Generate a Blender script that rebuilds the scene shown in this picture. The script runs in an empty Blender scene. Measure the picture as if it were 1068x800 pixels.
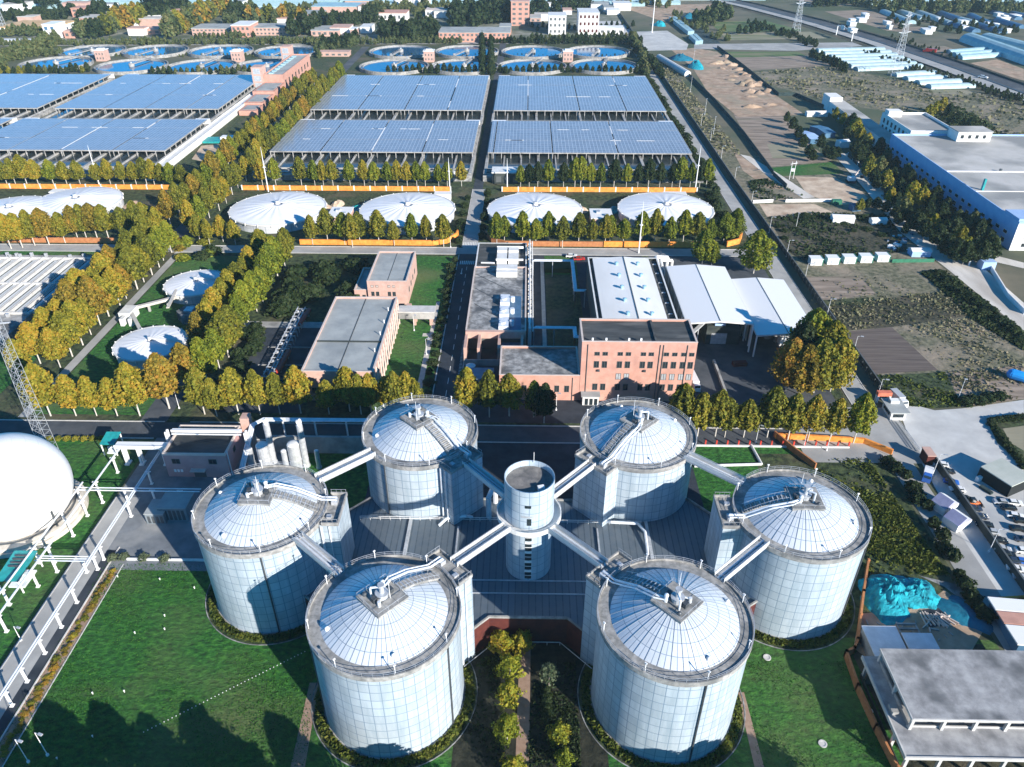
import bpy, math, random
import numpy as np
from mathutils import Vector
R_ = math.radians
sc = bpy.context.scene
# ------------------------------------------------------------------ camera
CAM_H, CAM_F, CAM_T, CAM_P = 150.0, 795.84, R_(33.2426), R_(1.0956)
cd = bpy.data.cameras.new('camera'); cam = bpy.data.objects.new('camera', cd)
sc.collection.objects.link(cam); sc.camera = cam
cam.location = (0, 0, CAM_H); cam.rotation_euler = (R_(90) - CAM_T, 0, CAM_P)
cd.sensor_fit = 'HORIZONTAL'; cd.sensor_width = 36; cd.lens = CAM_F / 1068 * 36
cd.clip_start = 1; cd.clip_end = 20000
# ------------------------------------------------------------------ daylight
SUN_EL, SUN_DIR = R_(21.5), R_(-47)             # the sun stands to the front right, low
w = bpy.data.worlds.new('World'); sc.world = w; w.use_nodes = True
nt = w.node_tree; bg = nt.nodes['Background']; sky = nt.nodes.new('ShaderNodeTexSky')
sky.sky_type = 'NISHITA'; sky.sun_disc = False; sky.sun_elevation = SUN_EL
sky.sun_rotation = R_(90) - SUN_DIR; sky.air_density = 0.55; sky.dust_density = 0.0; sky.ozone_density = 5.0
tint = nt.nodes.new('ShaderNodeMixRGB'); tint.blend_type = 'MULTIPLY'; tint.inputs[0].default_value = 1.0; tint.inputs[2].default_value = (0.12, 1.0, 1.15, 1)   # the photograph's cold white balance in the skylight
nt.links.new(sky.outputs[0], tint.inputs[1]); nt.links.new(tint.outputs[0], bg.inputs[0]); bg.inputs[1].default_value = 0.11
sl = bpy.data.lights.new('sun', 'SUN'); so = bpy.data.objects.new('sun', sl); sc.collection.objects.link(so)
sl.energy = 5.0; sl.angle = R_(0.53); sl.color = (1.0, 0.93, 0.84)
sd = Vector((math.cos(SUN_EL) * math.cos(SUN_DIR), math.cos(SUN_EL) * math.sin(SUN_DIR), math.sin(SUN_EL)))
so.rotation_euler = sd.to_track_quat('Z', 'Y').to_euler(); so.location = sd * 400
sc.view_settings.view_transform = 'Standard'; sc.view_settings.look = 'None'
sc.view_settings.exposure = 0.95; sc.view_settings.gamma = 1; sc.view_settings.use_curve_mapping = False
random.seed(7); RNG = np.random.default_rng(7)
# ------------------------------------------------------------------ helpers
_c, _s = math.cos(CAM_T), math.sin(CAM_T)
_F = np.array([-math.sin(CAM_P) * _c, math.cos(CAM_P) * _c, -_s]); _R = np.array([math.cos(CAM_P), math.sin(CAM_P), 0]); _U = np.cross(_R, _F)
def G(px, py, z=0.0):
    'the point at height z that the photograph shows at pixel px, py'
    d = _F * CAM_F + _R * (px - 534) - _U * (py - 400); t = (z - CAM_H) / d[2]
    return float(d[0] * t), float(d[1] * t), z
def GL(pts, z=0.0): return [G(x, y, z) for x, y in pts]

class MB:
    def __init__(s): s.v = []; s.f = []; s.m = []; s.uv = []
    def add(s, vs, fs, mi=0, uvs=None):
        o = len(s.v); s.v += [tuple(map(float, q)) for q in vs]
        for i, f in enumerate(fs):
            s.f.append(tuple(o + k for k in f)); s.m.append(mi)
            s.uv.append(uvs[i] if uvs else [(0.0, 0.0)] * len(f))
        return s
    def quad(s, a, b, c, d, mi=0, uv=None): return s.add([a, b, c, d], [(0, 1, 2, 3)], mi, [uv] if uv else None)
    def poly(s, pts, mi=0): return s.add(pts, [tuple(range(len(pts)))], mi)
    def box(s, x0, x1, y0, y1, z0, z1, mi=0, top=None):
        s.add([(x0,y0,z0),(x1,y0,z0),(x1,y1,z0),(x0,y1,z0),(x0,y0,z1),(x1,y0,z1),(x1,y1,z1),(x0,y1,z1)],
              [(0,3,2,1),(0,1,5,4),(1,2,6,5),(2,3,7,6),(3,0,4,7)], mi)
        n = len(s.v); s.f.append((n-4, n-3, n-2, n-1)); s.m.append(mi if top is None else top); s.uv.append([(0.0,0.0)]*4); return s
    def prism(s, pts, z0, z1, mi=0, top=None):
        n = len(pts); s.add([(p[0],p[1],z0) for p in pts] + [(p[0],p[1],z1) for p in pts],
            [(i,(i+1)%n,n+(i+1)%n,n+i) for i in range(n)] + [tuple(range(n-1,-1,-1))], mi)
        o = len(s.v); s.f.append(tuple(range(o-n,o))); s.m.append(mi if top is None else top); s.uv.append([(0.0,0.0)]*n); return s
    def obox(s, cx, cy, z0, z1, lx, ly, a=0.0, mi=0, top=None):
        c, d = math.cos(a), math.sin(a)
        return s.prism([(cx+c*u*lx/2-d*v*ly/2, cy+d*u*lx/2+c*v*ly/2) for u,v in ((-1,-1),(1,-1),(1,1),(-1,1))], z0, z1, mi, top)
    def beam(s, p, q, wd, ht, mi=0):
        'rectangular bar from p to q'
        p, q = Vector(p), Vector(q); d = (q-p).normalized(); up = Vector((0,0,1)) if abs(d.z) < .95 else Vector((1,0,0))
        r = d.cross(up).normalized()*wd/2; u = r.cross(d).normalized()*ht/2
        vs = [p-r-u, p+r-u, p+r+u, p-r+u, q-r-u, q+r-u, q+r+u, q-r+u]
        return s.add(vs, [(0,1,2,3),(7,6,5,4),(0,4,5,1),(1,5,6,2),(2,6,7,3),(3,7,4,0)], mi)
    def bar(s, p, q, r, n=8, mi=0, r2=None):
        p, q = Vector(p), Vector(q); d = (q-p).normalized(); up = Vector((0,0,1)) if abs(d.z) < .95 else Vector((1,0,0))
        a = d.cross(up).normalized(); b = a.cross(d); r2 = r if r2 is None else r2
        vs = [p+(a*math.cos(t)+b*math.sin(t))*r for t in [2*math.pi*i/n for i in range(n)]] + [q+(a*math.cos(t)+b*math.sin(t))*r2 for t in [2*math.pi*i/n for i in range(n)]]
        return s.add(vs, [(i,n+i,n+(i+1)%n,(i+1)%n) for i in range(n)] + [tuple(range(n)), tuple(range(2*n-1,n-1,-1))], mi)
    def path(s, pts, r, n=8, mi=0):
        for a, b in zip(pts, pts[1:]): s.bar(a, b, r, n, mi)
        return s
    def lathe(s, cx, cy, prof, n=48, mi=0, a0=0.0, a1=2*math.pi, nu=None, vs0=0.0):
        'prof: list of (radius, z); uv u = column number, v = length along the profile'
        full = abs(a1-a0-2*math.pi) < 1e-6; m = n if full else n+1
        ln = [vs0]
        for (r0,z0),(r1,z1) in zip(prof, prof[1:]): ln.append(ln[-1]+math.hypot(r1-r0,z1-z0))
        an = [a0+(a1-a0)*i/n for i in range(m)]
        vs = [(cx+r*math.cos(t), cy+r*math.sin(t), z) for r,z in prof for t in an]
        fs, uv = [], []; nu = nu or n
        for k in range(len(prof)-1):
            for i in range(n):
                j = (i+1) % m
                fs.append((k*m+i, k*m+j, (k+1)*m+j, (k+1)*m+i))
                uv.append([(i*nu/n,ln[k]),((i+1)*nu/n,ln[k]),((i+1)*nu/n,ln[k+1]),(i*nu/n,ln[k+1])])
        return s.add(vs, fs, mi, uv)
    def disc(s, cx, cy, z, r, n=48, mi=0): return s.poly([(cx+r*math.cos(2*math.pi*i/n), cy+r*math.sin(2*math.pi*i/n), z) for i in range(n)], mi)
    def ball(s, c, r, mi=0, n=10, m=6, sz=1.0):
        return s.lathe(c[0], c[1], [(max(r*math.sin(math.pi*k/m),.001), c[2]-r*sz*math.cos(math.pi*k/m)) for k in range(m+1)], n, mi)

def absloc(o):
    v = Vector((0,0,0))
    while o: v = v + o.location; o = o.parent
    return v
def build(mb, name, mats, parent=None, smooth=False, loc=None):
    mats = mats if isinstance(mats, (list, tuple)) else [mats]
    me = bpy.data.meshes.new(name)
    sh = absloc(parent) if parent else (Vector(loc) if loc else Vector((0,0,0)))
    me.from_pydata([(x-sh.x, y-sh.y, z-sh.z) for x,y,z in mb.v], [], mb.f)
    for m in mats: me.materials.append(m)
    me.polygons.foreach_set('material_index', mb.m)
    if any(any(p != (0.0,0.0) for p in f) for f in mb.uv[:4]):
        ul = me.uv_layers.new(name='UVMap'); ul.data.foreach_set('uv', [c for f in mb.uv for p in f for c in p])
    if smooth: me.polygons.foreach_set('use_smooth', [True]*len(mb.f))
    me.update()
    o = bpy.data.objects.new(name, me); sc.collection.objects.link(o)
    if parent: o.parent = parent
    elif loc: o.location = sh
    return o
def tag(o, label, cat, group=None):
    o['label'] = label; o['category'] = cat
    if group: o['group'] = group
    return o
def thing(name, label, cat, loc=(0,0,0), group=None, rz=0.0):
    o = bpy.data.objects.new(name, None); sc.collection.objects.link(o); o.location = loc; o.rotation_euler = (0,0,rz)
    o.empty_display_size = 1.0
    return tag(o, label, cat, group)
def solo(mb, name, mats, label, cat, group=None, smooth=False):
    xs = [v[0] for v in mb.v]; ys = [v[1] for v in mb.v]; zs = [v[2] for v in mb.v]
    return tag(build(mb, name, mats, None, smooth, ((min(xs)+max(xs))/2, (min(ys)+max(ys))/2, min(zs))), label, cat, group)
def struct(mb, name, mats): o = build(mb, name, mats); o['kind'] = 'structure'; return o
def kids(o): return [c for c in bpy.data.objects if c.parent == o]
KID = {}
def dup(root, loc, rz=None, label=None, group=None, scale=None, mats=None):
    'a copy of a thing with copies of its parts and sub-parts; mats = {part name: material}'
    if root not in KID: KID[root] = [(c, kids(c)) for c in kids(root)]
    r = root.copy(); sc.collection.objects.link(r); r.location = loc
    if rz is not None: r.rotation_euler = (0,0,rz)
    if scale is not None: r.scale = scale if isinstance(scale, (tuple, list)) else (scale,)*3
    if label: r['label'] = label
    if group: r['group'] = group
    for c, gs in KID[root]:
        d = c.copy(); sc.collection.objects.link(d); d.parent = r
        b = c.name.split('.')[0]
        if mats and b in mats:
            d.data = mat_variant(c.data, mats[b])
        for g in gs:
            e = g.copy(); sc.collection.objects.link(e); e.parent = d
    return r
_mv = {}
def mat_variant(me, m):
    k = (me.name, m.name)
    if k not in _mv:
        n = me.copy(); n.materials[0] = m; _mv[k] = n
    return _mv[k]
ORD = 'first second third fourth fifth sixth seventh eighth ninth tenth eleventh twelfth thirteenth fourteenth fifteenth sixteenth seventeenth eighteenth nineteenth twentieth'.split()
TENS = {20:'twenty',30:'thirty',40:'forty',50:'fifty'}
def ordw(n):
    if n <= 20: return ORD[n-1]
    t, u = n//10*10, n%10
    return (TENS[t][:-1]+'ieth') if u == 0 else TENS[t]+'-'+ORD[u-1]
# ------------------------------------------------------------------ materials
def _n(nt, t, **k):
    n = nt.nodes.new('ShaderNode'+t)
    for a, b in k.items(): setattr(n, a, b)
    return n
def mat(name, cols, rough=0.7, scale=0.0, metal=0.0, detail=4, bump=0.0, stretch=None, coords='pos', pos=(0.35,0.65), spec=0.4, big=None):
    'principled material; cols = one colour, or two or three blended by noise of the given scale (1/m)'
    m = bpy.data.materials.new(name); m.use_nodes = True; nt = m.node_tree; b = nt.nodes['Principled BSDF']
    b.inputs['Roughness'].default_value = rough; b.inputs['Metallic'].default_value = metal; b.inputs['Specular IOR Level'].default_value = spec
    if not isinstance(cols[0], (tuple, list)): cols = [cols]
    m.diffuse_color = (*cols[0], 1)
    if len(cols) == 1 and not scale: b.inputs['Base Color'].default_value = (*cols[0], 1); return m
    if coords == 'pos': src = _n(nt, 'NewGeometry').outputs['Position']
    else: src = _n(nt, 'TexCoord').outputs['UV' if coords == 'uv' else 'Object']
    if stretch:
        mp = _n(nt, 'Mapping'); mp.inputs['Scale'].default_value = stretch; nt.links.new(src, mp.inputs[0]); src = mp.outputs[0]
    no = _n(nt, 'TexNoise'); no.inputs['Scale'].default_value = scale; no.inputs['Detail'].default_value = detail; no.inputs['Roughness'].default_value = 0.62
    nt.links.new(src, no.inputs['Vector'])
    rp = _n(nt, 'ValToRGB'); el = rp.color_ramp.elements
    if len(cols) == 1: cols = [tuple(c*0.8 for c in cols[0]), tuple(c*1.15 for c in cols[0])]
    el[0].position = pos[0]; el[1].position = pos[1]; el[0].color = (*cols[0],1); el[1].color = (*cols[-1],1)
    if len(cols) == 3: e = el.new((pos[0]+pos[1])/2); e.color = (*cols[1],1)
    nt.links.new(no.outputs[0], rp.inputs[0]); out = rp.outputs[0]
    if big:                                                     # large soft patches: (scale, colour, low, high)
        n2 = _n(nt, 'TexNoise'); n2.inputs['Scale'].default_value = big[0]; n2.inputs['Detail'].default_value = 5; nt.links.new(src, n2.inputs['Vector'])
        mr = _n(nt, 'MapRange'); mr.inputs[1].default_value = big[2]; mr.inputs[2].default_value = big[3]; nt.links.new(n2.outputs[0], mr.inputs[0])
        mx = _n(nt, 'MixRGB'); mx.inputs[2].default_value = (*big[1],1); nt.links.new(mr.outputs[0], mx.inputs[0]); nt.links.new(out, mx.inputs[1]); out = mx.outputs[0]
    nt.links.new(out, b.inputs['Base Color'])
    if bump:
        bp = _n(nt, 'Bump'); bp.inputs['Strength'].default_value = 1.0; bp.inputs['Distance'].default_value = bump
        nt.links.new(no.outputs[0], bp.inputs['Height']); nt.links.new(bp.outputs[0], b.inputs['Normal'])
    return m
def panel_mat(name, col, line, cw, rh, mortar=0.03, rough=0.45, metal=0.0, vary=0.12, dirt=0.15, coords='uv', dcol=None, spec=0.5, bump=0.0):
    'sheet panels: cells cw x rh in uv units with thin joints, cells that differ slightly, and soft weathering'
    m = bpy.data.materials.new(name); m.use_nodes = True; nt = m.node_tree; b = nt.nodes['Principled BSDF']
    b.inputs['Roughness'].default_value = rough; b.inputs['Metallic'].default_value = metal; b.inputs['Specular IOR Level'].default_value = spec
    tc = _n(nt, 'TexCoord'); geo = _n(nt, 'NewGeometry')
    src = tc.outputs['UV'] if coords == 'uv' else tc.outputs['Object'] if coords == 'obj' else geo.outputs['Position']
    br = _n(nt, 'TexBrick'); br.offset = 0.0; br.squash = 1.0
    br.inputs['Scale'].default_value = 1.0; br.inputs['Mortar Size'].default_value = mortar; br.inputs['Mortar Smooth'].default_value = 0.1; br.inputs['Bias'].default_value = 0.0
    br.inputs['Brick Width'].default_value = cw; br.inputs['Row Height'].default_value = rh
    br.inputs['Color1'].default_value = (*[c*(1-vary) for c in col],1); br.inputs['Color2'].default_value = (*[min(c*(1+vary),.9) for c in col],1); br.inputs['Mortar'].default_value = (*line,1)
    nt.links.new(src, br.inputs['Vector'])
    no = _n(nt, 'TexNoise'); no.inputs['Scale'].default_value = 0.55; no.inputs['Detail'].default_value = 9; no.inputs['Roughness'].default_value = 0.65
    mp = _n(nt, 'Mapping'); mp.inputs['Scale'].default_value = (1,1,0.12); nt.links.new(geo.outputs['Position'], mp.inputs[0]); nt.links.new(mp.outputs[0], no.inputs['Vector'])
    mr = _n(nt, 'MapRange'); mr.inputs[1].default_value = 0.42; mr.inputs[2].default_value = 0.72; mr.inputs[4].default_value = dirt; nt.links.new(no.outputs[0], mr.inputs[0])
    mx = _n(nt, 'MixRGB'); mx.inputs[2].default_value = (*(dcol or [c*0.45 for c in col]),1)
    nt.links.new(mr.outputs[0], mx.inputs[0]); nt.links.new(br.outputs['Color'], mx.inputs[1]); nt.links.new(mx.outputs[0], b.inputs['Base Color'])
    if bump:
        bp = _n(nt, 'Bump'); bp.invert = True; bp.inputs['Distance'].default_value = bump; nt.links.new(br.outputs['Fac'], bp.inputs['Height']); nt.links.new(bp.outputs[0], b.inputs['Normal'])
    return m
def leaf_mat(name, a, b_, c):
    'foliage: every leaf clump takes its own tone between a and b, and each tree leans a little towards c'
    m = bpy.data.materials.new(name); m.use_nodes = True; nt = m.node_tree; b = nt.nodes['Principled BSDF']
    b.inputs['Roughness'].default_value = 0.65; b.inputs['Specular IOR Level'].default_value = 0.2
    geo = _n(nt, 'NewGeometry'); oi = _n(nt, 'ObjectInfo'); rp = _n(nt, 'ValToRGB'); el = rp.color_ramp.elements
    el[0].color = (*a,1); el[1].color = (*c,1); el[0].position = 0.05; el[1].position = 0.98; e = el.new(0.55); e.color = (*b_,1)
    no = _n(nt, 'TexNoise'); no.inputs['Scale'].default_value = 0.22; no.inputs['Detail'].default_value = 2; nt.links.new(geo.outputs['Position'], no.inputs['Vector'])
    def madd(src, k, add):
        q = _n(nt, 'Math', operation='MULTIPLY_ADD'); nt.links.new(src, q.inputs[0]); q.inputs[1].default_value = k
        if isinstance(add, float): q.inputs[2].default_value = add
        else: nt.links.new(add, q.inputs[2])
        return q.outputs[0]
    f = madd(geo.outputs['Random Per Island'], 0.75, madd(no.outputs[0], 1.3, madd(oi.outputs['Random'], 0.4, -0.72)))
    nt.links.new(f, rp.inputs[0]); mx = rp; nt.links.new(rp.outputs[0], b.inputs['Base Color'])
    tr = _n(nt, 'BsdfTranslucent'); nt.links.new(mx.outputs[0], tr.inputs[0]); ms = _n(nt, 'MixShader'); ms.inputs[0].default_value = 0.28
    nt.links.new(b.outputs[0], ms.inputs[1]); nt.links.new(tr.outputs[0], ms.inputs[2]); nt.links.new(ms.outputs[0], nt.nodes['Material Output'].inputs[0])
    m.diffuse_color = (*b_,1); return m
M = {}
M['earth'] = mat('earth', [(.075,.08,.05),(.16,.14,.095)], .95, .03, detail=10, big=(.006,(.05,.075,.035),.45,.6))
M['lawn'] = mat('lawn', [(.008,.040,.007),(.018,.105,.013),(.050,.19,.022)], .95, .75, detail=14, bump=.5, pos=(.32,.68), stretch=(.8,1.2,1), big=(.032,(.10,.125,.045),.47,.74))
M['rough_grass'] = mat('rough_grass', [(.010,.022,.008),(.06,.085,.03)], .95, .5, detail=12, bump=.4, pos=(.4,.6), big=(.05,(.11,.09,.055),.5,.72))
M['scrub'] = mat('scrub', [(.012,.016,.008),(.075,.07,.042)], .95, .5, detail=12, bump=.4, pos=(.38,.62), big=(.04,(.115,.095,.065),.5,.7))
M['weeds'] = mat('weeds', [(.05,.058,.03),(.20,.185,.12)], .95, .4, detail=12, bump=.35, pos=(.36,.62), big=(.05,(.26,.215,.16),.45,.66))
M['brown_field'] = mat('brown_field', [(.16,.125,.095),(.33,.265,.21)], .95, .3, detail=12, stretch=(.15,1.2,1), pos=(.38,.62), big=(.05,(.125,.12,.075),.55,.72), bump=.1)
M['ploughed'] = mat('ploughed', [(.085,.066,.058),(.15,.122,.104)], .95, .5, detail=10, stretch=(.1,1.6,1), bump=.1)
M['pale_field'] = mat('pale_field', [(.20,.19,.13),(.30,.27,.19)], .95, .1, detail=8, stretch=(.3,1.3,1), big=(.03,(.12,.15,.07),.48,.65))
M['green_field'] = mat('green_field', [(.05,.10,.03),(.10,.16,.05)], .95, .15, detail=8, stretch=(.3,1.3,1), big=(.03,(.19,.18,.10),.5,.7))
M['soil'] = mat('soil', [(.26,.175,.115),(.46,.34,.245)], .95, .13, detail=11, bump=.6, big=(.05,(.28,.235,.165),.5,.7))
M['sand'] = mat('sand', [(.38,.28,.20),(.62,.50,.37)], .95, .14, detail=11, bump=.2, big=(.08,(.33,.22,.15),.52,.7))
M['asphalt'] = mat('asphalt', [(.045,.052,.062),(.075,.083,.095)], .85, .25, detail=9, big=(.06,(.12,.125,.13),.5,.75))
M['dark_asphalt'] = mat('dark_asphalt', [(.016,.022,.032),(.034,.043,.057)], .85, .25, detail=9, big=(.06,(.065,.072,.083),.54,.75))
M['concrete_road'] = mat('concrete_road', [(.30,.30,.29),(.40,.395,.38)], .9, .15, detail=9, big=(.04,(.22,.225,.225),.5,.75))
M['yard'] = mat('yard', [(.42,.42,.41),(.55,.55,.53)], .9, .12, detail=11, big=(.035,(.31,.32,.325),.5,.75))
M['dirt_road'] = mat('dirt_road', [(.52,.485,.43),(.66,.62,.56)], .95, .15, detail=10, stretch=(1.4,.3,1), big=(.05,(.42,.38,.33),.54,.7))
M['paving'] = mat('paving', [(.42,.40,.36),(.55,.52,.47)], .9, .5, detail=6)
M['red_path'] = mat('red_path', [(.26,.17,.12),(.34,.24,.18)], .9, .8, detail=6)
M['kerb'] = mat('kerb', [(.45,.44,.42),(.56,.55,.53)], .9, .5)
M['line'] = mat('line', (.75,.75,.72), .8)
M['concrete'] = mat('concrete', [(.27,.27,.26),(.42,.41,.39)], .9, .35, detail=9, big=(.15,(.17,.17,.165),.5,.72))
M['old_concrete'] = mat('old_concrete', [(.13,.13,.13),(.42,.42,.41)], .92, .5, detail=12, pos=(.36,.66), big=(.12,(.085,.09,.095),.48,.64))
M['rim_concrete'] = mat('rim_concrete', [(.20,.20,.19),(.40,.39,.37)], .9, .9, detail=10, big=(.2,(.14,.145,.145),.48,.7))
M['white'] = mat('white', (.78,.78,.77), .45)
M['off_white'] = mat('off_white', [(.58,.58,.56),(.72,.72,.70)], .55, .3, detail=7)
M['roof_white'] = mat('roof_white', [(.70,.69,.66),(.80,.79,.76)], .5, .12, detail=7, stretch=(1,.25,1))
M['membrane'] = panel_mat('membrane', (.80,.79,.77), (.66,.65,.63), 2.0, 3.1, .05, .5, vary=.02, dirt=.25, dcol=(.66,.63,.58))
M['fabric'] = mat('fabric', [(.74,.75,.77),(.82,.82,.83)], .5, .15, detail=6)
M['metal'] = mat('metal', [(.42,.44,.46),(.62,.64,.66)], .4, .8, metal=.35, detail=6)
M['dark_metal'] = mat('dark_metal', (.09,.10,.11), .5, .5, metal=.4)
M['pipe'] = mat('pipe', [(.62,.66,.70),(.76,.79,.82)], .35, .5, metal=.15)
M['pink'] = mat('pink', [(.46,.245,.185),(.54,.30,.235)], .85, .45, detail=10, big=(.2,(.40,.215,.17),.54,.75))
M['pale_pink'] = mat('pale_pink', [(.46,.29,.235),(.54,.36,.30)], .85, .45, detail=10, big=(.2,(.40,.26,.22),.52,.75))
M['roof_grey'] = mat('roof_grey', [(.28,.30,.30),(.37,.39,.38)], .9, .2, detail=9, big=(.07,(.22,.24,.245),.5,.7))
M['roof_dark'] = mat('roof_dark', [(.03,.035,.038),(.085,.09,.09)], .9, .3, detail=9, stretch=(.25,1,1), big=(.2,(.15,.15,.145),.58,.72))
M['roof_blue'] = mat('roof_blue', (.06,.13,.22), .5, .3)
M['trim'] = mat('trim', [(.52,.44,.39),(.60,.52,.47)], .8, .5)
M['glass'] = mat('glass', (.02,.03,.035), .12, spec=.7)
M['frame_dark'] = mat('frame_dark', (.10,.11,.11), .5)
M['water'] = mat('water', [(.012,.075,.17),(.02,.11,.24)], .08, .02, spec=.4)
M['murky'] = mat('murky', [(.02,.03,.035),(.05,.06,.06)], .15, .2, spec=.5)
M['teal'] = mat('teal', (.02,.30,.30), .45, .6)
M['tarp'] = mat('tarp', [(.008,.20,.27),(.018,.40,.48)], .8, .5, detail=11, bump=.6, big=(.4,(.01,.14,.19),.5,.7), spec=.2)
M['blue_tarp'] = mat('blue_tarp', [(.008,.10,.17),(.012,.18,.27)], .8, .4, detail=9, bump=.25, spec=.2)
M['orange'] = mat('orange', [(.62,.20,.03),(.85,.33,.06)], .8, .6, detail=8)
M['rust'] = mat('rust', [(.34,.13,.05),(.46,.20,.08)], .85, .7, detail=8)
M['red'] = mat('red', (.50,.05,.03), .5, .8)
M['maroon'] = mat('maroon', [(.06,.012,.010),(.10,.022,.015)], .8, .5)
M['green_box'] = mat('green_box', (.03,.16,.09), .5, .6)
M['wall_dark'] = mat('wall_dark', [(.022,.03,.03),(.06,.07,.065)], .9, .4, detail=9, stretch=(.3,.3,1))
M['net'] = mat('net', [(.015,.03,.032),(.035,.06,.06)], .9, .4, detail=7)
M['green_net'] = mat('green_net', [(.015,.055,.035),(.03,.085,.05)], .9, .4)
M['blue_wall'] = mat('blue_wall', [(.28,.42,.66),(.36,.50,.72)], .7, .2, detail=7)
M['white_wall'] = mat('white_wall', [(.68,.67,.65),(.78,.77,.75)], .8, .3, detail=7)
M['roof_slab'] = mat('roof_slab', [(.40,.39,.36),(.52,.50,.47)], .9, .06, detail=9, big=(.025,(.26,.26,.25),.5,.62))
M['poly'] = mat('poly', [(.25,.40,.44),(.36,.51,.54)], .45, .2, spec=.4)
M['poly_white'] = mat('poly_white', [(.29,.41,.44),(.40,.51,.53)], .5, .2, spec=.4)
M['poly_blue'] = mat('poly_blue', [(.04,.11,.20),(.08,.18,.29)], .4, .15)
M['yellow_roof'] = mat('yellow_roof', [(.50,.30,.12),(.68,.48,.26)], .7, .1)
M['bark'] = mat('bark', [(.26,.23,.19),(.40,.37,.32)], .9, 2.0)
M['pale_bark'] = mat('pale_bark', [(.42,.39,.34),(.58,.55,.50)], .9, 1.5)
M['tyre'] = mat('tyre', (.02,.02,.02), .9)
for k, c in dict(white=(.75,.75,.74), black=(.015,.016,.018), blue=(.03,.12,.42), silver=(.42,.44,.46), navy=(.03,.045,.075), red=(.42,.03,.025), orange=(.62,.16,.04)).items():
    M['car_'+k] = mat('car_'+k, c, .22, spec=.6)
M['lf_green'] = leaf_mat('leaf_green', (.04,.065,.008), (.17,.215,.020), (.27,.255,.022))
M['lf_olive'] = leaf_mat('leaf_olive', (.045,.055,.009), (.18,.195,.022), (.28,.225,.026))
M['lf_gold'] = leaf_mat('leaf_gold', (.09,.10,.012), (.30,.275,.028), (.40,.245,.028))
M['lf_rust'] = leaf_mat('leaf_rust', (.085,.075,.012), (.29,.225,.03), (.38,.19,.028))
M['lf_dark'] = leaf_mat('leaf_dark', (.008,.02,.007), (.032,.055,.016), (.045,.06,.022))
M['lf_far'] = leaf_mat('leaf_far', (.045,.075,.03), (.11,.14,.05), (.17,.16,.06))
M['lf_yellow'] = leaf_mat('leaf_yellow', (.07,.10,.012), (.27,.28,.025), (.38,.26,.03))
M['lf_grey'] = leaf_mat('leaf_grey', (.05,.08,.04), (.13,.16,.09), (.12,.15,.08))
M['silo_wall'] = panel_mat('silo_wall', (.45,.52,.57), (.19,.26,.34), 2.2, 2.45, .085, .45, metal=.12, vary=.08, dirt=.7, dcol=(.24,.32,.38))
M['silo_dome'] = panel_mat('silo_dome', (.62,.66,.70), (.23,.29,.36), 1.0, 2.55, .075, .40, metal=.1, vary=.06, dirt=.35, dcol=(.44,.50,.55))
M['box_wall'] = panel_mat('box_wall', (.45,.53,.59), (.18,.26,.35), 2.1, 2.45, .08, .45, metal=.12, vary=.08, dirt=.55)
M['deck'] = panel_mat('deck_roof', (.12,.155,.19), (.065,.09,.115), 1.6, 90, .14, .55, metal=.3, vary=.1, dirt=.5, coords='pos', dcol=(.17,.19,.20))
M['lf_grass'] = leaf_mat('leaf_grass', (.03,.05,.008), (.11,.14,.02), (.14,.14,.026))
M['lf_weed'] = leaf_mat('leaf_weed', (.06,.07,.03), (.20,.195,.105), (.24,.205,.14))
M['worn_paving'] = mat('worn_paving', [(.12,.135,.15),(.20,.215,.23)], .9, .2, detail=11, big=(.06,(.32,.32,.31),.52,.68))
M['seam'] = mat('seam', (.27,.31,.35), .5)
M['lf_lawn'] = leaf_mat('leaf_lawn', (.008,.045,.006), (.035,.15,.016), (.08,.19,.025))
M['far_ground'] = mat('far_ground', [(.05,.075,.045),(.13,.14,.10),(.30,.30,.26)], .95, .035, detail=10, pos=(.36,.66))
M['slab_roof'] = mat('slab_roof', [(.20,.20,.205),(.40,.40,.40)], .92, .3, detail=12, pos=(.34,.66), big=(.10,(.12,.125,.13),.52,.66))
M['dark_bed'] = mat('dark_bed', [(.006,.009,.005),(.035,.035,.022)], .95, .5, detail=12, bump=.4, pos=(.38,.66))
# ================================================================== THE SETTING
def rect(name, m, x0, x1, y0, y1, z): return struct(MB().quad((x0,y0,z),(x1,y0,z),(x1,y1,z),(x0,y1,z)), name, m)
def pxpoly(name, m, pts, z): return struct(MB().poly(GL(pts, z)[::-1]), name, m)
b = MB(); S = 9000
for i in range(-3, 3):
    for j in range(-3, 3): b.quad((i*S/3,j*S/3,0),((i+1)*S/3,j*S/3,0),((i+1)*S/3,(j+1)*S/3,0),(i*S/3,(j+1)*S/3,0))
struct(b, 'ground', M['earth'])
# ---- plant grounds
rect('rough_ground', M['rough_grass'], -330, 112, 195, 950, .03)
rect('lawn', M['lawn'], -105, 112, 20, 194, .04)
rect('lawn', M['lawn'], -330, -119.5, 20, 193, .04)
rect('lawn', M['lawn'], -52, -33, 205, 340, .06)
rect('lawn', M['lawn'], -300, -184, 204, 258, .06)
rect('lawn', M['lawn'], -166, -127, 207, 338, .05)
rect('lawn', M['lawn'], -255, -200, 335, 342, .06)
rect('lawn', M['lawn'], -218, -185, 436, 466, .06)
rect('lawn', M['rough_grass'], 72, 112, 120, 190, .05)
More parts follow.
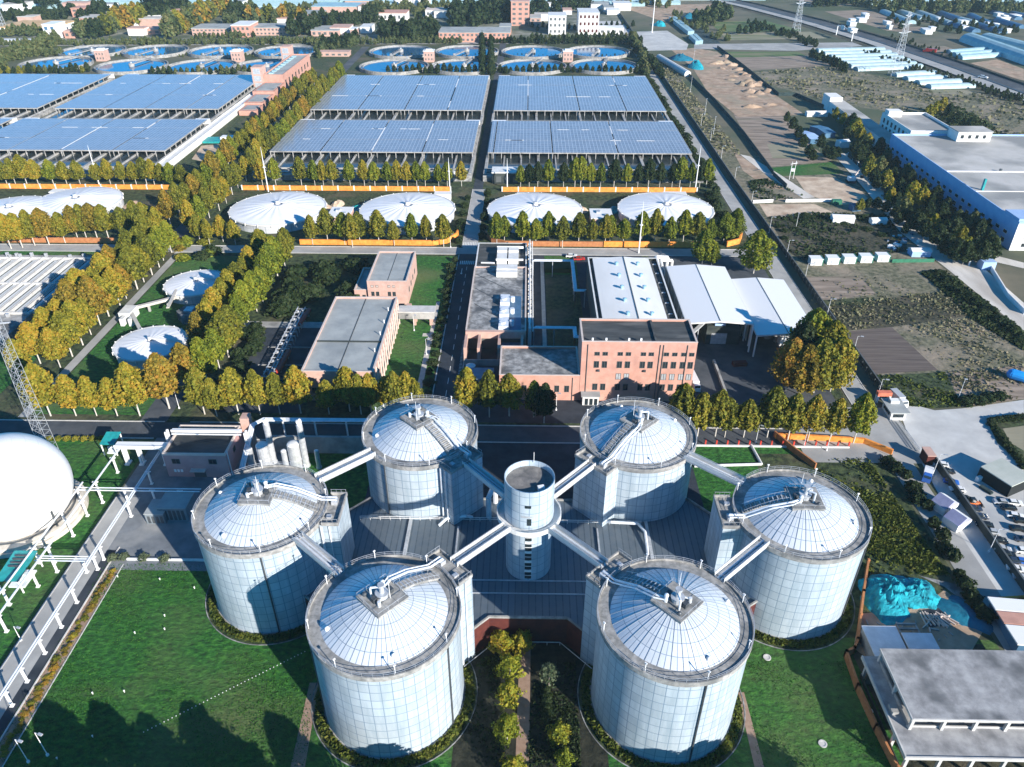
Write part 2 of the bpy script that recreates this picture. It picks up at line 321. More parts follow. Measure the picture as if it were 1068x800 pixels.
# ---- streets
rect('street', M['asphalt'], -330, 113, 194.5, 203, .08)
rect('street', M['concrete_road'], -330, 113, 342.5, 350, .08)
rect('main_road', M['dark_asphalt'], -31.8, -23, 203, 342.5, .085)
rect('lane', M['concrete_road'], -31, -24.3, 350, 436, .08)
rect('lane', M['dark_asphalt'], -31, -25.5, 436, 735, .08)  # darker surface here stands for the shade between the solar roofs
rect('lane', M['asphalt'], -31, -24, 735, 1000, .08)
rect('avenue_road', M['asphalt'], -181.5, -173, 350, 900, .085)
rect('wall_road', M['concrete_road'], 113, 120.5, 30, 1000, .085)
rect('gate_forecourt', M['concrete_road'], 88, 125, 186, 216, .095)
rect('works_yard', M['asphalt'], 57, 108, 205, 262, .075)
rect('works_yard', M['asphalt'], 59, 111, 262, 342.5, .07)
rect('side_yard', M['dark_asphalt'], -104, -76, 209, 268, .075)
rect('side_path', M['concrete'], -122, -76, 268, 273, .09)
rect('works_yard', M['dark_asphalt'], -23, 56, 205, 342.5, .07)
rect('court_lawn', M['rough_grass'], 9, 24, 238, 320, .1); rect('court_lawn', M['lawn'], 9, 24, 320, 341, .1)
rect('footpath', M['concrete_road'], -170, -166.5, 205, 343, .09)
rect('avenue_crossing', M['asphalt'], -128, -119, 203, 262, .07)
rect('footpath', M['paving'], -38.2, -36.2, 206, 262, .1)
rect('footpath', M['paving'], -40.5, -36, 262, 264.5, .105)
rect('footpath', M['paving'], -37.9, -36.4, 264.5, 292, .1)
rect('pipe_road', M['concrete_road'], -118.6, -111.6, 20, 166, .08)
rect('pipe_road', M['worn_paving'], -118.6, -100, 166, 194.5, .08)
rect('boiler_yard', M['worn_paving'], -111.6, -72, 138, 194.5, .075)
rect('drain_channel', M['dark_asphalt'], -111.6, -108.8, 20, 145, .1)
rect('flower_bed', M['red_path'], -108.8, -105, 20, 140, .07)
rect('plaza', M['dark_asphalt'], -46, 52, 146, 194.5, .06)
# the dark pipe corridor round the tower and the bare path up to it
struct(MB().poly([(-1.5,60,.09),(1.4,60,.09),(2.2,118,.09),(-.4,118,.09)]), 'dirt_path', M['red_path'])
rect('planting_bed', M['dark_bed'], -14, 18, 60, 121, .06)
struct(MB().poly(GL([(323,712),(333,712),(318,800),(303,800)], .09)[::-1]), 'brick_path', M['red_path'])
struct(MB().poly(GL([(769,722),(776,722),(797,800),(787,800)], .09)[::-1]), 'brick_path', M['red_path'])
# kerbs: real steps along the streets
kb = MB()
for y in (194.2, 203.3, 342.2, 350.3):
    segs = [(-330,-119.5),(-111,-33),(-22,88)] if y < 204 else [(-330,-182),(-172,-33),(-22,112)]
    for x0, x1 in segs: kb.box(x0, x1, y-.2, y+.2, 0, .2)
for x in (-32.1, -22.7):
    kb.box(x-.2, x+.2, 204.5, 341.5, 0, .2)
for x in (-31.3, -24): kb.box(x-.2, x+.2, 351, 436, 0, .2)
for x in (112.8, 120.8): kb.box(x-.15, x+.15, 217, 1000, 0, .18)
kb.box(-119, -118.6, 20, 166, 0, .2); kb.box(-108.9, -108.6, 20, 146, 0, .35); kb.box(-105.1, -104.9, 20, 140, 0, .2)
struct(kb, 'kerb', M['kerb'])
# painted markings on the main road
mk = MB()
for k in range(9): mk.quad((-31+k*.9,330.5,.1),(-30.5+k*.9,330.5,.1),(-30.5+k*.9,334.5,.1),(-31+k*.9,334.5,.1))
for k in range(9): mk.quad((-31+k*.8,352,.1),(-30.6+k*.8,352,.1),(-30.6+k*.8,357,.1),(-31+k*.8,357,.1))
for y in range(212, 328, 8): mk.quad((-27.5,y,.1),(-27.3,y,.1),(-27.3,y+4,.1),(-27.5,y+4,.1))
for y in range(206, 260, 1): mk.quad((-24.2,y*1.0,.1),(-23.2,y+.0,.1),(-23.2,y+.25,.1),(-24.2,y+.25,.1))
mk.quad((-29.6,321,.1),(-29.3,321,.1),(-29.3,326,.1),(-29.6,326,.1)); mk.poly([(-30.1,321,.1),(-29.45,319.5,.1),(-28.8,321,.1)])
struct(mk, 'road_marking', M['line'])
# ---- east of the boundary wall: fields, tracks, yards
pxpoly('scrub_land', M['weeds'], [(745,163),(868,160),(940,245),(1068,345),(1068,425),(925,415),(885,352),(800,238)], .03)
pxpoly('scrub_land', M['scrub'], [(800,226),(842,222),(925,224),(948,262),(842,276),(822,262)], .05)
pxpoly('sand_lot', M['sand'], [(829,184),(870,185),(899,200),(912,214),(874,213),(842,203)], .06)
pxpoly('green_strip', M['lawn'], [(804,175),(868,169),(881,181),(810,184)], .06)
pxpoly('terraced_field', M['brown_field'], [(765,119),(816,121),(846,152),(868,168),(804,174),(782,150)], .05)
pxpoly('stubble_field', M['pale_field'], [(800,150),(845,152),(862,164),(806,165)], .065)
pxpoly('dirt_track', M['dirt_road'], [(772,161),(782,163),(815,183),(850,206),(838,207),(800,183)], .07)
pxpoly('spoil_ground', M['soil'], [(765,158),(772,162),(808,188),(822,198),(800,196),(775,178)], .055)
pxpoly('spoil_ground', M['sand'], [(792,213),(850,213),(875,224),(838,226),(800,226)], .06)
pxpoly('fallow_field', M['brown_field'], [(838,289),(896,288),(914,307),(856,314)], .05)
pxpoly('fallow_field', M['weeds'], [(896,288),(951,282),(981,303),(914,307)], .055)
pxpoly('green_strip', M['rough_grass'], [(857,313),(912,310),(911,317),(861,319)], .06)
pxpoly('weedy_field', M['scrub'], [(861,319),(983,304),(1008,330),(931,341),(880,345)], .05)
pxpoly('ploughed_field', M['ploughed'], [(882,346),(930,341),(978,386),(913,390)], .06)
pxpoly('weedy_field', M['weeds'], [(932,341),(1011,331),(1068,368),(1068,379),(981,386)], .055)
pxpoly('rough_meadow', M['rough_grass'], [(913,392),(986,388),(1003,424),(975,426),(940,423),(925,411)], .06)
pxpoly('rough_plot', M['brown_field'], [(988,388),(1068,381),(1068,416),(1003,424)], .065)
pxpoly('scrub_land', M['scrub'], [(976,282),(998,292),(1068,346),(1068,366),(1010,331),(983,304),(960,285)], .05)
pxpoly('dirt_road', M['dirt_road'], [(868,160),(884,160),(915,190),(1001,258),(1068,316),(1068,346),(990,282),(940,243),(900,195)], .08)
pxpoly('dirt_road', M['dirt_road'], [(1000,256),(1016,268),(1068,280),(1068,274),(1020,262),(1008,252)], .085)
pxpoly('concrete_yard', M['yard'], [(934,417),(975,428),(1003,426),(1068,417),(1068,438),(1030,440),(1040,460),(1068,484),(1068,640),(1040,628),(950,462)], .07)
pxpoly('field_corner', M['rough_grass'], [(1030,440),(1068,434),(1068,486),(1040,462)], .09)
pxpoly('pale_field', M['pale_field'], [(1046,447),(1068,444),(1068,470),(1054,462)], .1)
# excavated strip running away to the north
pxpoly('excavated_strip', M['soil'], [(700,52),(724,50),(748,54),(810,100),(840,120),(770,122),(738,96),(722,70)], .06)
pxpoly('excavated_strip', M['soil'], [(768,122),(816,122),(800,150),(785,152),(775,140)], .045)
pxpoly('grass_strip', M['weeds'], [(672,58),(690,58),(765,150),(775,163),(750,163)], .05)
pxpoly('excavated_strip', M['soil'], [(645,6),(742,4),(750,9),(716,16),(720,22),(690,22)], .045)
pxpoly('concrete_apron', M['yard'], [(664,33),(696,32),(718,46),(716,52),(674,53)], .075)
pxpoly('concrete_apron', M['yard'], [(618,22),(646,22),(664,36),(640,38),(622,36)], .07)
pxpoly('cross_road', M['concrete_road'], [(724,46),(905,44),(915,47),(828,53),(724,51)], .065)
pxpoly('dark_net_ground', M['net'], [(702,14),(724,14),(752,46),(724,46)], .055)
pxpoly('green_field', M['green_field'], [(738,22),(800,22),(838,32),(752,34)], .05)
pxpoly('pale_field', M['pale_field'], [(752,35),(845,33),(862,40),(758,42)], .05)
pxpoly('green_field', M['green_field'], [(758,54),(832,54),(840,58),(764,60)], .05)
pxpoly('brown_field', M['brown_field'], [(764,60),(842,58),(868,68),(778,74)], .05)
pxpoly('meadow', M['weeds'], [(780,76),(868,69),(928,82),(1068,106),(1068,152),(1010,132),(925,116),(870,108),(800,88)], .05)
pxpoly('pale_field', M['brown_field'], [(860,12),(905,10),(970,31),(960,35),(925,32)], .05)
pxpoly('brown_field', M['brown_field'], [(965,49),(985,48),(1010,56),(975,57)], .05)
pxpoly('brown_field', M['soil'], [(1010,66),(1040,62),(1068,72),(1068,84),(1050,80)], .05)
pxpoly('brown_field', M['pale_field'], [(958,88),(1015,95),(1028,99),(975,98)], .06)
# the motorway: two carriageways and a median
def strip(name, m, cl, w0, w1, z):
    'band between lateral offsets w0..w1 of the centre line'
    pts = [Vector((p[0],p[1],0)) for p in cl]; b = MB(); L, Rr = [], []
    for i, p in enumerate(pts):
        d = (pts[min(i+1,len(pts)-1)]-pts[max(i-1,0)]).normalized(); n = Vector((-d.y, d.x, 0))
        L.append(p+n*w0); Rr.append(p+n*w1)
    for i in range(len(pts)-1): b.quad((*L[i].xy,z),(*L[i+1].xy,z),(*Rr[i+1].xy,z),(*Rr[i].xy,z))
    return struct(b, name, m)
mw = GL([(752,0),(780,6),(850,24),(918,44.5),(995,71),(1068,97.5),(1110,113),(1180,140)])
strip('motorway', M['asphalt'], mw, 1.5, 20, .12); strip('motorway', M['concrete_road'], mw, -1.5, -19, .12)
strip('motorway_verge', M['scrub'], mw, -30, 30, .09)
for o0, o1, z1 in ((-1.4,1.4,.5),(20.3,21,1.6),(-19.6,-19.2,1.1)):
    b = MB(); pts = [Vector(p) for p in mw]
    for a, c in zip(pts, pts[1:]):
        n = Vector((-(c-a).y,(c-a).x,0)).normalized(); b.beam(a+n*(o0+o1)/2+Vector((0,0,z1/2)), c+n*(o0+o1)/2+Vector((0,0,z1/2)), o1-o0, z1)
    solo(b, 'crash_barrier', M['dark_metal'] if z1 < 1 else M['wall_dark'], {.5:'dark median barrier between the two carriageways of the motorway',1.6:'grey noise barrier along the far edge of the motorway',1.1:'low grey barrier along the near edge of the motorway'}[z1], 'barrier')
# distant roads and farmland to the north
pxpoly('far_street', M['concrete_road'], [(0,44),(480,42),(655,42),(655,45),(0,48)], .06)
pxpoly('far_ground', M['far_ground'], [(-80,46),(660,44),(640,2),(640,-6),(-80,-6)], .033)
pxpoly('far_farmland', M['pale_field'], [(-60,16),(140,12),(142,24),(-60,30)], .035)
pxpoly('far_farmland', M['brown_field'], [(390,1),(540,0),(540,6),(390,8)], .035)
pxpoly('far_farmland', M['pale_field'], [(640,-4),(760,-6),(752,0),(645,4)], .035)
pxpoly('far_farmland', M['brown_field'], [(830,0),(1068,-2),(1068,6),(1000,6),(850,6)], .035)
pxpoly('far_road', M['yard'], [(0,13),(160,11),(205,9),(205,11),(160,14),(0,17)], .05)
# ================================================================== VEGETATION
def crown_data(rng, n, rx, h, z0, size, lobes=5, amp=.22, top=.55, flat=1.0):
    'leaf clumps spread through a lobed crown; returns verts (n*4,3)'
    t = rng.random(n)**.9
    prof = np.clip(np.sin(np.pi*np.clip(t,0,1)**top),0,1)**.62
    a = rng.random(n)*2*np.pi
    ph = rng.random(4)*6.28
    lob = 1 + amp*np.sin(lobes*a+ph[0]+2.0*t) + amp*.6*np.sin(3*a+ph[1]+9*t) + amp*.5*np.sin(17*t+ph[2]+2*a)
    fr = np.where(rng.random(n) < .8, .70+.38*rng.random(n)**1.2, rng.random(n)**.5)
    r = rx*prof*lob*fr
    c = np.stack([r*np.cos(a), r*np.sin(a), z0+h*t*flat + size*.3*rng.standard_normal(n)], 1)
    nrm = np.stack([np.cos(a)*.9, np.sin(a)*.9, .1+1.1*(t-.25)], 1) + 1.05*rng.standard_normal((n,3))
    nrm /= np.linalg.norm(nrm,axis=1,keepdims=True)
    u = np.cross(nrm, rng.standard_normal((n,3))); u /= np.linalg.norm(u,axis=1,keepdims=True); v = np.cross(nrm,u)
    s = size*(.55+.9*rng.random(n))[:,None]
    q = np.stack([c-u*s-v*s*.7, c+u*s*.8-v*s, c+u*s+v*s*.8, c-u*s*.7+v*s], 1)
    return q.reshape(-1,3)
def leaf_mesh(name, verts, m):
    n = len(verts)//4; me = bpy.data.meshes.new(name)
    me.vertices.add(n*4); me.vertices.foreach_set('co', verts.astype(np.float32).ravel())
    me.loops.add(n*4); me.loops.foreach_set('vertex_index', np.arange(n*4,dtype=np.int32))
    me.polygons.add(n); me.polygons.foreach_set('loop_start', np.arange(0,n*4,4,dtype=np.int32))
    try: me.polygons.foreach_set('loop_total', np.full(n,4,dtype=np.int32))
    except Exception: pass
    me.materials.append(m); me.update(calc_edges=True); return me
def trunk_mesh(name, m, h, r, limbs, rng, reach):
    b = MB(); b.bar((0,0,0),(0,0,h*.55),r,7,0,r*.75); b.bar((0,0,h*.55),(0,0,h),r*.75,7,0,r*.2)
    for k in range(limbs):
        a = rng.random()*6.28; z = h*(.42+.45*rng.random()); l = reach*(.6+.5*rng.random())
        b.bar((0,0,z),(math.cos(a)*l, math.sin(a)*l, z+l*.9), r*.38, 5, 0, r*.1)
    me = bpy.data.meshes.new(name); me.from_pydata(b.v, [], b.f); me.materials.append(m); me.update(); return me
CROWNS, TRUNKS = {}, {}
def crown(kind, mname, var):
    'crown meshes, built once per kind, colour and variant, unit tree height'
    k = (kind, mname, var)
    if k in CROWNS: return CROWNS[k]
    rng = np.random.default_rng(abs(hash((kind, var))) % 9999 if False else (sum(map(ord, kind))*31+var*7))
    P_ = dict(avenue=(3900,.205,.73,.28,.0165,8,.24,.55), round=(4600,.285,.84,.16,.0165,7,.22,.60), small=(1300,.29,.80,.18,.03,5,.24,.6),
              far=(420,.26,.80,.16,.05,5,.22,.58), shrub=(520,.62,.95,.02,.085,5,.25,.8), loose=(520,.26,.75,.25,.026,6,.35,.8), front=(1500,.33,.78,.18,.026,5,.28,.62))[kind]
    me = leaf_mesh('crown', crown_data(rng, *P_), M[mname]); CROWNS[k] = me; return me
def trunk(kind, var):
    k = (kind, var)
    if k not in TRUNKS:
        rng = random.Random(hash(k[1])+5)
        TRUNKS[k] = trunk_mesh('trunk', M['pale_bark' if kind in ('avenue','round') else 'bark'], .8 if kind != 'far' else .6, .0125 if kind != 'front' else .018, 6, rng, .14)
    return TRUNKS[k]
TREES = 0
def tree(x, y, h, kind, mname, label, group, name='tree', cat='tree', wide=1.0):
    global TREES; TREES += 1
    var = random.randrange(7)
    r = thing(name, label, cat, (x,y,0), group, random.random()*6.28); r.scale = (h*wide*random.uniform(.88,1.12),h*wide*random.uniform(.88,1.12),h)
    for nm, me in (('crown', crown(kind, mname, var)), ('trunk', trunk(kind, var))):
        o = bpy.data.objects.new(nm, me); sc.collection.objects.link(o); o.parent = r
    return r
def bush(x, y, r_, h, mname, label, group, name='shrub', cat='shrub'):
    o = bpy.data.objects.new(name, crown('shrub', mname, random.randrange(4))); sc.collection.objects.link(o)
    o.location = (x,y,0); o.scale = (r_/.62, r_/.62, h); o.rotation_euler.z = random.random()*6.28
    return tag(o, label, cat, group)
COLW = dict(lf_green='green', lf_olive='olive green', lf_gold='golden', lf_rust='rusty orange', lf_dark='dark green', lf_yellow='yellow', lf_far='dull green', lf_grey='grey green')
def jit(v, a): return v + random.uniform(-a, a)
def row(pts, h, kind, cols, where, group, side='left', name='plane_tree', hj=.17, wide=1.0):
    'a row of trees; pts in order from the left (or the near end), cols = colours to draw from or one per tree'
    for i, (x, y) in enumerate(pts):
        c = cols[i] if len(cols) == len(pts) and len(pts) > 4 else random.choice(cols)
        tree(x, y, h*(1+random.uniform(-hj,hj)), kind, c, f'{COLW[c]} tree, {ordw(i+1)} from the {side} {where}', group, name, 'tree', wide*random.uniform(.92,1.1))
def along(x0, y0, x1, y1, n, j=.8): return [(jit(x0+(x1-x0)*i/max(n-1,1), j), jit(y0+(y1-y0)*i/max(n-1,1), j)) for i in range(n)]
def frompx(xs, y, h, zf=.55): return [G(x, y if not isinstance(y,(list,tuple)) else y[i], h*zf)[:2] for i, x in enumerate(xs)]
# diagonal avenue, lower half (golden), two rows
row(along(-171.5,237,-171.5,341,14), 18.5, 'avenue', ['lf_gold','lf_gold','lf_gold','lf_gold','lf_rust','lf_gold','lf_gold','lf_rust','lf_olive','lf_gold','lf_olive','lf_green','lf_green','lf_green'], 'in the golden row beside the pale footpath', 'avenue trees', 'near end', wide=1.15)
row(along(-180.5,230,-180.5,341,13), 18, 'avenue', ['lf_gold','lf_gold','lf_gold','lf_gold','lf_rust','lf_gold','lf_gold','lf_gold','lf_rust','lf_olive','lf_olive','lf_olive','lf_olive'], 'in the row by the settling basin', 'avenue trees', 'near end', wide=1.15)
# avenue, upper half, both sides of its road
row(along(-168.5,362,-167.5,716,30,1.2), 17, 'avenue', ['lf_green','lf_olive','lf_olive','lf_gold','lf_olive','lf_rust'], 'along the right side of the upper avenue', 'avenue trees', 'near end')
row(along(-185,362,-188,706,30,1.2), 17, 'avenue', ['lf_olive','lf_green','lf_olive','lf_rust','lf_gold'], 'along the left side of the upper avenue', 'avenue trees', 'near end')
# two rows east of the small covered tanks
row(along(-124,253,-124,338,11), 14.5, 'avenue', ['lf_rust','lf_gold','lf_gold','lf_olive','lf_gold','lf_olive','lf_olive','lf_gold','lf_green','lf_olive','lf_green'], 'in the row beside the small covered tanks', 'trees by the small tanks', 'near end', wide=1.05)
row(along(-112.5,227,-112.5,335,13), 18.5, 'avenue', ['lf_green','lf_olive','lf_green'], 'in the green row above the side yard', 'trees by the small tanks', 'near end', wide=1.1)
for i, (x, y) in enumerate([(-119,224),(-121,211)]):
    tree(x, y, (18,21.5)[i], 'avenue', 'lf_rust', ['rusty orange tree close against the wall of the near small covered tank','tall rusty orange tree at the street corner by the near small covered tank'][i], 'trees by the small tanks', 'plane_tree', wide=1.15)
# street row in front of the buildings
xsE = [43,70,92,114,138]
row(frompx([x for x in xsE], 409, 17.5), 18, 'avenue', ['lf_gold','lf_gold','lf_gold','lf_gold','lf_gold'], 'in the golden street row left of the junction', 'street trees', wide=1.1)
row(frompx([208,221,244,267,288,310,340,362,374,385,402,411,424,433], [411,413,411,411,411,410,411,408,411,410,408,411,409,411], 15), 16, 'avenue', ['lf_olive','lf_olive','lf_gold','lf_gold','lf_olive','lf_gold','lf_gold','lf_gold','lf_olive','lf_gold','lf_gold','lf_olive','lf_gold','lf_gold'], 'in the street row below the pink buildings', 'street trees')
row(frompx([487,510,531,557,568], [412,414,413,414,420], 15), 16, 'avenue', ['lf_gold','lf_olive','lf_olive','lf_green','lf_dark'], 'in the street row right of the main road', 'street trees')
row(frompx([712,731,750,760,780,805,827,848,872,897], [428,432,432,433,433,433,436,437,437,439], 16), 17, 'avenue', ['lf_olive','lf_olive','lf_olive','lf_olive','lf_olive','lf_olive','lf_olive','lf_gold','lf_gold','lf_green'], 'in the street row near the gate', 'street trees', wide=1.05)
# cluster of big trees by the tents
for i, (px, py, c, h, lb) in enumerate([(848,352,'lf_green',25,'tall green tree at the back of the big cluster beside the white tents'),(826,378,'lf_rust',21,'rusty tree on the left front of the big cluster by the white tents'),(840,384,'lf_rust',20,'shorter rusty tree in the middle front of the cluster by the tents'),(856,380,'lf_olive',22,'olive tree in the centre of the big cluster by the tents'),(874,378,'lf_gold',22,'golden olive tree at the right edge of the big cluster by the wall'),(838,362,'lf_dark',22,'dark green tree on the shaded left side of the big cluster'),(866,362,'lf_olive',23,'olive tree at the back right of the big cluster by the wall')]):
    x, y, _ = G(px, py, h*.55); tree(x, y, h, 'round', c, lb, 'big trees by the tents', 'poplar_tree', wide=.98)
x, y, _ = G(790, 262, 11); tree(x, y, 21, 'round', 'lf_green', 'big round green tree by the road along the boundary wall behind the tents', 'big trees by the tents', 'poplar_tree', wide=1.15)
for px, py, h, lb in ((735,256,17,'leaning green tree left of the pair behind the white marquee'),(744,263,12,'small green tree right of the pair behind the white marquee'),(768,232,16,'green tree at the east end of the covered tank row'),(757,236,15,'second green tree from the east end of the covered tank row')):
    x, y, _ = G(px, py, h*.55); tree(x, y, h, 'round', 'lf_green', lb, 'trees behind the marquee', 'plane_tree')
# rows before and behind the big covered tanks
row(frompx([324,340,358,366,374,394,410,429,444,462], [240,238,240,243,240,240,241,240,239,242], 14), 15.5, 'avenue', ['lf_olive','lf_green','lf_olive'], 'in the row before the two middle covered tanks', 'trees before the covered tanks')
row(frompx([518,526,545,559,572,587,604,618,632,637,651,670,684,699,714,728,741], [242,238,240,241,239,243,240,241,240,238,240,238,238,241,238,239,240], 14), 15.5, 'avenue', ['lf_green','lf_olive','lf_green'], 'in the row before the two right covered tanks', 'trees before the covered tanks')
row(frompx([6,18,31,46,63,77,86,97,109,127,142,150], [244,243,241,240,238,236,235,234,234,233,231,229], 14), 17, 'avenue', ['lf_gold','lf_gold','lf_olive','lf_rust','lf_olive','lf_rust','lf_olive','lf_rust','lf_olive','lf_olive','lf_olive','lf_olive'], 'in the row before the left covered tanks', 'trees before the covered tanks', wide=1.1)
row(frompx([206,216,230,243], [240,242,239,242], 12), 13, 'avenue', ['lf_gold','lf_olive'], 'in the short row left of the covered tanks', 'trees before the covered tanks')
row(frompx([3,12,24,36,52,66,80,100,112,126,139,150,158], 180, 14), 15.5, 'avenue', ['lf_olive','lf_gold','lf_olive','lf_green'], 'in the row below the left solar roofs', 'trees below the solar roofs', wide=1.1)
row(frompx([168,178,190,205,216,228], [182,184,186,188,190,190], 13), 15, 'avenue', ['lf_rust','lf_olive','lf_green'], 'in the row by the small lawn', 'trees below the solar roofs', wide=1.15)
row(frompx([272,286,313,327,336,346,364,379,390,404,414,424,434,443,457,466,481], 182, 13), 15, 'avenue', ['lf_green','lf_green','lf_olive','lf_gold'], 'in the row below the middle solar roofs', 'trees below the solar roofs')
row(frompx([543,552,561,572,588,600,606,616,627,641,654,666,677,689,702,710,721,731,738], 183, 13), 15.5, 'avenue', ['lf_green','lf_green','lf_dark'], 'in the row below the right solar roofs', 'trees below the solar roofs')
# bushes beside the main road, the shrub wood and the beds near the yard
k = 0
for i in range(26):
    x, y = random.uniform(-108,-72), random.uniform(278,328)
    bush(x, y, random.uniform(3.2,5.5), random.uniform(4,7), 'lf_dark', 'dark green bush in the dense shrubbery left of the small pink building', 'dense shrubbery left of the small pink building')
for i in range(16):
    x, y = random.uniform(-109,-103.5), 212+i*3.6
    bush(x, y, random.uniform(2,3.4), random.uniform(2.5,5), random.choice(['lf_dark','lf_dark','lf_olive']), 'dark green bush in the strip between the tall green row and the side yard', 'bushes left of the side yard')
for i in range(20):
    bush(jit(-34,.8), 208+i*6.6, random.uniform(1.2,2.2), random.uniform(1.6,3), 'lf_dark', 'dark green bush in the verge along the left kerb of the main road', 'bushes along the main road')
for i in range(12):
    bush(jit(-21.8 if i%2 else -33.6,.6), 356+i*6.2, random.uniform(1.6,2.4), random.uniform(2.5,4.5), 'lf_dark', 'dark green bush beside the lane between the covered tanks', 'bushes beside the lane between the covered tanks')
for i in range(14):
    px = 230+random.uniform(-55,15)
    x, y, _ = G(random.uniform(184,225), random.uniform(254,274)); bush(x, y, random.uniform(2,3.5), random.uniform(2.5,4.5), random.choice(['lf_green','lf_olive','lf_rust','lf_dark']), 'rounded autumn bush in the bed above the far small covered tank', 'bushes above the far small tank')
for i in range(34):
    y = 430+i*11
    bush(jit(110,1.2), y, random.uniform(2.2,3.6), random.uniform(3,6), 'lf_dark', 'dark green bush in the strip left of the long wall road', 'bushes along the wall road')
for i in range(14):
    bush(jit(104,2.5), 362+i*5, random.uniform(2,3.2), random.uniform(3,5), 'lf_dark', 'dark green bush at the east end of the covered tank row', 'bushes along the wall road')
# bed between the two front silos
for px, py, h, c, lb in ((523,668,7.5,'lf_yellow','left one of the two topmost yellow green trees between the front silos'),(544,668,7.5,'lf_gold','right one of the two topmost yellow green trees between the front silos'),(532,694,7.5,'lf_green','yellow green tree below the topmost pair on the path between the front silos'),(531,722,7.5,'lf_yellow','yellow green tree in the middle of the row left of the path'),(529,757,8,'lf_green','broad yellow green tree near the lower end of the row left of the path'),(536,800,7,'lf_yellow','lowest yellow tree in the row left of the path, cut by the frame'),(583,763,6.5,'lf_yellow','yellow tree right of the path between the front silos'),(589,789,5.5,'lf_green','green tree right of the path, nearest to the lower frame')):
    x, y, _ = G(px, py, h*.6); tree(x, y, h, 'front', c, lb, 'trees between the front silos', 'young_tree')
x, y, _ = G(573,702,4.5); tree(x, y, 7.5, 'loose', 'lf_grey', 'thin grey green tree standing alone right of the path', None, 'young_tree')
for i in range(6):
    x, y, _ = G(570, 722+i*6); bush(x, y, 1.1, 1.6, 'lf_dark', 'clipped green bush in the short hedge right of the path', 'short hedge right of the path')
# trees outside the frame whose shadows lie across the lower lawn and the front silos
for x, y, h in ((-86,68,16),(-79,71,15),(-73,66,18),(-66,70,16),(-56,69,15),(-46,70,16),(-37,66,14),(-27,68,16),(-8,66,17),(-1,62,16),(47,67,16),(54,69,17),(61,65,18),(68,70,15),(31,64,13)):
    tree(x, y, h, 'round', 'lf_green', 'green tree below the lower edge of the lawn, seen mostly by its shadow', 'trees below the lower lawn', 'plane_tree', wide=1.1)
# shrubs along the inner wall road, gate side
for i, (px, py) in enumerate([(927,480),(936,488),(946,494),(953,508),(958,519),(968,526),(974,545),(984,557),(986,570),(995,580),(1001,598),(1008,608),(1015,622),(1022,634),(1030,640)]):
    x, y, _ = G(px, py, 1.5); bush(x, y, random.uniform(1.5,2.6), random.uniform(2.5,4), 'lf_dark', f'dark green shrub beside the inner wall road, {ordw(i+1)} from the gate', 'shrubs beside the inner wall road')
# grove between the dirt road and the white warehouse
gv = [(897,160),(906,176),(916,188),(928,200),(936,208),(942,216),(956,226),(966,238),(978,246),(988,256),(998,262),(1008,264),(1016,262),(1024,264),(1036,254),(1028,236),(1006,228),(988,214),(976,204),(962,196),(946,178),(918,152),(893,152),(902,158),(908,168),(918,172),(912,182),(924,188),(932,180),(938,196),(930,202),(945,208),(952,200),(948,222),(962,206),(968,222),(958,232),(975,230),(982,222),(984,240),(996,236),(990,250),(1003,246),(1010,255),(1022,240),(1030,252),(1015,232),(926,160),(934,168),(950,186),(972,210),(1000,225),(1034,262)]
for i, (px, py) in enumerate(gv):
    c = 'lf_yellow' if i in (34,37,43,32,30) else random.choice(['lf_dark','lf_dark','lf_dark','lf_far','lf_dark','lf_olive'])
    x, y, _ = G(px, py, 6); tree(x, y, random.uniform(9,12.5), 'small', c, f'{COLW[c]} tree in the grove by the warehouse, {ordw(i+1)} from the far end' , 'grove along the white warehouse', 'broadleaf_tree')
row(frompx([872,880,888,893,898,905,884,900], [118,124,130,134,140,147,138,150], 10), 12, 'small', ['lf_olive','lf_gold','lf_dark','lf_yellow','lf_olive','lf_gold','lf_dark','lf_dark'], 'beside the long white wing', 'trees by the white wing', 'far end', 'broadleaf_tree')
row(frompx([821,827,833,838,844,862,867,873,856,848], [123,131,140,150,158,158,162,160,150,163], 7), 9, 'small', ['lf_dark'], 'round the blue sheds', 'trees round the blue sheds', 'far end', 'broadleaf_tree')
row(frompx([968,976,983,990,998,1020,1030,1040,1048,1056,1064,1012,1005], [120,114,112,116,124,142,146,150,152,158,160,134,130], 8), 11, 'small', ['lf_olive','lf_yellow','lf_gold','lf_dark','lf_dark','lf_dark','lf_dark','lf_dark','lf_dark','lf_dark','lf_dark','lf_dark','lf_dark'], 'behind the white warehouse', 'trees behind the white warehouse', 'left', 'broadleaf_tree')
row(frompx([897,905,914,924,932,940,948,944,936], [216,214,214,218,222,228,236,240,230], 5), 7, 'small', ['lf_dark','lf_dark','lf_olive'], 'round the small white shed by the dirt road', 'trees by the white shed', 'left', 'broadleaf_tree')
for i in range(26):
    t = i/25; x, y, _ = G(978+t*88, 288+t*66+random.uniform(-5,5)); bush(x, y, random.uniform(1.6,3.2), random.uniform(1.4,3), 'lf_dark', 'dark green bush in the scrub along the sandy road', 'scrub bushes along the sandy road')
for i in range(12):
    x, y, _ = G(random.uniform(800,950), random.uniform(224,262)); bush(x, y, random.uniform(1.6,3), random.uniform(1.2,2.4), 'lf_dark', 'low dark bush on the overgrown plot behind the white containers', 'bushes on the overgrown plot')
for i, (px, py) in enumerate([(1006,421),(1014,419),(1022,420),(1030,417),(1042,415)]):
    x, y, _ = G(px, py); bush(x, y, 2.4, 2.2, 'lf_dark', 'dark bush at the edge of the rough plot above the concrete yard', 'bushes above the concrete yard')
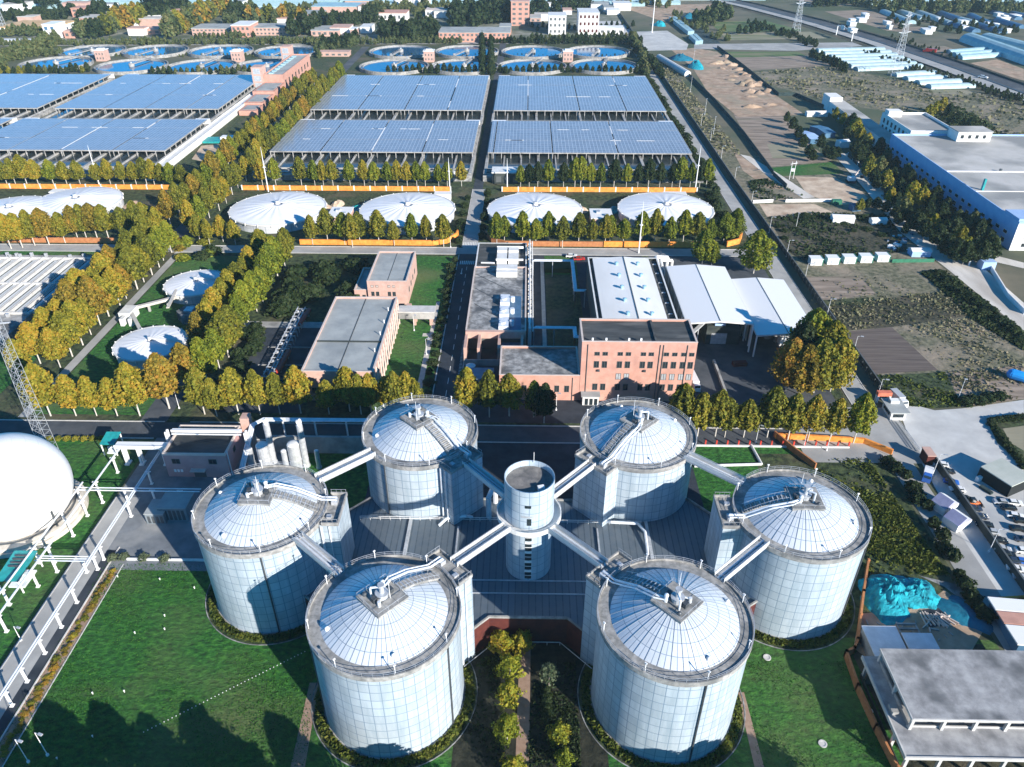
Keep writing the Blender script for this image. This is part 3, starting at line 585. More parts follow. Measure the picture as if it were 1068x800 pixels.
for i in range(18):
    t = i/17
    q = (1033-0*t, 442) ; px, py = (1068-t*2*36, 436+t*2*4) if t < .5 else (1032+(t-.5)*2*36, 441+(t-.5)*2*47)
    x, y, _ = G(px, py); bush(x, y, 1.5, 1.4, 'lf_dark', 'dark green bush in the hedge round the pale field corner', 'hedge round the field corner')
# far woods and rows
def far_row(px0, py0, px1, py1, n, h, cols, where, group, jy=2.0, name='far_tree', stuff=False):
    acc = []
    for i in range(n):
        t = i/max(n-1,1); c = random.choice(cols); px = px0+(px1-px0)*t; py = py0+(py1-py0)*t
        x, y, _ = G(px, py+random.uniform(-jy,jy), 0)
        if stuff: acc.append((x, y, h*random.uniform(.75,1.25), c)); continue
        o = bpy.data.objects.new(name, crown('far', c, random.randrange(4))); sc.collection.objects.link(o)
        hh = h*random.uniform(.8,1.2); o.location = (x,y,-.05*hh); o.scale = (hh*1.05,hh*1.05,hh); o.rotation_euler.z = random.random()*6
        tag(o, f'small {COLW[c]} tree in {where}', 'tree', group + (' ' + COLW[c]))
    if acc:
        V = []; rng = np.random.default_rng(n*13+int(px0))
        for x, y, hh, c in acc:
            q = crown_data(rng, 330, .27, .84, .04, .055, 5, .22, .6)*hh; q[:,0] += x; q[:,1] += y; V.append(q)
        o = bpy.data.objects.new('far_wood', leaf_mesh('far_wood', np.concatenate(V), M[cols[0]])); sc.collection.objects.link(o)
        o['kind'] = 'stuff'; tag(o, where[0].upper()+where[1:] if False else 'mass of small far trees: ' + where, 'wood')
far_row(85,42,120,36,8,20,['lf_far','lf_dark'],'the wood left of the far clarifiers','wood left of the far clarifiers')
far_row(112,36,152,24,14,24,['lf_olive','lf_rust','lf_olive'],'the autumn row behind the far left clarifiers','autumn row behind the far clarifiers')
far_row(158,22,192,12,14,28,['lf_dark','lf_far','lf_olive'],'the tall dark row at the top left','tall dark row at the top left', stuff=True)
far_row(178,42,236,12,20,26,['lf_rust','lf_olive','lf_far'],'the rusty row slanting to the top left','rusty row slanting to the top')
far_row(244,18,268,18,6,22,['lf_far','lf_dark'],'the clump at the top beside the pale sheds','clump at the top')
far_row(262,26,318,24,14,22,['lf_rust','lf_far','lf_olive'],'the row behind the long pink houses','row behind the long pink houses')
far_row(306,38,330,33,6,22,['lf_dark'],'the dark clump right of the long pink houses','dark clump right of the pink houses')
far_row(330,30,395,22,18,20,['lf_dark','lf_far'],'the trees round the grey roofed houses','trees round the grey roofed houses', stuff=True)
far_row(335,52,372,46,12,13,['lf_dark','lf_far'],'the shrubs beyond the end of the avenue','shrubs beyond the avenue', stuff=True)
far_row(400,42,455,38,24,22,['lf_dark','lf_far','lf_olive'],'the wood behind the middle clarifiers','wood behind the middle clarifiers',4, stuff=True)
far_row(474,24,530,22,22,26,['lf_dark','lf_far','lf_olive'],'the wood left of the pink tower block','wood left of the pink tower block',5, stuff=True)
far_row(555,12,612,10,16,20,['lf_dark','lf_far'],'the trees behind the white office blocks','trees behind the white offices',4, stuff=True)
far_row(555,44,662,41,24,9,['lf_dark','lf_far'],'the young row before the white office blocks','young row before the offices',1)
far_row(405,76.5,528,76.5,20,8,['lf_dark'],'the small row between the solar roofs and the middle clarifiers','small row before the middle clarifiers',.6)
far_row(526,76.5,664,76.5,22,8,['lf_dark'],'the small row between the solar roofs and the right clarifiers','small row before the right clarifiers',.6)
far_row(0,78,92,76,18,9,['lf_far','lf_olive','lf_dark'],'the row between the solar roofs and the left clarifiers','row before the left clarifiers',1)
far_row(160,78,262,77,18,8,['lf_far','lf_dark'],'the row before the clarifiers left of the avenue','row before the inner left clarifiers',.8)
far_row(0,70,62,44,24,14,['lf_far','lf_dark'],'the hedge row left of the far clarifiers','hedge row left of the far clarifiers',3, stuff=True)
far_row(0,38,50,38,10,13,['lf_far'],'the row below the yellow roofed hall','row below the yellow hall',1)
far_row(455,41,530,38,13,9,['lf_rust','lf_far'],'the row before the long pink house','row before the long pink house',.5)
far_row(205,41,265,39,14,8,['lf_far','lf_dark'],'the low row before the long pink houses','low row before the pink houses',.5)
far_row(725,24,745,20,8,18,['lf_dark','lf_far'],'the clump beside the dark net ground','clump beside the dark net ground',5)
far_row(744,14,760,24,8,18,['lf_dark','lf_far'],'the clump left of the motorway','clump left of the motorway',4)
far_row(850,6,885,5,9,20,['lf_dark'],'the dark wood above the motorway','dark wood above the motorway', stuff=True)
far_row(890,7,914,8,6,15,['lf_far'],'the thin row above the motorway','thin row above the motorway',1, stuff=True)
far_row(918,12,1068,13,40,18,['lf_far','lf_olive','lf_dark'],'the long wood above the narrow greenhouses','long wood above the narrow greenhouses', stuff=True)
far_row(925,24,1060,34,30,9,['lf_dark','lf_far'],'the trees among the narrow greenhouses','trees among the narrow greenhouses',6, stuff=True)
far_row(846,60,880,74,12,9,['lf_dark','lf_far'],'the bushes at the left end of the plastic tunnels','bushes left of the tunnels',1.5, stuff=True)
far_row(10,10,60,6,12,22,['lf_dark','lf_far'],'the clump in the top left corner','clump in the top left corner',3, stuff=True)
far_row(95,20,110,16,5,20,['lf_dark'],'the clump beside the pale road at the top left','clump beside the pale road',1)
far_row(770,36,790,34,4,12,['lf_dark'],'the pair by the field path left of the motorway','trees by the field path',2)

far_row(0,47.5,480,45.5,120,8,['lf_far','lf_dark'],'the hedge line along the far street behind the clarifiers','x',.8,stuff=True)
far_row(515,45.5,668,45.5,44,8,['lf_dark','lf_far'],'the hedge line before the white offices','x',.8,stuff=True)
far_row(512,40,512.5,78,34,10,['lf_dark','lf_dark'],'the dark conifer rows of the far lane','x',1,stuff=True)
far_row(503,40,503,78,34,10,['lf_dark','lf_dark'],'the dark conifer rows left of the far lane','x',1,stuff=True)
far_row(655,46,690,80,30,10,['lf_dark','lf_far'],'the hedge along the wall road beside the clarifiers','x',2,stuff=True)
far_row(660,44,676,78,26,10,['lf_far','lf_dark'],'the green belt right of the clarifiers','x',3,stuff=True)
far_row(0,58,64,58,26,7,['lf_far','lf_olive'],'the greenery between the left clarifier rows','x',1.5,stuff=True)
far_row(64,59,330,59,70,3,['lf_far','lf_dark'],'the low greenery between the clarifier rows left of the avenue','x',1.2,stuff=True)
far_row(390,59,650,59,60,3,['lf_dark','lf_far'],'the low greenery between the middle and right clarifier rows','x',1.0,stuff=True)
far_row(330,58,372,44,26,9,['lf_far','lf_dark','lf_olive'],'the shrubbery beside the far avenue','x',4,stuff=True)
far_row(60,20,140,18,30,14,['lf_dark','lf_far'],'the thickets round the red huts','x',5,stuff=True)
far_row(0,22,60,18,24,14,['lf_dark','lf_far'],'the thickets behind the yellow hall','x',3,stuff=True)
far_row(236,30,330,12,40,13,['lf_far','lf_dark','lf_rust'],'the scattered trees behind the long pink houses','x',6,stuff=True)
far_row(380,14,470,12,40,14,['lf_far','lf_dark'],'the scattered trees round the houses at the top','x',5,stuff=True)
far_row(555,30,660,30,20,7,['lf_dark'],'the planting round the white offices','x',4,stuff=True)
far_row(640,2,700,6,24,12,['lf_far','lf_dark'],'the trees at the top right of centre','x',3,stuff=True)
far_row(700,20,760,40,24,9,['lf_far','lf_dark'],'the shrubs beside the dark net ground','x',8,stuff=True)
far_row(780,25,850,48,30,8,['lf_dark','lf_far'],'the verge trees below the motorway','x',3,stuff=True)
far_row(900,55,1068,108,44,6,['lf_dark','lf_far'],'the verge bushes along the near side of the motorway','x',2.5,stuff=True)
far_row(930,40,1000,62,24,5,['lf_dark','lf_far'],'the verge bushes along the far side of the motorway','x',3,stuff=True)
# ================================================================== DIGESTERS, TOWER, DECK
SILOS = dict(LO=(-61.66,133.4,0.0),BL=(-27.83,164.1,-45.0),BR=(30.56,164.2,-135.0),RO=(64.98,134.2,180.0),FL=(-27.77,103.2,46.0),FR=(30.66,103.2,134.0))
SR, SH = 15.45, 26.6
def make_silo():
    t = thing('digester_silo', '-', 'silo')
    b = MB(); b.lathe(0,0,[(SR-.25,-.1),(SR-.25,SH-.35)],96,0,nu=44*2.2); build(b,'shell',M['silo_wall'],t,True)
    b = MB(); n = 12; Rd, h = 12.9, 4.6                      # dome: arc from the inner rim to the crown
    prof = [(Rd*math.cos(math.pi/2*k/n)**.92 if k < n else .02, SH+.15+h*math.sin(math.pi/2*k/n)**1.25) for k in range(n+1)]
    prof = [(Rd*(1-k/n)+.02*(k==n), SH+.15+h*(1-(1-k/n)**1.75)) for k in range(n+1)]
    b.lathe(0,0,prof,88,0,nu=64); build(b,'dome',M['silo_dome'],t,True)
    b = MB()                                                 # dome seams standing proud
    for k in range(0,64,2):
        a = 2*math.pi*k/64; q = [(r*math.cos(a), r*math.sin(a), z+.04) for r,z in prof if r > 3.2]
        for p0,p1 in zip(q,q[1:]): b.beam(p0,p1,.09,.07)
    build(b,'dome_seams',M['seam'],t)
    b = MB(); b.lathe(0,0,[(SR-.02,SH-.8),(SR+.1,SH-.75),(SR+.1,SH+.5),(SR-.2,SH+.5),(SR-.2,SH+.1),(12.85,SH+.22),(12.8,SH+.1)],96); build(b,'rim_walkway',M['rim_concrete'],t)
    b = MB()
    for k in range(48):
        a = 2*math.pi*k/48; x, y = (SR-.05)*math.cos(a), (SR-.05)*math.sin(a); b.bar((x,y,SH+.5),(x,y,SH+1.5),.035,5)
    for z in (SH+1.0, SH+1.5): b.lathe(0,0,[(SR-.09,z),(SR-.01,z),(SR-.01,z+.05),(SR-.09,z+.05),(SR-.09,z)],72)
    build(b,'railing',M['metal'],t)
    b = MB()
    for k in range(8):
        a = 2*math.pi*(k+.35)/8; x, y = 15.0*math.cos(a), 15.0*math.sin(a); b.bar((x,y,SH+.2),(x,y,SH+2.6),.09,6); b.box(x-.25,x+.25,y-.12,y+.12,SH+2.5,SH+2.75)
    build(b,'rim_lamps',M['white'],t)
    # stair shaft on the +x side
    b = MB(); x0, x1, hw = 12.6, 19.1, 5.25
    for (p,q) in (((x0,-hw),(x1,-hw)),((x1,-hw),(x1,hw)),((x1,hw),(x0,hw))):
        L = math.hypot(q[0]-p[0],q[1]-p[1]); b.quad((*p,-.1),(*q,-.1),(*q,SH-.2),(*p,SH-.2),0,[(0,0),(L,0),(L,SH),(0,SH)])
    st = build(b,'stair_shaft',M['box_wall'],t)
    b = MB(); b.prism([(14.0,-hw+.05),(x1-.05,-hw+.05),(x1-.05,hw-.05),(14.0,hw-.05)],SH-.6,SH-.1)
    for (p,q) in (((15.3,-hw),(x1+.1,-hw)),((x1,-hw-.1),(x1,hw+.1)),((x1,hw),(15.3,hw))): b.beam((*p,SH+.2),(*q,SH+.2),.3,.9)
    build(b,'shaft_roof',M['rim_concrete'],st)
    b = MB(); b.box(16.2,17.6,1.4,3.0,SH-.1,SH+.9); b.box(16.0,17.2,-3.2,-2.2,SH-.1,SH+.45); build(b,'roof_hatch',M['metal'],st)
    b = MB()
    for y in (-hw+.1,hw-.1): b.beam((15.4,y,SH+1.6),(x1,y,SH+1.6),.06,.06); [b.bar((x,y,SH+.6),(x,y,SH+1.6),.03,4) for x in (15.5,16.7,17.9,19.0)]
    build(b,'shaft_railing',M['metal'],st)
    # crown platform with the mixer gear
    zt = SH+4.75
    b = MB(); b.box(-3.6,3.6,-3.6,3.6,SH+2.6,zt); b.box(-3.75,3.75,-3.75,3.75,zt-.35,zt+.02); pl = build(b,'crown_platform',M['rim_concrete'],t)
    b = MB()
    for s in (-1,1):
        b.beam((-3.6,s*3.6,zt+1),(3.6,s*3.6,zt+1),.06,.06); b.beam((s*3.6,-3.6,zt+1),(s*3.6,3.6,zt+1),.06,.06)
        for q in (-3.6,-1.2,1.2,3.6): b.bar((q,s*3.6,zt),(q,s*3.6,zt+1),.035,4); b.bar((s*3.6,q,zt),(s*3.6,q,zt+1),.035,4)
    build(b,'platform_railing',M['metal'],pl)
    b = MB(); b.bar((0,0,zt),(0,0,zt+1.1),1.15,14); b.bar((0,0,zt+1.1),(0,0,zt+1.3),1.4,14); b.bar((0,0,zt+1.3),(0,0,zt+3.0),.5,10); b.bar((0,0,zt+3.0),(0,0,zt+3.5),.7,10)
    build(b,'mixer_drive',M['metal'],t)
    b = MB(); b.path([(-1.6,1.5,zt),(-1.6,1.5,zt+2.6),(-.4,.6,zt+2.6),(0,0,zt+2.2)],.22,7); build(b,'gas_pipe',M['pipe'],t); b = MB(); b.bar((1.5,1.7,zt),(1.5,1.7,zt+1.6),.4,9); b.ball((1.5,1.7,zt+1.7),.5); build(b,'breather_valve',M['pipe'],t); b = MB(); b.bar((-1.9,-1.6,zt),(-1.9,-1.6,zt+1.3),.35,8); b.bar((-1.9,-1.6,zt+1.0),(-.4,-.8,zt+1.0),.2,7)
    build(b,'drain_pipe',M['pipe'],t)
    b = MB(); b.bar((.9,-1.4,zt),(.9,-1.4,zt+6.2),.07,6,0,.04); build(b,'mast',M['white'],t)
    b = MB(); b.box(-2.4,-1.5,-.5,.6,zt,zt+1.2); build(b,'control_box',M['dark_metal'],t); b = MB(); b.box(1.6,2.5,-.6,.5,zt,zt+.9); build(b,'control_box',M['dark_metal'],t); b = MB(); b.ball((-2.4,2.6,zt+.5),.5); build(b,'float_tank',M['dark_metal'],t)
    # walkway with treads from the platform down to the stair shaft, and the pipes beside it
    b = MB(); z0, z1 = zt-.1, SH+.45
    def zz(x): return z0+(z1-z0)*((x-3.1)/(13.6-3.1))**1.55
    xs = [3.6+10.0*k/21 for k in range(22)]
    for a, c in zip(xs, xs[1:]):
        b.box(a, c, -1.25, .95, min(zz(a),zz(c))-.4, zz((a+c)/2)+.08)
    ww = build(b,'dome_walkway',M['rim_concrete'],t)
    b = MB()
    for s in (-1.25,.95):
        for a, c in zip(xs[::3], xs[3::3]): b.beam((a,s,zz(a)+1.05),(c,s,zz(c)+1.05),.06,.06); b.bar((a,s,zz(a)),(a,s,zz(a)+1.05),.035,4)
    for a in xs[1::2]: b.box(a-.12,a+.12,-1.2,.9,zz(a)+.08,zz(a)+.2)
    build(b,'walkway_treads',M['metal'],ww)
    b = MB()
    for y, r in ((2.1,.28),(3.0,.18)): b.path([(1.2,y*.6,zt+.6),(3.6,y,zt+.45),(8,y,zz(8)+.7),(13.8,y,SH+1.1),(17.2,y,SH+1.1),(17.2,y,SH-.2)],r,8)
    build(b,'dome_pipes',M['pipe'],t)
    b = MB()
    for a in (R_(-118), R_(160)):
        x, y = 11.6*math.cos(a), 11.6*math.sin(a); b.bar((x,y,SH+.3),(x,y,SH+1.2),.42,12); b.ball((x,y,SH+1.2),.5)
    build(b,'dome_vents',M['white'],t,True)
    for a in (R_(-75), R_(150)):
        b = MB(); x, y = (SR-.05)*math.cos(a), (SR-.05)*math.sin(a); b.bar((x,y,0),(x,y,SH-.8),.19,6); build(b,'downpipe',M['dark_metal'],t)
    b = MB(); b.bar((15.2,-hw-.25,0),(15.2,-hw-.25,SH-.4),.3,8); b.bar((17.0,-hw-.2,0),(17.0,-hw-.2,SH-.4),.16,7); build(b,'riser_pipes',M['pipe'],t)
    b = MB(); b.lathe(0,0,[(SR+.1,-.1),(SR+.1,.5),(SR-.3,.55)],64); build(b,'foundation',M['concrete'],t)
    return t
s0 = make_silo(); SL = dict(FL='big white digester silo at the front left, its whole wall in the sun',FR='big white digester silo at the front right of the tower',LO='white digester silo at the far left, shaded low by its front neighbour',BL='white digester silo at the back left, between the tower and the pink building',BR='white digester silo at the back right, in front of the salmon works building',RO='white digester silo at the far right, next to the rust brown fence')
for k, (x, y, a) in SILOS.items():
    if k == 'FL': s0.location = (x,y,0); s0.rotation_euler.z = R_(a); s0['label'] = SL[k]; s0['group'] = 'digester silos'; KID.pop(s0, None)
    else: dup(s0, (x,y,0), R_(a), SL[k], 'digester silos')
# grassy hedge rings round the outer silos
for k, wh in (('FL','front left'),('FR','front right'),('LO','far left'),('RO','far right')):
    x, y, _ = SILOS[k]; rng = np.random.default_rng(len(wh)); n = 4200
    a = rng.random(n)*6.283; r = 15.6+1.75*rng.random(n)**1.2; c = np.stack([r*np.cos(a), r*np.sin(a), .15+.75*rng.random(n)*(1-((r-16.3)/1.6)**2)],1)
    u = rng.standard_normal((n,3)); u /= np.linalg.norm(u,axis=1,keepdims=True); v = np.cross(u, rng.standard_normal((n,3))); v /= np.linalg.norm(v,axis=1,keepdims=True)
    s = (.16+.2*rng.random(n))[:,None]
    o = bpy.data.objects.new('ring_hedge', leaf_mesh('ring_hedge', np.stack([c-u*s-v*s,c+u*s-v*s,c+u*s+v*s,c-u*s+v*s],1).reshape(-1,3), M['lf_grass'])); sc.collection.objects.link(o)
    o.location = (x,y,0); tag(o, f'low green hedge ring round the foot of the {wh} silo', 'hedge')
    b = MB(); b.lathe(x,y,[(SR,.06),(18.0,.07)],64); o = build(b,'planting_ring',M['rough_grass']); o['kind'] = 'structure'
    b = MB(); b.lathe(x,y,[(18.0,.02),(18.0,.16),(18.2,.16),(18.2,.02)],64); o = build(b,'ring_kerb',M['old_concrete']); o['kind'] = 'structure'
# the low service building whose metal roof fills the space between the silos
TX, TY, DZ = 1.45, 133.7, 9.0
deck = thing('service_building', 'low service building with blue grey metal roof filling the space between the six silos', 'building', (TX,TY,0))
dp = [(-7.5,117),(10.5,117),(18,109.5),(36,110),(60,126),(60,141),(45,158),(13,157),(-10,157),(-41.5,157),(-57,141),(-57,126),(-33,110),(-15,109.5)]
b = MB(); b.prism(dp, 0, DZ-.05, 0); build(b,'wall',M['maroon'],deck)
b = MB(); b.prism(dp, DZ-.04, DZ, 0); rf = build(b,'roof',M['deck'],deck)
b = MB()
for p,q in zip(dp, dp[1:]+dp[:1]): b.beam((*p,DZ+.25),(*q,DZ+.25),.4,.6)
build(b,'parapet',M['rim_concrete'],rf)
b = MB()
for x0,x1,y0,y1 in ((-30,-29.2,118,149),(-17,-16.6,119,146),(19.2,19.6,119,146),(32,32.8,118,149)): b.box(x0,x1,y0,y1,DZ,DZ+.5)
for y in (124,128): b.box(-14,17,y,y+.25,DZ,DZ+.2)
build(b,'roof_ridge',M['metal'],rf)
b = MB()
for x0,x1,y in ((-43,-6,148.5),(9,31,148.0),(33,47,130.5)):
    for z in (DZ+.7,DZ+1.3): b.bar((x0,y,z),(x1,y,z),.07,5)
    n = int((x1-x0)/2.5)
    for k in range(n+1): b.bar((x0+(x1-x0)*k/n,y,DZ),(x0+(x1-x0)*k/n,y,DZ+1.3),.05,4)
build(b,'roof_railing',M['white'],rf)
b = MB(); b.path([(-22,146.6,DZ+.1),(-20,148,DZ+1.4),(-15,149,DZ+1.4),(-13.5,150,DZ+.1)],.4,8); build(b,'roof_pipe',M['pipe'],deck); b = MB(); b.path([(21,149,DZ+.1),(23,147.4,DZ+1.4),(30,147,DZ+1.4),(31.5,144,DZ+1.4),(31.5,137,DZ+.1)],.4,8); build(b,'roof_pipe',M['pipe'],deck); b = MB(); b.path([(-9,150,DZ+.1),(-9,150,DZ+7),(-7.5,156,DZ+7),(-7.5,156,0)],.7,8)
build(b,'roof_pipe',M['pipe'],deck)
b = MB(); b.path([(-6,116.6,1.1),(9,116.6,1.1),(16,109.6,1.1)],.1,5); b.path([(-6,116.6,1.1),(-13,109.6,1.1)],.1,5)
for x in (-6,-2,2,6,9): b.bar((x,116.6,0),(x,116.6,1.1),.08,5)
solo(b,'guard_rail',M['metal'],'grey pipe guard rail in front of the maroon wall between the front silos','railing')
# central lift tower
tw = thing('lift_tower','round white lift tower standing in the middle of the six silos','tower',(TX,TY,0))
b = MB(); b.lathe(TX,TY,[(5.5,DZ-.2),(5.5,26)],48,nu=16*2.2); build(b,'lower_shaft',M['silo_wall'],tw,True)
b = MB(); b.lathe(TX,TY,[(5.8,26),(5.8,37.2)],48,nu=16*2.2); b.lathe(TX,TY,[(5.8,37.2),(5.5,37.2),(5.5,35.6)],48,nu=16*2.2); build(b,'upper_drum',M['silo_wall'],tw,True)
b = MB(); b.disc(TX,TY,35.7,5.5); build(b,'flat_roof',mat('tar_roof',[(.05,.055,.06),(.16,.155,.15),(.30,.28,.26)],.95,.35,detail=9,pos=(.3,.75)),tw)
b = MB(); b.obox(TX+2.6,TY-2.9,35.7,36.7,1.5,1.1,.3); build(b,'roof_hatch',M['white'],tw)
b = MB(); b.lathe(TX,TY,[(5.5,25.4),(7.6,25.5),(7.6,26.7),(7.35,26.7),(7.35,25.9),(5.7,25.9)],48); build(b,'balcony',M['off_white'],tw)
b = MB()
for k in range(24):
    a = 2*math.pi*k/24; x, y = TX+7.5*math.cos(a), TY+7.5*math.sin(a); b.bar((x,y,26.7),(x,y,27.4),.04,4)
b.lathe(TX,TY,[(7.46,27.4),(7.54,27.4),(7.54,27.46),(7.46,27.46),(7.46,27.4)],48); build(b,'balcony_railing',M['metal'],tw)
def curved(b, r, a0, a1, z0, z1):
    n = 6; b.lathe(TX,TY,[(r-.05,z0),(r,z0),(r,z1),(r-.05,z1)],n,0,R_(a0),R_(a1))
for k in range(5):
    z = DZ+.8+k*3.1; b = MB(); curved(b,5.56,-99,-83,z,z+2.3); wi = build(b,'window',M['glass'],tw)
    b = MB(); curved(b,5.62,-99.6,-82.4,z+1.05,z+1.2); curved(b,5.62,-99.6,-82.4,z+2.25,z+2.95); build(b,'window_frame',M['white'],wi)
for z in (27.4,):
    b = MB(); curved(b,5.86,-95,-85,z,z+2.0); build(b,'door',M['glass'],tw)
b = MB(); curved(b,5.86,-100,-86,32.6,33.4); build(b,'window',M['glass'],tw)
b = MB(); curved(b,5.86,-108,-82,29.7,30.2); build(b,'window',M['metal'],tw)
b = MB(); b.bar((TX+1,TY+5.2,37),(TX+1,TY+5.2,40),.06,5); build(b,'mast',M['white'],tw)
# covered walkways
def bridge(p, q, label, wd=2.2):
    p, q = Vector(p), Vector(q); t = thing('covered_walkway', label, 'walkway', (p+q)/2, 'covered walkways between silos and tower')
    d = (q-p).normalized(); n = Vector((-d.y,d.x,0)).normalized()
    b = MB(); b.beam(p,q,wd,.5); build(b,'walkway_floor',M['metal'],t)
    for s in (-1,1):
        b = MB(); b.beam(p+n*s*wd/2+Vector((0,0,.75)), q+n*s*wd/2+Vector((0,0,.75)), .08, 1.15); build(b,'side_panel',M['off_white'],t)
        b = MB(); b.beam(p+n*s*wd/2+Vector((0,0,1.55)), q+n*s*wd/2+Vector((0,0,1.55)), .09, .09)
        m = max(int((q-p).length/1.6),2)
        for k in range(m+1): c = p+(q-p)*k/m+n*s*wd/2; b.bar(c+Vector((0,0,.2)),c+Vector((0,0,1.55)),.04,4)
        build(b,'handrail',M['metal'],t)
    b = MB(); b.path([p+n*.5+Vector((0,0,.45)),q+n*.5+Vector((0,0,.45))],.2,7); b.path([p-n*.3+Vector((0,0,.45)),q-n*.3+Vector((0,0,.45))],.28,7); build(b,'walkway_pipes',M['pipe'],t)
def ann(k, r=18.6):
    x, y, a = SILOS[k]; return Vector((x+r*math.cos(R_(a)), y+r*math.sin(R_(a)), SH-.2))
for k, wh in (('BL','back left'),('BR','back right'),('FL','front left'),('FR','front right')):
    p = ann(k); d = Vector((TX,TY,0))-Vector((p.x,p.y,0)); e = Vector((TX,TY,0))-d.normalized()*7.2
    bridge(p, (e.x,e.y,25.9), f'covered walkway from the lift tower to the {wh} silo')
for a_, c_, wh in (('BL','LO','back left and far left'),('LO','FL','far left and front left'),('BR','RO','back right and far right'),('RO','FR','far right and front right')):
    A, B_ = Vector((*SILOS[a_][:2],SH+.1)), Vector((*SILOS[c_][:2],SH+.1)); d = (B_-A).normalized()
    bridge(A+d*14.8, B_-d*14.8, f'covered walkway joining the {wh} silos', 2.4)
# ------------------------------------------------------------------ gas holder and pipework on the left
gx, gy, gz, gr = -140.8, 157.4, 11.2, 14.9
gh = thing('gas_holder','huge white spherical gas holder on a pale ring base at the left edge','gas holder',(gx,gy,0))
b = MB(); n = 22; a0 = math.asin(max(-1,(2.6-gz)/gr))
b.lathe(gx,gy,[(max(gr*math.cos(a0+(math.pi/2-a0)*k/n),.02), gz+gr*math.sin(a0+(math.pi/2-a0)*k/n)) for k in range(n+1)],72); build(b,'membrane',M['membrane'],gh,True)
b = MB(); b.lathe(gx,gy,[(16.3,0),(16.3,1.4),(15.6,1.4),(15.6,2.4),(12.2,2.7)],72); build(b,'ring_base',mat('ring_base',[(.45,.41,.35),(.62,.58,.51)],.85,.5,detail=8),gh)
b = MB(); b.lathe(gx,gy,[(13.9,2.6),(14.0,3.0),(13.7,3.1)],72); build(b,'anchor_ring',M['dark_metal'],gh)
b = MB(); b.path([(gx+14.6*math.cos(R_(-25)),gy+14.6*math.sin(R_(-25)),z) for z in (2.6,8.0)],.3,7); build(b,'inspection_pipe',M['dark_metal'],gh)
b = MB(); ex, ey, _ = G(71,522); b.obox(ex,ey,0,1.1,4.2,3.0,.5); b.obox(ex+.5,ey+1.2,1.1,2.2,1.5,1.0,.5); b.path([(ex-2,ey-1,1.5),(ex+2,ey-1.5,1.5),(ex+3,ey+1,1.0)],.25,7); b.bar((ex+1,ey-1,1),(ex+1,ey-1,2.6),.5,9)
solo(b,'blower_set',M['off_white'],'white blower set with pipes at the foot of the gas holder','machine')
def rack(pts, label, posts, offs=(-.35,.35), r=.22, z=5.0, m='pipe', name='pipe_rack', foot=True):
    p0 = Vector((*pts[0][:2],0)); t = thing(name, label, 'pipe rack', p0, 'white pipe racks')
    b = MB()
    for o in offs:
        q = []
        for i, p in enumerate(pts):
            d = Vector(pts[min(i+1,len(pts)-1)])-Vector(pts[max(i-1,0)]); nn = Vector((-d.y,d.x,0)); nn = nn.normalized() if nn.length > 0 else Vector((1,0,0))
            q.append(Vector(p)+nn*o)
        b.path(q, r, 8)
    build(b,'pipes',M[m],t)
    for x, y in posts:
        b = MB(); b.box(x-.22,x+.22,y-.22,y+.22,.1,z-.2); b.box(x-.85,x+.85,y-.2,y+.2,z-.32,z-.1)
        if foot: b.box(x-.42,x+.42,y-.42,y+.42,0,.3)
        build(b,'post',M['white'],t)
    return t
rack([(-110.8,60,5.2),(-110.8,185,5.2)],'long white pipe rack along the right side of the concrete pipe road',[(-110.8,y) for y in (86,92.5,98.5,104.5,112,119.5,127,138,141.5,158,172)],(-.3,.3),.2)
rack([(-123.3,95,6),(-123.3,181,6)],'white pipe rack beside the gas holder, nearer the pipe road',[(-123.3,y) for y in (104,118,132,140,150,158,166,177)],(-.2,),.28,6)
rack([(-127.2,95,5.6),(-127.2,166,5.6)],'outer white pipe rack passing right in front of the gas holder',[(-127.2,y) for y in (108,126,140,154,163)],(-.2,),.25,5.6)
rack([(-127.2,163.5,5.3),(-92,163.5,5.3)],'white pipe rack crossing the pipe road from gas holder to pump house',[(-121.5,163.5),(-114,163.5),(-106,163.5),(-98,163.5)],(-.55,.55),.18,5.2)
rack([(-125,137.0,5.0),(-111,137.0,5.0)],'short white pipe rack crossing the pipe road by the near green canopy',[(-121,137),(-113.2,137)],(-.8,0,.8),.16,4.8)
def gantry(x0,x1,y,z,wd,label,posts):
    t = thing('pipe_bridge', label, 'pipe bridge', ((x0+x1)/2,y,0)); b = MB(); b.box(x0,x1,y-wd/2,y+wd/2,z,z+.5); b.box(x0,x1,y-wd/2,y-wd/2+.2,z+.5,z+.9); build(b,'deck_cover',M['white'],t)
    b = MB(); b.bar((x0,y-.6,z-.7),(x1,y-.6,z-.7),.25,8); b.bar((x0,y+.6,z-.7),(x1,y+.6,z-.7),.25,8); build(b,'pipes',M['pipe'],t)
    for x in posts:
        b = MB(); b.box(x-.3,x+.3,y-.9,y-.4,0,z); b.box(x-.3,x+.3,y+.4,y+.9,0,z); b.box(x-.7,x+.7,y-1.2,y+1.2,0,.5); build(b,'post',M['white'],t)
gantry(-124,-107.6,181.5,7,2.6,'wide white pipe bridge over the yard left of the pump house',(-122,-117.5,-110))
gantry(-107.2,-86,184.6,10.4,1.4,'white pipe bridge running over the pump house roof',(-109,-84.8))
rack([(-84.5,176,3),(-84.5,190,9),(-82,193,9),(-20,193.3,9)],'light blue grey pipe rack along the street behind the boiler yard',[(-76,193.3),(-66,193.3),(-56,193.3),(-46,193.3),(-36,193.3)],(-.6,0,.6),.3,9)
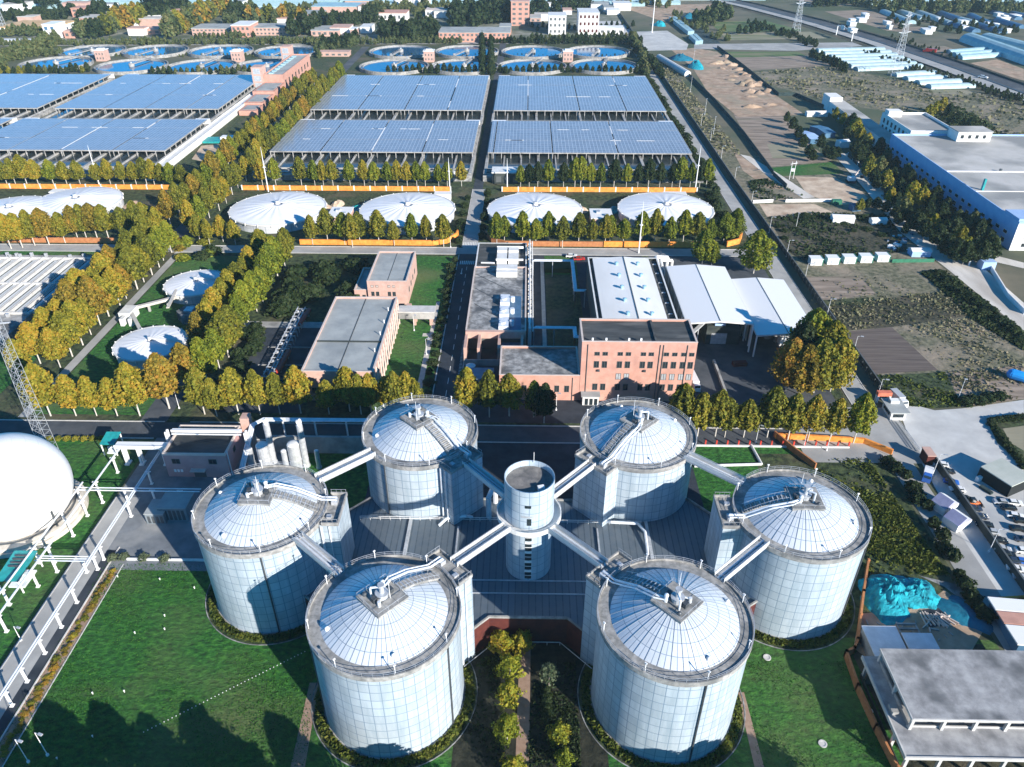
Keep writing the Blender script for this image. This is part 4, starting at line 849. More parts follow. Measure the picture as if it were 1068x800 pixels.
def canopy(cx, cy, lx, ly, z, label):
    t = thing('green_canopy', label, 'canopy', (cx,cy,0), None); b = MB(); b.quad((cx-lx/2,cy-ly/2,z-.4),(cx+lx/2,cy-ly/2,z-.4),(cx+lx/2,cy+ly/2,z+.5),(cx-lx/2,cy+ly/2,z+.5))
    b.quad((cx-lx/2,cy-ly/2,z-.6),(cx-lx/2,cy+ly/2,z+.3),(cx+lx/2,cy+ly/2,z+.3),(cx+lx/2,cy-ly/2,z-.6))
    build(b,'roof',M['teal'],t)
    for sx in (-1,1):
        for sy in (-1,1):
            b = MB(); x, y = cx+sx*(lx/2-.3), cy+sy*(ly/2-.3); b.box(x-.14,x+.14,y-.14,y+.14,0,z+sy*.3-.3); build(b,'post',M['white'],t)
    b = MB(); b.box(cx-lx*.35,cx+lx*.35,cy-ly*.3,cy+ly*.3,0,.5); b.bar((cx-1,cy-.6,.5),(cx-1,cy-.6,2),.5,9); b.bar((cx+1,cy+.5,.5),(cx+1,cy+.5,1.7),.6,9); b.path([(cx-1,cy-.6,1.7),(cx+1,cy+.5,1.5),(cx+2.4,cy+.5,1.5)],.2,7); build(b,'valve_set',M['pipe'],t)
    return t
x, y, _ = G(115,457,5); canopy(x,y,4.6,5.4,5,'small teal green canopy on white posts beside the street')
x, y, _ = G(17,590,5); t = canopy(x,y,6,9.5,5,'larger teal green canopy over valves near the gas holder')
b = MB()
for k in range(4): b.box(x-1.6,x+1.6,y-.8+k*1.1,y-.3+k*1.1,5.35+k*.1,5.5+k*.1)
build(b,'roof_openings',M['dark_metal'],t)
# pump house
ph = thing('pump_house','pinkish pump house with a dark flat roof behind the far left silo','building',(-97.5,182.6,0))
X0,X1,Y0,Y1,Z = -107,-88.2,175.5,189.8,9.0
b = MB(); b.prism([(X0,Y0),(X1,Y0),(X1,Y1),(X0,Y1)],0,Z-.8); build(b,'wall',mat('shaded_pink',[(.40,.24,.24),(.47,.29,.28)],.85,.3),ph)  # wall pink mixed darker and more purple to carry its shade
b = MB(); b.quad((X0,Y0,Z-.79),(X1,Y0,Z-.79),(X1,Y1,Z-.79),(X0,Y1,Z-.79)); build(b,'roof',M['roof_dark'],ph)
def parapet(par, X0,X1,Y0,Y1,z0,z1,m,t=.4,name='parapet'):
    b = MB(); b.box(X0,X1,Y0,Y0+t,z0,z1); b.box(X0,X1,Y1-t,Y1,z0,z1); b.box(X0,X0+t,Y0+t,Y1-t,z0,z1); b.box(X1-t,X1,Y0+t,Y1-t,z0,z1); return build(b,name,M[m],par)
parapet(ph,X0,X1,Y0,Y1,Z-.8,Z,'trim')
def window(par, x, y, z, wd, ht, face='y-', name='window', gm='glass', fm='frame_dark'):
    'recess-edged pane with a frame standing proud of the wall'
    b = MB(); f = MB(); e = .03; k = .12
    if face == 'y-':
        b.box(x-wd/2,x+wd/2,y-e,y+.02,z,z+ht)
        for q in ((x-wd/2-k,x+wd/2+k,z-k,z),(x-wd/2-k,x+wd/2+k,z+ht,z+ht+k),(x-wd/2-k,x-wd/2,z,z+ht),(x+wd/2,x+wd/2+k,z,z+ht),(x-.05,x+.05,z,z+ht)): f.box(q[0],q[1],y-.1,y+.02,q[2],q[3])
    else:
        s = 1 if face == 'x+' else -1; xa, xb = sorted((x-s*.02, x+s*e)); xc, xd = sorted((x-s*.02, x+s*.1))
        b.box(xa,xb,y-wd/2,y+wd/2,z,z+ht)
        for q in ((y-wd/2-k,y+wd/2+k,z-k,z),(y-wd/2-k,y+wd/2+k,z+ht,z+ht+k),(y-wd/2-k,y-wd/2,z,z+ht),(y+wd/2,y+wd/2+k,z,z+ht)): f.box(xc,xd,q[0],q[1],q[2],q[3])
    wn = build(b,name,M[gm],par); build(f,name+'_frame',M[fm],wn); return wn
window(ph,-103.5,Y0,5.2,2.2,1.6); window(ph,-92.5,Y0,5.2,2.2,1.6); window(ph,X1,182,5,1.6,1.6,'x+')
b = MB(); b.box(-99.5,-95,Y0-1.6,Y0,3.1,3.35); build(b,'door_canopy',M['trim'],ph); b = MB(); b.box(-99,-95.5,Y0-.06,Y0+.02,.1,3.0); build(b,'door',M['frame_dark'],ph)
for k in range(3): b = MB(); b.box(-104.9+k*1.0,-104.2+k*1.0,Y0-.05,Y0+.02,1.9,2.9); build(b,'wall_plate',M['white'],ph)
b = MB(); b.bar((X1+.2,Y0+1,0),(X1+.2,Y0+1,Z),.15,6); build(b,'downpipe',M['white'],ph)
b = MB(); b.prism([(-88.0,189.8),(-85.5,189.8),(-85.5,193),(-88.0,193)],0,11.5); solo(b,'gable_wall',M['pale_pink'],'narrow pale pink wall standing at the back corner of the pump house','wall')
# boilers and stacks
def stack(px,pyt,pyb,wd,label,cat='chimney',name='steel_stack',cap=True):
    x, y, _ = G(px, pyb); z = 0
    tgt = pyt
    lo, hi = 1, 40
    for _i in range(40):
        z = (lo+hi)/2; d = np.array([x,y,z])-np.array([0,0,CAM_H]); py = 400-CAM_F*(d@_U)/(d@_F)
        if py > tgt: lo = z
        else: hi = z
    b = MB(); b.bar((x,y,0),(x,y,z),wd,16); b.bar((x,y,0),(x,y,.5),wd*1.25,16)
    for k in range(1,int(z/3)): b.bar((x,y,k*3.0),(x,y,k*3.0+.15),wd*1.06,16)
    t = thing(name,label,cat,(x,y,0),'boiler yard vessels'); build(b,'shell',M['metal'],t,False)
    b = MB()
    if cap: b.bar((x,y,z),(x,y,z+.9),wd*.75,12); b.bar((x-.4,y,z+.9),(x+.5,y,z+1.3),wd*.9,10)
    else: b.ball((x,y,z),wd,sz=.35,n=14)
    build(b,'cap',M['off_white'],t); return t
stack(286,442,482,.95,'taller left steel stack in the boiler yard behind the far left silo'); stack(320,443,486,.95,'tall right steel stack in the boiler yard behind the far left silo')
stack(278,464,486,1.9,'wide steel vessel left, between the two stacks of the boiler yard','vessel','steel_vessel',False); stack(310,463,486,1.9,'wide steel vessel just left of the right stack','vessel','steel_vessel',False)
stack(263,468,484,1.1,'slim steel vessel at the left end of the boiler yard','vessel','steel_vessel',False); stack(299,470,486,.9,'slim steel vessel in the middle of the boiler yard','vessel','steel_vessel',False); stack(333,470,488,.7,'thin steel pipe column at the right end of the boiler yard','vessel','steel_vessel',False)
b = MB(); b.box(-79,-45,187.6,188.2,0,6.2); b.box(-79,-45,187.5,188.3,6.2,6.5); solo(b,'concrete_wall',M['concrete'],'long grey concrete wall behind the boiler stacks','wall')
for px,py,lx,ly,z,lb in ((168,539,5.2,6,3.6,'smaller grey blue equipment cabin left of the far left silo'),(187,535,8,6.5,4.6,'larger grey blue equipment cabin left of the far left silo')):
    x,y,_ = G(px,py); t = thing('equipment_cabin',lb,'cabin',(x,y,0)); b = MB(); b.box(x-lx/2,x+lx/2,y-ly/2,y+ly/2,0,z); build(b,'body',mat('cabin_grey',[(.16,.19,.21),(.22,.25,.27)],.6,.5),t)
    b = MB(); b.box(x-lx/2-.15,x+lx/2+.15,y-ly/2-.15,y+ly/2+.15,z,z+.25); build(b,'roof',M['roof_grey'],t); b = MB(); [b.box(x-lx/2+.5+k*1.2,x-lx/2+1.3+k*1.2,y-ly/2-.05,y-ly/2+.02,.4,z-.7) for k in range(int(lx/1.3))]; build(b,'louvres',M['dark_metal'],t)
# lattice mast by the gas holder
def lattice(x,y,h,wb,wt,label,name='lattice_mast',cat='mast',nseg=14,r=.09,arms=()):
    b = MB(); c = lambda k,i: Vector((x+(wb+(wt-wb)*k/nseg)/2*(1,1,-1,-1)[i%4], y+(wb+(wt-wb)*k/nseg)/2*(1,-1,-1,1)[i%4], h*k/nseg))
    for k in range(nseg):
        for i in range(4):
            b.beam(c(k,i),c(k+1,i),r*1.6,r*1.6); b.beam(c(k,i),c(k+1,i+1),r,r); b.beam(c(k+1,i),c(k+1,i+1),r,r)
    t = thing(name,label,cat,(x,y,0)); build(b,'lattice_body',M['metal'],t)
    for z,l in arms:
        for s in (-1,1):
            b = MB(); b.beam((x,y,z+1),(x+s*l,y+s*l*.5,z+1.6),r*1.6,r*1.6); b.beam((x,y,z),(x+s*l,y+s*l*.5,z+1.6),r*1.6,r*1.6); build(b,'cross_arm',M['pipe'],t)
    return t
x,y,_ = G(60,489); lattice(x,y,60,3.4,1.8,'tall pale lattice mast rising behind the gas holder',nseg=26,r=.055)
# ================================================================== COVERED TANKS, BASINS, SOLAR ROOFS, CLARIFIERS
def tank_roof(b, R, z, mode, folds):
    n = folds*4; m = 14
    def h(u, a):
        q = R/24.8
        if mode == 'peak': base = 2.6*q*(1-u)**.9
        else: base = 2.4*(math.sin(math.pi*min(u,1)**.75)**1.2)+(-.2)*(1-u)
        cr = abs(math.sin(a*folds/2)); f = (1-cr)*.9 - .25
        return z+base+q*f*.5*(math.sin(math.pi*u**.8)*.62)*(1 if mode == 'peak' else .55)
    vs = [(R*k/m*math.cos(2*math.pi*i/n), R*k/m*math.sin(2*math.pi*i/n), h(k/m, 2*math.pi*i/n)) for k in range(1,m+1) for i in range(n)]
    vs.append((0,0,h(0,0)+(1.3 if mode == 'peak' else 0)))
    fs = [((k)*n+i, (k)*n+(i+1)%n, (k+1)*n+(i+1)%n, (k+1)*n+i) for k in range(m-1) for i in range(n)] + [(len(vs)-1, i, (i+1)%n) for i in range(n)]
    fs = [tuple(reversed(f)) for f in fs]
    b.add(vs, fs)
def make_tank(R, z, mode, folds, label, group, loc):
    t = thing('covered_tank', label, 'tank', (0,0,0), group)
    b = MB(); b.lathe(0,0,[(R,0),(R,z)],64,nu=48); build(b,'wall',panel_mat('tank_wall',(.50,.52,.54),(.30,.33,.36),2,2,.08,.6,vary=.1,dirt=.35),t,True)
    b = MB(); tank_roof(b,R,z,mode,folds); build(b,'membrane_roof',M['fabric'],t,True)
    b = MB(); b.lathe(0,0,[(R-.1,z-.5),(R+.7,z-.5),(R+.7,z+.15),(R-.1,z+.15)],64)
    for k in range(folds):
        a = 2*math.pi*k/folds; b.obox((R+.75)*math.cos(a),(R+.75)*math.sin(a),z-.9,z+.4,.5,.3,a)
    build(b,'rim_beam',M['off_white'],t)
    b = MB(); hz = z+2.6*R/24.8+1.0 if mode == 'peak' else z-.1
    b.bar((0,0,hz-.6),(0,0,hz+.5),1.1*R/24.8,14); build(b,'centre_ring',M['metal'],t)
    if mode == 'peak':
        b = MB(); b.beam((0,0,z+2.6*R/24.8+.9),(R,0,z+.7),1.2,.35); build(b,'roof_walkway',M['off_white'],t)
    t.location = loc; return t
t4 = [(-132.8,391,'leftmost of the four big covered tanks in the row, next to the avenue'),(-63.3,391,'big covered tank just left of the lane, second in the row'),(4.8,392,'big covered tank just right of the lane, third in the row'),(74.6,394,'rightmost of the four big covered tanks, nearest the boundary wall')]
tk = make_tank(24.8,4.6,'peak',22,t4[0][2],'big covered tanks',(t4[0][0],t4[0][1],0))
for i,(x,y,l) in enumerate(t4[1:]): dup(tk,(x,y,0),[0,.02,0,.05][i+1],l)
dup(tk,(-246,399,0),.3,'big white covered tank at the far left, right one of the overlapping pair',scale=(.93,.93,1)); dup(tk,(-274,384,0),.1,'big white covered tank cut by the left frame edge',scale=(.9,.9,1))
ts = make_tank(12.6,4.2,'peak',20,'small covered tank with ribbed white roof near the lower street','small covered tanks',(-142,248,0))
dup(ts,(-143.8,300,0),.2,'small covered tank with ribbed white roof further up, beyond the polygonal chamber')
# polygonal chamber and channel between the small tanks
cb = thing('valve_chamber','pale polygonal valve chamber between the two small covered tanks','chamber',(-137,274,0))
b = MB(); pts = [(-137+5.5*math.cos(R_(a)), 275+5.5*math.sin(R_(a))) for a in range(10,370,60)]; b.prism(pts,0,4); build(b,'body',M['old_concrete'],cb)
b = MB(); b.box(-139,-135.5,273,277,4,4.6); b.bar((-134.5,272,4),(-134.5,272,4.8),.7,10); build(b,'roof_hatches',M['metal'],cb)
ch = thing('raised_channel','raised concrete channel leading from the footpath to the small covered tanks','channel',(-155,275,0))
b = MB(); b.beam((-163,277,3.2),(-145,290,3.2),1.6,1.0); b.beam((-161,274,3.0),(-150,258,3.2),1.4,.9); b.beam((-150,296,4.4),(-146.5,276,4.4),1.2,.4); build(b,'channel',M['paving'],ch)
b = MB(); b.box(-165.5,-160.5,272,279,0,3.9); build(b,'head_box',M['off_white'],ch)
b = MB(); [b.box(x-.4,x+.4,y-.4,y+.4,0,2.8) for x,y in ((-157,281),(-151,285.5),(-155.5,266))]; build(b,'support',M['concrete'],ch)
b = MB(); b.box(-160,-158.5,268,271.5,0,3.2); b.box(-163.5,-162,268,271.5,0,3.2); build(b,'stair',M['off_white'],ch)
# tank accessories between the big tanks
for x,y,lb in ((-97.5,388,'flat roofed white pump hut between the two left big tanks'),(40,388,'flat roofed white pump hut between the two right big tanks')):
    t = thing('pump_hut',lb,'hut',(x,y,0)); b = MB(); b.box(x-6,x+5,y-10,y+4,0,4.6); build(b,'body',M['pale_pink'],t)
    b = MB(); b.box(x-6.3,x+5.3,y-10.3,y+4.3,4.6,5.0); build(b,'roof',M['roof_white'],t); b = MB(); b.box(x-3,x-1,y-3,y,5,5.9); b.box(x+1,x+3,y-7,y-5,5,5.8); build(b,'roof_units',M['metal'],t)
for i,(x,y,w_) in enumerate(((-132,416,12),(-47,418,9),(1,417,12),(84,420,12),(-262,418,16))):
    t = thing('service_box',f'white service box behind the covered tanks, {ordw(i+1) if i<4 else "fifth"} counted along the orange hoarding','cabin',(x,y,0)); b = MB(); b.box(x-w_/2,x+w_/2,y-2.5,y+2.5,0,3.6); build(b,'body',M['off_white'],t); b = MB(); b.box(x-w_/2-.3,x+w_/2+.3,y-2.8,y+2.8,3.6,4.0); build(b,'roof',M['roof_white'],t)
for i,(x,y,r) in enumerate(((-110,401,5),(-92,402,4.5),(-81,400,4),(-105,409,4),(-88,409,4),(30,402,4),(49,402,4.5),(-218,405,6),(-212,397,5))):
    rng = random.Random(i); b = MB(); n=9
    b.lathe(x,y,[(r,0),(r*.8,1.0),(r*.45,2.0),(.05,2.4)],n); b.v = [(vx+rng.uniform(-.6,.6),vy+rng.uniform(-.6,.6),vz*rng.uniform(.7,1.2)) for vx,vy,vz in b.v]
    solo(b,'soil_heap',M['sand'] if i not in (1,6) else M['teal'],'small heap of sandy soil between the covered tanks' if i not in (1,6) else 'small heap under a teal net between the big covered tanks'+(' left of the lane' if i==1 else ' right of the lane'),'heap','soil heaps between the covered tanks' if i not in (1,6) else None)
# orange hoarding
def fence(pts, h, m, label, name='hoarding', cat='fence', th=.25, post=None, pm='metal', z0=0.0, step=4.0):
    pts = [Vector((p[0],p[1],0)) for p in pts]; t = thing(name,label,cat,pts[0]); b = MB()
    for a,c in zip(pts,pts[1:]): b.beam(a+Vector((0,0,z0+(h-z0)/2)), c+Vector((0,0,z0+(h-z0)/2)), th, h-z0)
    build(b,'fence_panels',M[m],t)
    if post:
        b = MB()
        for a,c in zip(pts,pts[1:]):
            n = max(int((c-a).length/step),1)
            for k in range(n+1): q = a+(c-a)*k/n; b.box(q.x-post,q.x+post,q.y-post,q.y+post,0,h+.25)
        o = build(b,'fence_posts',M[pm],t)
    return t
fence([(-330,432.5),(-186,432.5)],2.7,'orange','orange hoarding behind the left covered tanks',th=.55,post=.35,pm='off_white',step=9)
fence([(-166,432.5),(-44,432.5)],2.7,'orange','orange hoarding behind the two middle covered tanks',th=.55,post=.35,pm='off_white',step=9)
fence([(-14,432.5),(99,433.5)],2.7,'orange','orange hoarding behind the two right covered tanks',th=.55,post=.35,pm='off_white',step=9)
fence([(-330,353),(-192,353)],2.6,'rust','rusty orange hoarding along the street below the left covered tanks',th=.8,post=.3,pm='rust',step=8)
fence([(-112,353),(-46,353),(-39,356),(-35,363),(-34,374)],2.6,'orange','orange hoarding along the street below the two middle covered tanks, curving up the lane',th=.8)
fence([(-20,366),(-17,357),(-10,353),(38,353)],2.6,'rust','rusty hoarding along the street right of the lane',th=.8)
fence([(38.5,353),(86,353)],2.8,'orange','bright orange hoarding below the right covered tank',th=.9)
fence([(99,354),(106,358),(109,366)],2.8,'orange','short curved orange hoarding beside the wall road',th=.9)
# settling basin on the left
sb = thing('settling_basin','large pale concrete settling basin with parallel troughs left of the avenue','basin',(-226,298,0))
b = MB(); b.box(-290,-203,268,333,0,2.0); build(b,'slab',M['concrete'],sb)
b = MB()
for k in range(17): x = -288+k*5.1; b.quad((x,275,2.01),(x+2.9,275,2.01),(x+2.9,327,2.01),(x,327,2.01))
o = build(b,'trough_water',mat('trough_water',[(.50,.52,.52),(.70,.71,.70)],.6,.25,detail=9,stretch=(1,.25,1)),sb)
b = MB()
for k in range(18): x = -288+k*5.1; b.box(x-.35,x,274,328,2.0,3.1); b.box(x-1.9,x-1.6,274,328,2.0,2.6)
for y in (273.5,301,328): b.box(-290,-203,y,y+.7,2.0,3.0)
build(b,'trough_walls',M['kerb'],sb)
b = MB()
for k in range(17): x = -288+k*5.1; b.box(x+2.95,x+3.2,275,327,2.02,2.05); b.box(x+.9,x+1.05,276,326,2.02,2.3)
build(b,'scraper_rails',M['wall_dark'],sb)
b = MB()
for k in range(40): x,y = random.uniform(-285,-206), random.choice((270.5,271.5,330.5,331.5)); b.box(x-.6,x+.6,y-.5,y+.5,2,3.2+random.random()*.8)
build(b,'gear_boxes',M['metal'],sb)
sb2 = thing('pump_station','grey concrete pump station below the left settling basin','building',(-228,258,0))
b = MB(); b.box(-270,-201,252,266,0,3.0); b.box(-240,-226,254,263,3,4.6); b.box(-222,-214,256,264,3,3.8); build(b,'body',M['old_concrete'],sb2); b = MB(); [b.obox(-208-k*7,259,3,4.1,3,2,k) for k in range(5)]; b.path([(-262,254,3.5),(-205,264,3.5)],.4,7); build(b,'pipes',M['metal'],sb2)
# solar roofs over the aeration basins
PVM = panel_mat('solar_panels',(.215,.245,.29),(.46,.49,.52),2.3,4.4,.16,.22,vary=.10,dirt=.25,coords='pos',spec=.4,dcol=(.27,.30,.35))  # pale blue grey base colour includes the reflected sky
def solar(x0,x1,y0,y1,label,gaps,z=7.0):
    t = thing('solar_roof',label,'solar roof',((x0+x1)/2,(y0+y1)/2,0),'solar roofs over the basins')
    xs = [x0]+[x0+(x1-x0)*g for g in gaps]+[x1]; ys = [y0, y0+(y1-y0)*.36, y0+(y1-y0)*.70, y1]
    for a,c in zip(xs,xs[1:]):
        for d,e in zip(ys,ys[1:]):
            b = MB(); zz = z+random.uniform(-.06,.06); b.prism([(a+.35,d+.18),(c-.35,d+.18),(c-.35,e-.18),(a+.35,e-.18)],zz-.12,zz); build(b,'panel_field',PVM,t)
    b = MB()
    for x in xs:
        for k in range(int((y1-y0)/9)+1): y = min(y0+k*9+.5,y1-.5); xx = min(max(x,x0+.6),x1-.6); b.box(xx-.22,xx+.22,y-.22,y+.22,0,z-.15)
    for y in (y0+.3,y1-.3):
        b.box(x0+.3,x1-.3,y-.2,y+.2,z-.75,z-.15)
        for k in range(int((x1-x0)/6)): b.box(x0+3+k*6-.2,x0+3+k*6+.2,y-.2,y+.2,0,z-.75)
    for x in (x0+.3,x1-.3): b.box(x-.2,x+.2,y0+.5,y1-.5,z-.75,z-.15)
    build(b,'support_frame',M['concrete'],t)
    b = MB()
    for k in range(7):
        a = random.uniform(x0+3,x1-16); l = random.uniform(4,13); y = random.choice(ys[1:3]); b.box(a,a+l,y-.12,y+.12,z+.02,z+.14)
    for g in range(2):
        x = random.choice(xs[1:-1]); a = random.uniform(y0,y1-20); b.box(x-.3,x+.3,a,a+random.uniform(12,y1-a-1),z+.02,z+.16)
    build(b,'roof_gangways',M['white'],t)
    return t
def basin(x0,x1,y0,y1,label,front):
    t = thing('aeration_basin',label,'basin',((x0+x1)/2,(y0+y1)/2,0),'aeration basins under the solar roofs')
    b = MB(); b.box(x0,x1,y0-front,y1+3,0,3.0); build(b,'slab',M['old_concrete'],t)
    b = MB(); b.quad((x0+2,y0-front+6,3.01),(x1-2,y0-front+6,3.01),(x1-2,y1,3.01),(x0+2,y1,3.01)); build(b,'basin_water',M['murky'],t)
    b = MB(); n = int((x1-x0)/10.2)
    for k in range(n+1):
        x = x0+1+(x1-x0-2)*k/n; wd = .8 if k%3 else 1.6; b.box(x-wd/2,x+wd/2,y0-front+4,y1+1,3.0,3.9)
        if k%3 == 0: b.box(x-.9,x+.9,y0-front+2,y0-front+9,3.9,4.3)
    for y in (y0-front+4.5,y0-front+9,y0-front+13,y1-1): b.box(x0+1,x1-1,y-.5,y+.5,3.0,3.8)
    b.box(x0,x1,y0-front,y0-front+3.2,3.0,3.5); build(b,'gangways',M['concrete'],t)
    b = MB()
    for k in range(n): x = x0+6+(x1-x0-6)*k/n; b.bar((x,y0-front+3.6,3.6),(x,y0-front+3.6,4.8),.5,8); b.bar((x,y0-front+3.6,4.4),(x+5,y0-front+3.6,4.4),.3,6)
    build(b,'air_pipes',M['pipe'],t)
    b = MB()
    for x in (x0+6,x1-6): b.box(x-5,x+5,y1+.5,y1+.9,3,6.2); b.box(x-5,x+5,y1+4,y1+4.4,3,6.2); b.box(x-5,x+5,y1+.5,y1+4.4,6.2,6.5)
    build(b,'stair_frames',M['white'],t)
    return t
YL0,YL1,YU0,YU1 = 486,563,594,717
for x0,x1,lo,hi,g,wl in ((-164.5,-34,YL0,YL1,(.25,.5,.75),'near middle'),(-164.5,-34,YU0,YU1,(.28,.55,.8),'far middle'),(-25,105,YL0,YL1,(.03,.32,.64),'near right'),(-25.5,105,YU0,YU1,(.2,.5,.77),'far right'),(-367,-231.5,YL0,YL1,(.25,.5,.75),'near left'),(-360,-234,YU0,YU1,(.3,.55,.8),'far left'),(-505,-373,YU0,YU1,(.3,.6),'far outer left'),(-505,-374,YL0,YL1,(.3,.6),'near outer left')):
    side = {'near middle':'left of the lane and next to the tree row','far middle':'left of the lane, behind the near one','near right':'right of the lane and next to the tree row','far right':'right of the lane, behind the near one','near left':'left of the avenue, lower block','far left':'left of the avenue, upper block','far outer left':'upper block at the left frame edge','near outer left':'lower block, just a corner at the left frame edge'}[wl]
    basin(x0-1,x1+1,lo,hi,'concrete aeration basin with beams under the '+wl.split()[0]+' solar roof '+{'middle':'left of the lane','right':'right of the lane','left':'at the left frame edge' if 'outer' in wl else 'left of the avenue'}[wl.split()[-1]],36 if lo == YL0 else 31)
    solar(x0,x1,lo,hi,'flat blue grey solar roof '+side,g)
b = MB(); b.box(-229.5,-224,448,712,0,3.4); b.box(-229.8,-229.4,448,712,3.4,4.4); b.box(-224.2,-223.8,448,712,3.4,4.4)
solo(b,'raised_gangway',M['off_white'],'long pale raised gangway along the right edge of the left solar roofs','gangway')
for x0,x1 in ((-33.2,-32.2),(-25.2,-24.6)):
    pass
# small building by the lane foot
t = thing('switch_house','dark little switch house at the foot of the right solar block by the lane','hut',(-13,452,0)); b = MB(); b.box(-20,-3,446,456,0,6.5); build(b,'wall',M['wall_dark'],t); b = MB(); b.box(-20.6,-2.4,445.4,456.6,6.5,7.1); build(b,'roof',M['off_white'],t); b = MB(); [b.box(-18+k*5,-15+k*5,445.9,446.02,1,4.5) for k in range(3)]; build(b,'door',M['frame_dark'],t)
# lightning masts
for i,(px,pt,pb) in enumerate(((280,172,200),(725,172,198),(666,232,264),(104,166,194),(469,172,196),(529,172,197))):
    x,y,_ = G(px,pb); h = [26,26,26,24,18,18][i]
    b = MB(); b.bar((x,y,0),(x,y,h*.7),.36,8,0,.24); b.bar((x,y,h*.7),(x,y,h),.2,8,0,.06); b.bar((x,y,h*.55),(x,y,h*.56),.9,8)
    solo(b,'lightning_mast',M['white'],['tall white lightning mast behind the leftmost big covered tank','tall white lightning mast behind the rightmost big covered tank','tall white lightning mast in front of the rightmost big covered tank','white lightning mast in the tree row below the left solar roofs','shorter white mast left of the lane by the solar roofs','shorter white mast right of the lane by the solar roofs'][i],'mast','lightning masts')
# clarifiers
def make_clar():
    t = thing('clarifier','-','clarifier',(0,0,0),'round blue clarifiers'); R = 33.5
    b = MB(); b.lathe(0,0,[(R,0),(R,3.0),(R-1.1,3.0),(R-1.1,1.2)],64); build(b,'wall',M['rim_concrete'],t)
    b = MB(); b.lathe(0,0,[(R-1.1,1.3),(R-3.4,1.3),(R-3.4,2.4),(R-3.8,2.4),(R-3.8,1.0)],64); build(b,'weir_channel',M['concrete'],t)
    b = MB(); b.disc(0,0,1.7,R-1.0,64); build(b,'pool_water',M['water'],t)
    b = MB(); b.box(-1.3,1.3,-R+.5,2.5,3.2,3.7); b.beam((-1.2,-R,4.7),(-1.2,2,4.7),.1,.1); b.beam((1.2,-R,4.7),(1.2,2,4.7),.1,.1); b.bar((0,0,1),(0,0,4.2),2.6,14); build(b,'bridge',M['concrete'],t)
    b = MB(); b.obox(0,-R+1,3.7,5.4,1.6,1.6); build(b,'end_drive',M['metal'],t); b = MB(); b.bar((0,0,4.2),(0,0,5.6),.9,10); build(b,'centre_drive',M['metal'],t)
    return t
c0 = make_clar(); KID.pop(c0,None); first = True
up = [(96,51.5),(162,51.5),(230,51.5),(299,52),(418,52),(487,52),(556,52.5),(623.5,52.5)]; lw = [(58,64.5),(137,67),(210,67.5),(278,67.5),(411,67.5),(484,67.5),(555,67.5),(630,67)]
for rn, pts in (('far',up),('near',lw)):
    for i,(px,py) in enumerate(pts):
        x,y,_ = G(px,py,3.5); lb = f'round blue clarifier, {ordw(i+1)} from the left in the {rn} row'
        if first: c0.location = (x,y,0); c0.rotation_euler.z = -.25; c0['label'] = lb; first = False
        else: dup(c0,(x,y,0),(-.25 if rn == 'far' else math.pi-.25)+random.uniform(-.1,.1),lb)
for i,(px,py) in enumerate(((108,62),(249,63),(448,63),(592,63))):
    x,y,_ = G(px,py+1); t = thing('distribution_house',f'small pink distribution house in the middle of the {ordw(i+1)} clarifier group from the left','hut',(x,y,0),'pink houses between the clarifiers')
    b = MB(); b.box(x-5,x+5,y-5,y+5,0,10); build(b,'wall',M['pale_pink'],t); b = MB(); b.box(x-5.5,x+5.5,y-5.5,y+5.5,10,10.7); b.box(x-3,x+3,y-3,y+3,10.7,11.6); build(b,'roof',M['off_white'],t)
    b = MB(); [b.box(x-3+k*3-.6,x-3+k*3+.6,y-5.05,y-4.98,z,z+1.8) for k in range(3) for z in (2,6)]; build(b,'window',M['frame_dark'],t)
# ================================================================== WORKS BUILDINGS IN THE MIDDLE
def block(name,label,cat,X0,X1,Y0,Y1,H,wall,roof,par=.7,trim='trim',th=.45,group=None):
    t = thing(name,label,cat,((X0+X1)/2,(Y0+Y1)/2,0),group)
    b = MB(); b.prism([(X0,Y0),(X1,Y0),(X1,Y1),(X0,Y1)],0,H-par); build(b,'wall',M[wall],t)
    b = MB(); b.quad((X0+.1,Y0+.1,H-par+.01),(X1-.1,Y0+.1,H-par+.01),(X1-.1,Y1-.1,H-par+.01),(X0+.1,Y1-.1,H-par+.01)); rf = build(b,'roof',M[roof],t)
    parapet(t,X0,X1,Y0,Y1,H-par,H,wall,th)
    b = MB(); e = .08
    b.box(X0-e,X1+e,Y0-e,Y0+th+e,H,H+.12); b.box(X0-e,X1+e,Y1-th-e,Y1+e,H,H+.12); b.box(X0-e,X0+th+e,Y0+th+e,Y1-th-e,H,H+.12); b.box(X1-th-e,X1+e,Y0+th+e,Y1-th-e,H,H+.12); build(b,'coping',M[trim],t)
    return t
# salmon works building
ob = block('works_building','tall salmon coloured works building with a dark roof and paired windows','building',19,57,218.5,234.5,23.6,'pink','roof_dark')
b = MB(); b.box(43.2,43.9,219,234,22.9,23.5); build(b,'roof_ridge',M['roof_dark'],ob)
b = MB(); [b.box(x-.3,x+.3,219.2,219.6,23.7,24.5) for x in (22.5,27,34.5,38.5)]; build(b,'roof_vents',M['white'],ob)
xa = [24.2,26.9,31.9,34.6,39.6,42.2]; xb = [47.2,50.0,53.0,55.6]
for x in xa+xb: window(ob,x,218.5,18.4,1.5,1.2); window(ob,x,218.5,13.6,1.5,2.4)
for x in xa: window(ob,x,218.5,4.6,1.5,2.4)
for x in xa[2:4]+xb: window(ob,x,218.5,9.0,1.5,2.2,gm='metal')
for x in xb: window(ob,x,218.5,4.6,1.5,2.4)
for y in (221.5,225,228.5,232):
    for z in (5,13.6): window(ob,57,y,z,1.4,2.2,'x+')
b = MB(); [b.bar((x,218.35,0),(x,218.35,22.6),.14,6) for x in (21,44.9,46.0,53.9)]; build(b,'downpipe',M['frame_dark'],ob)
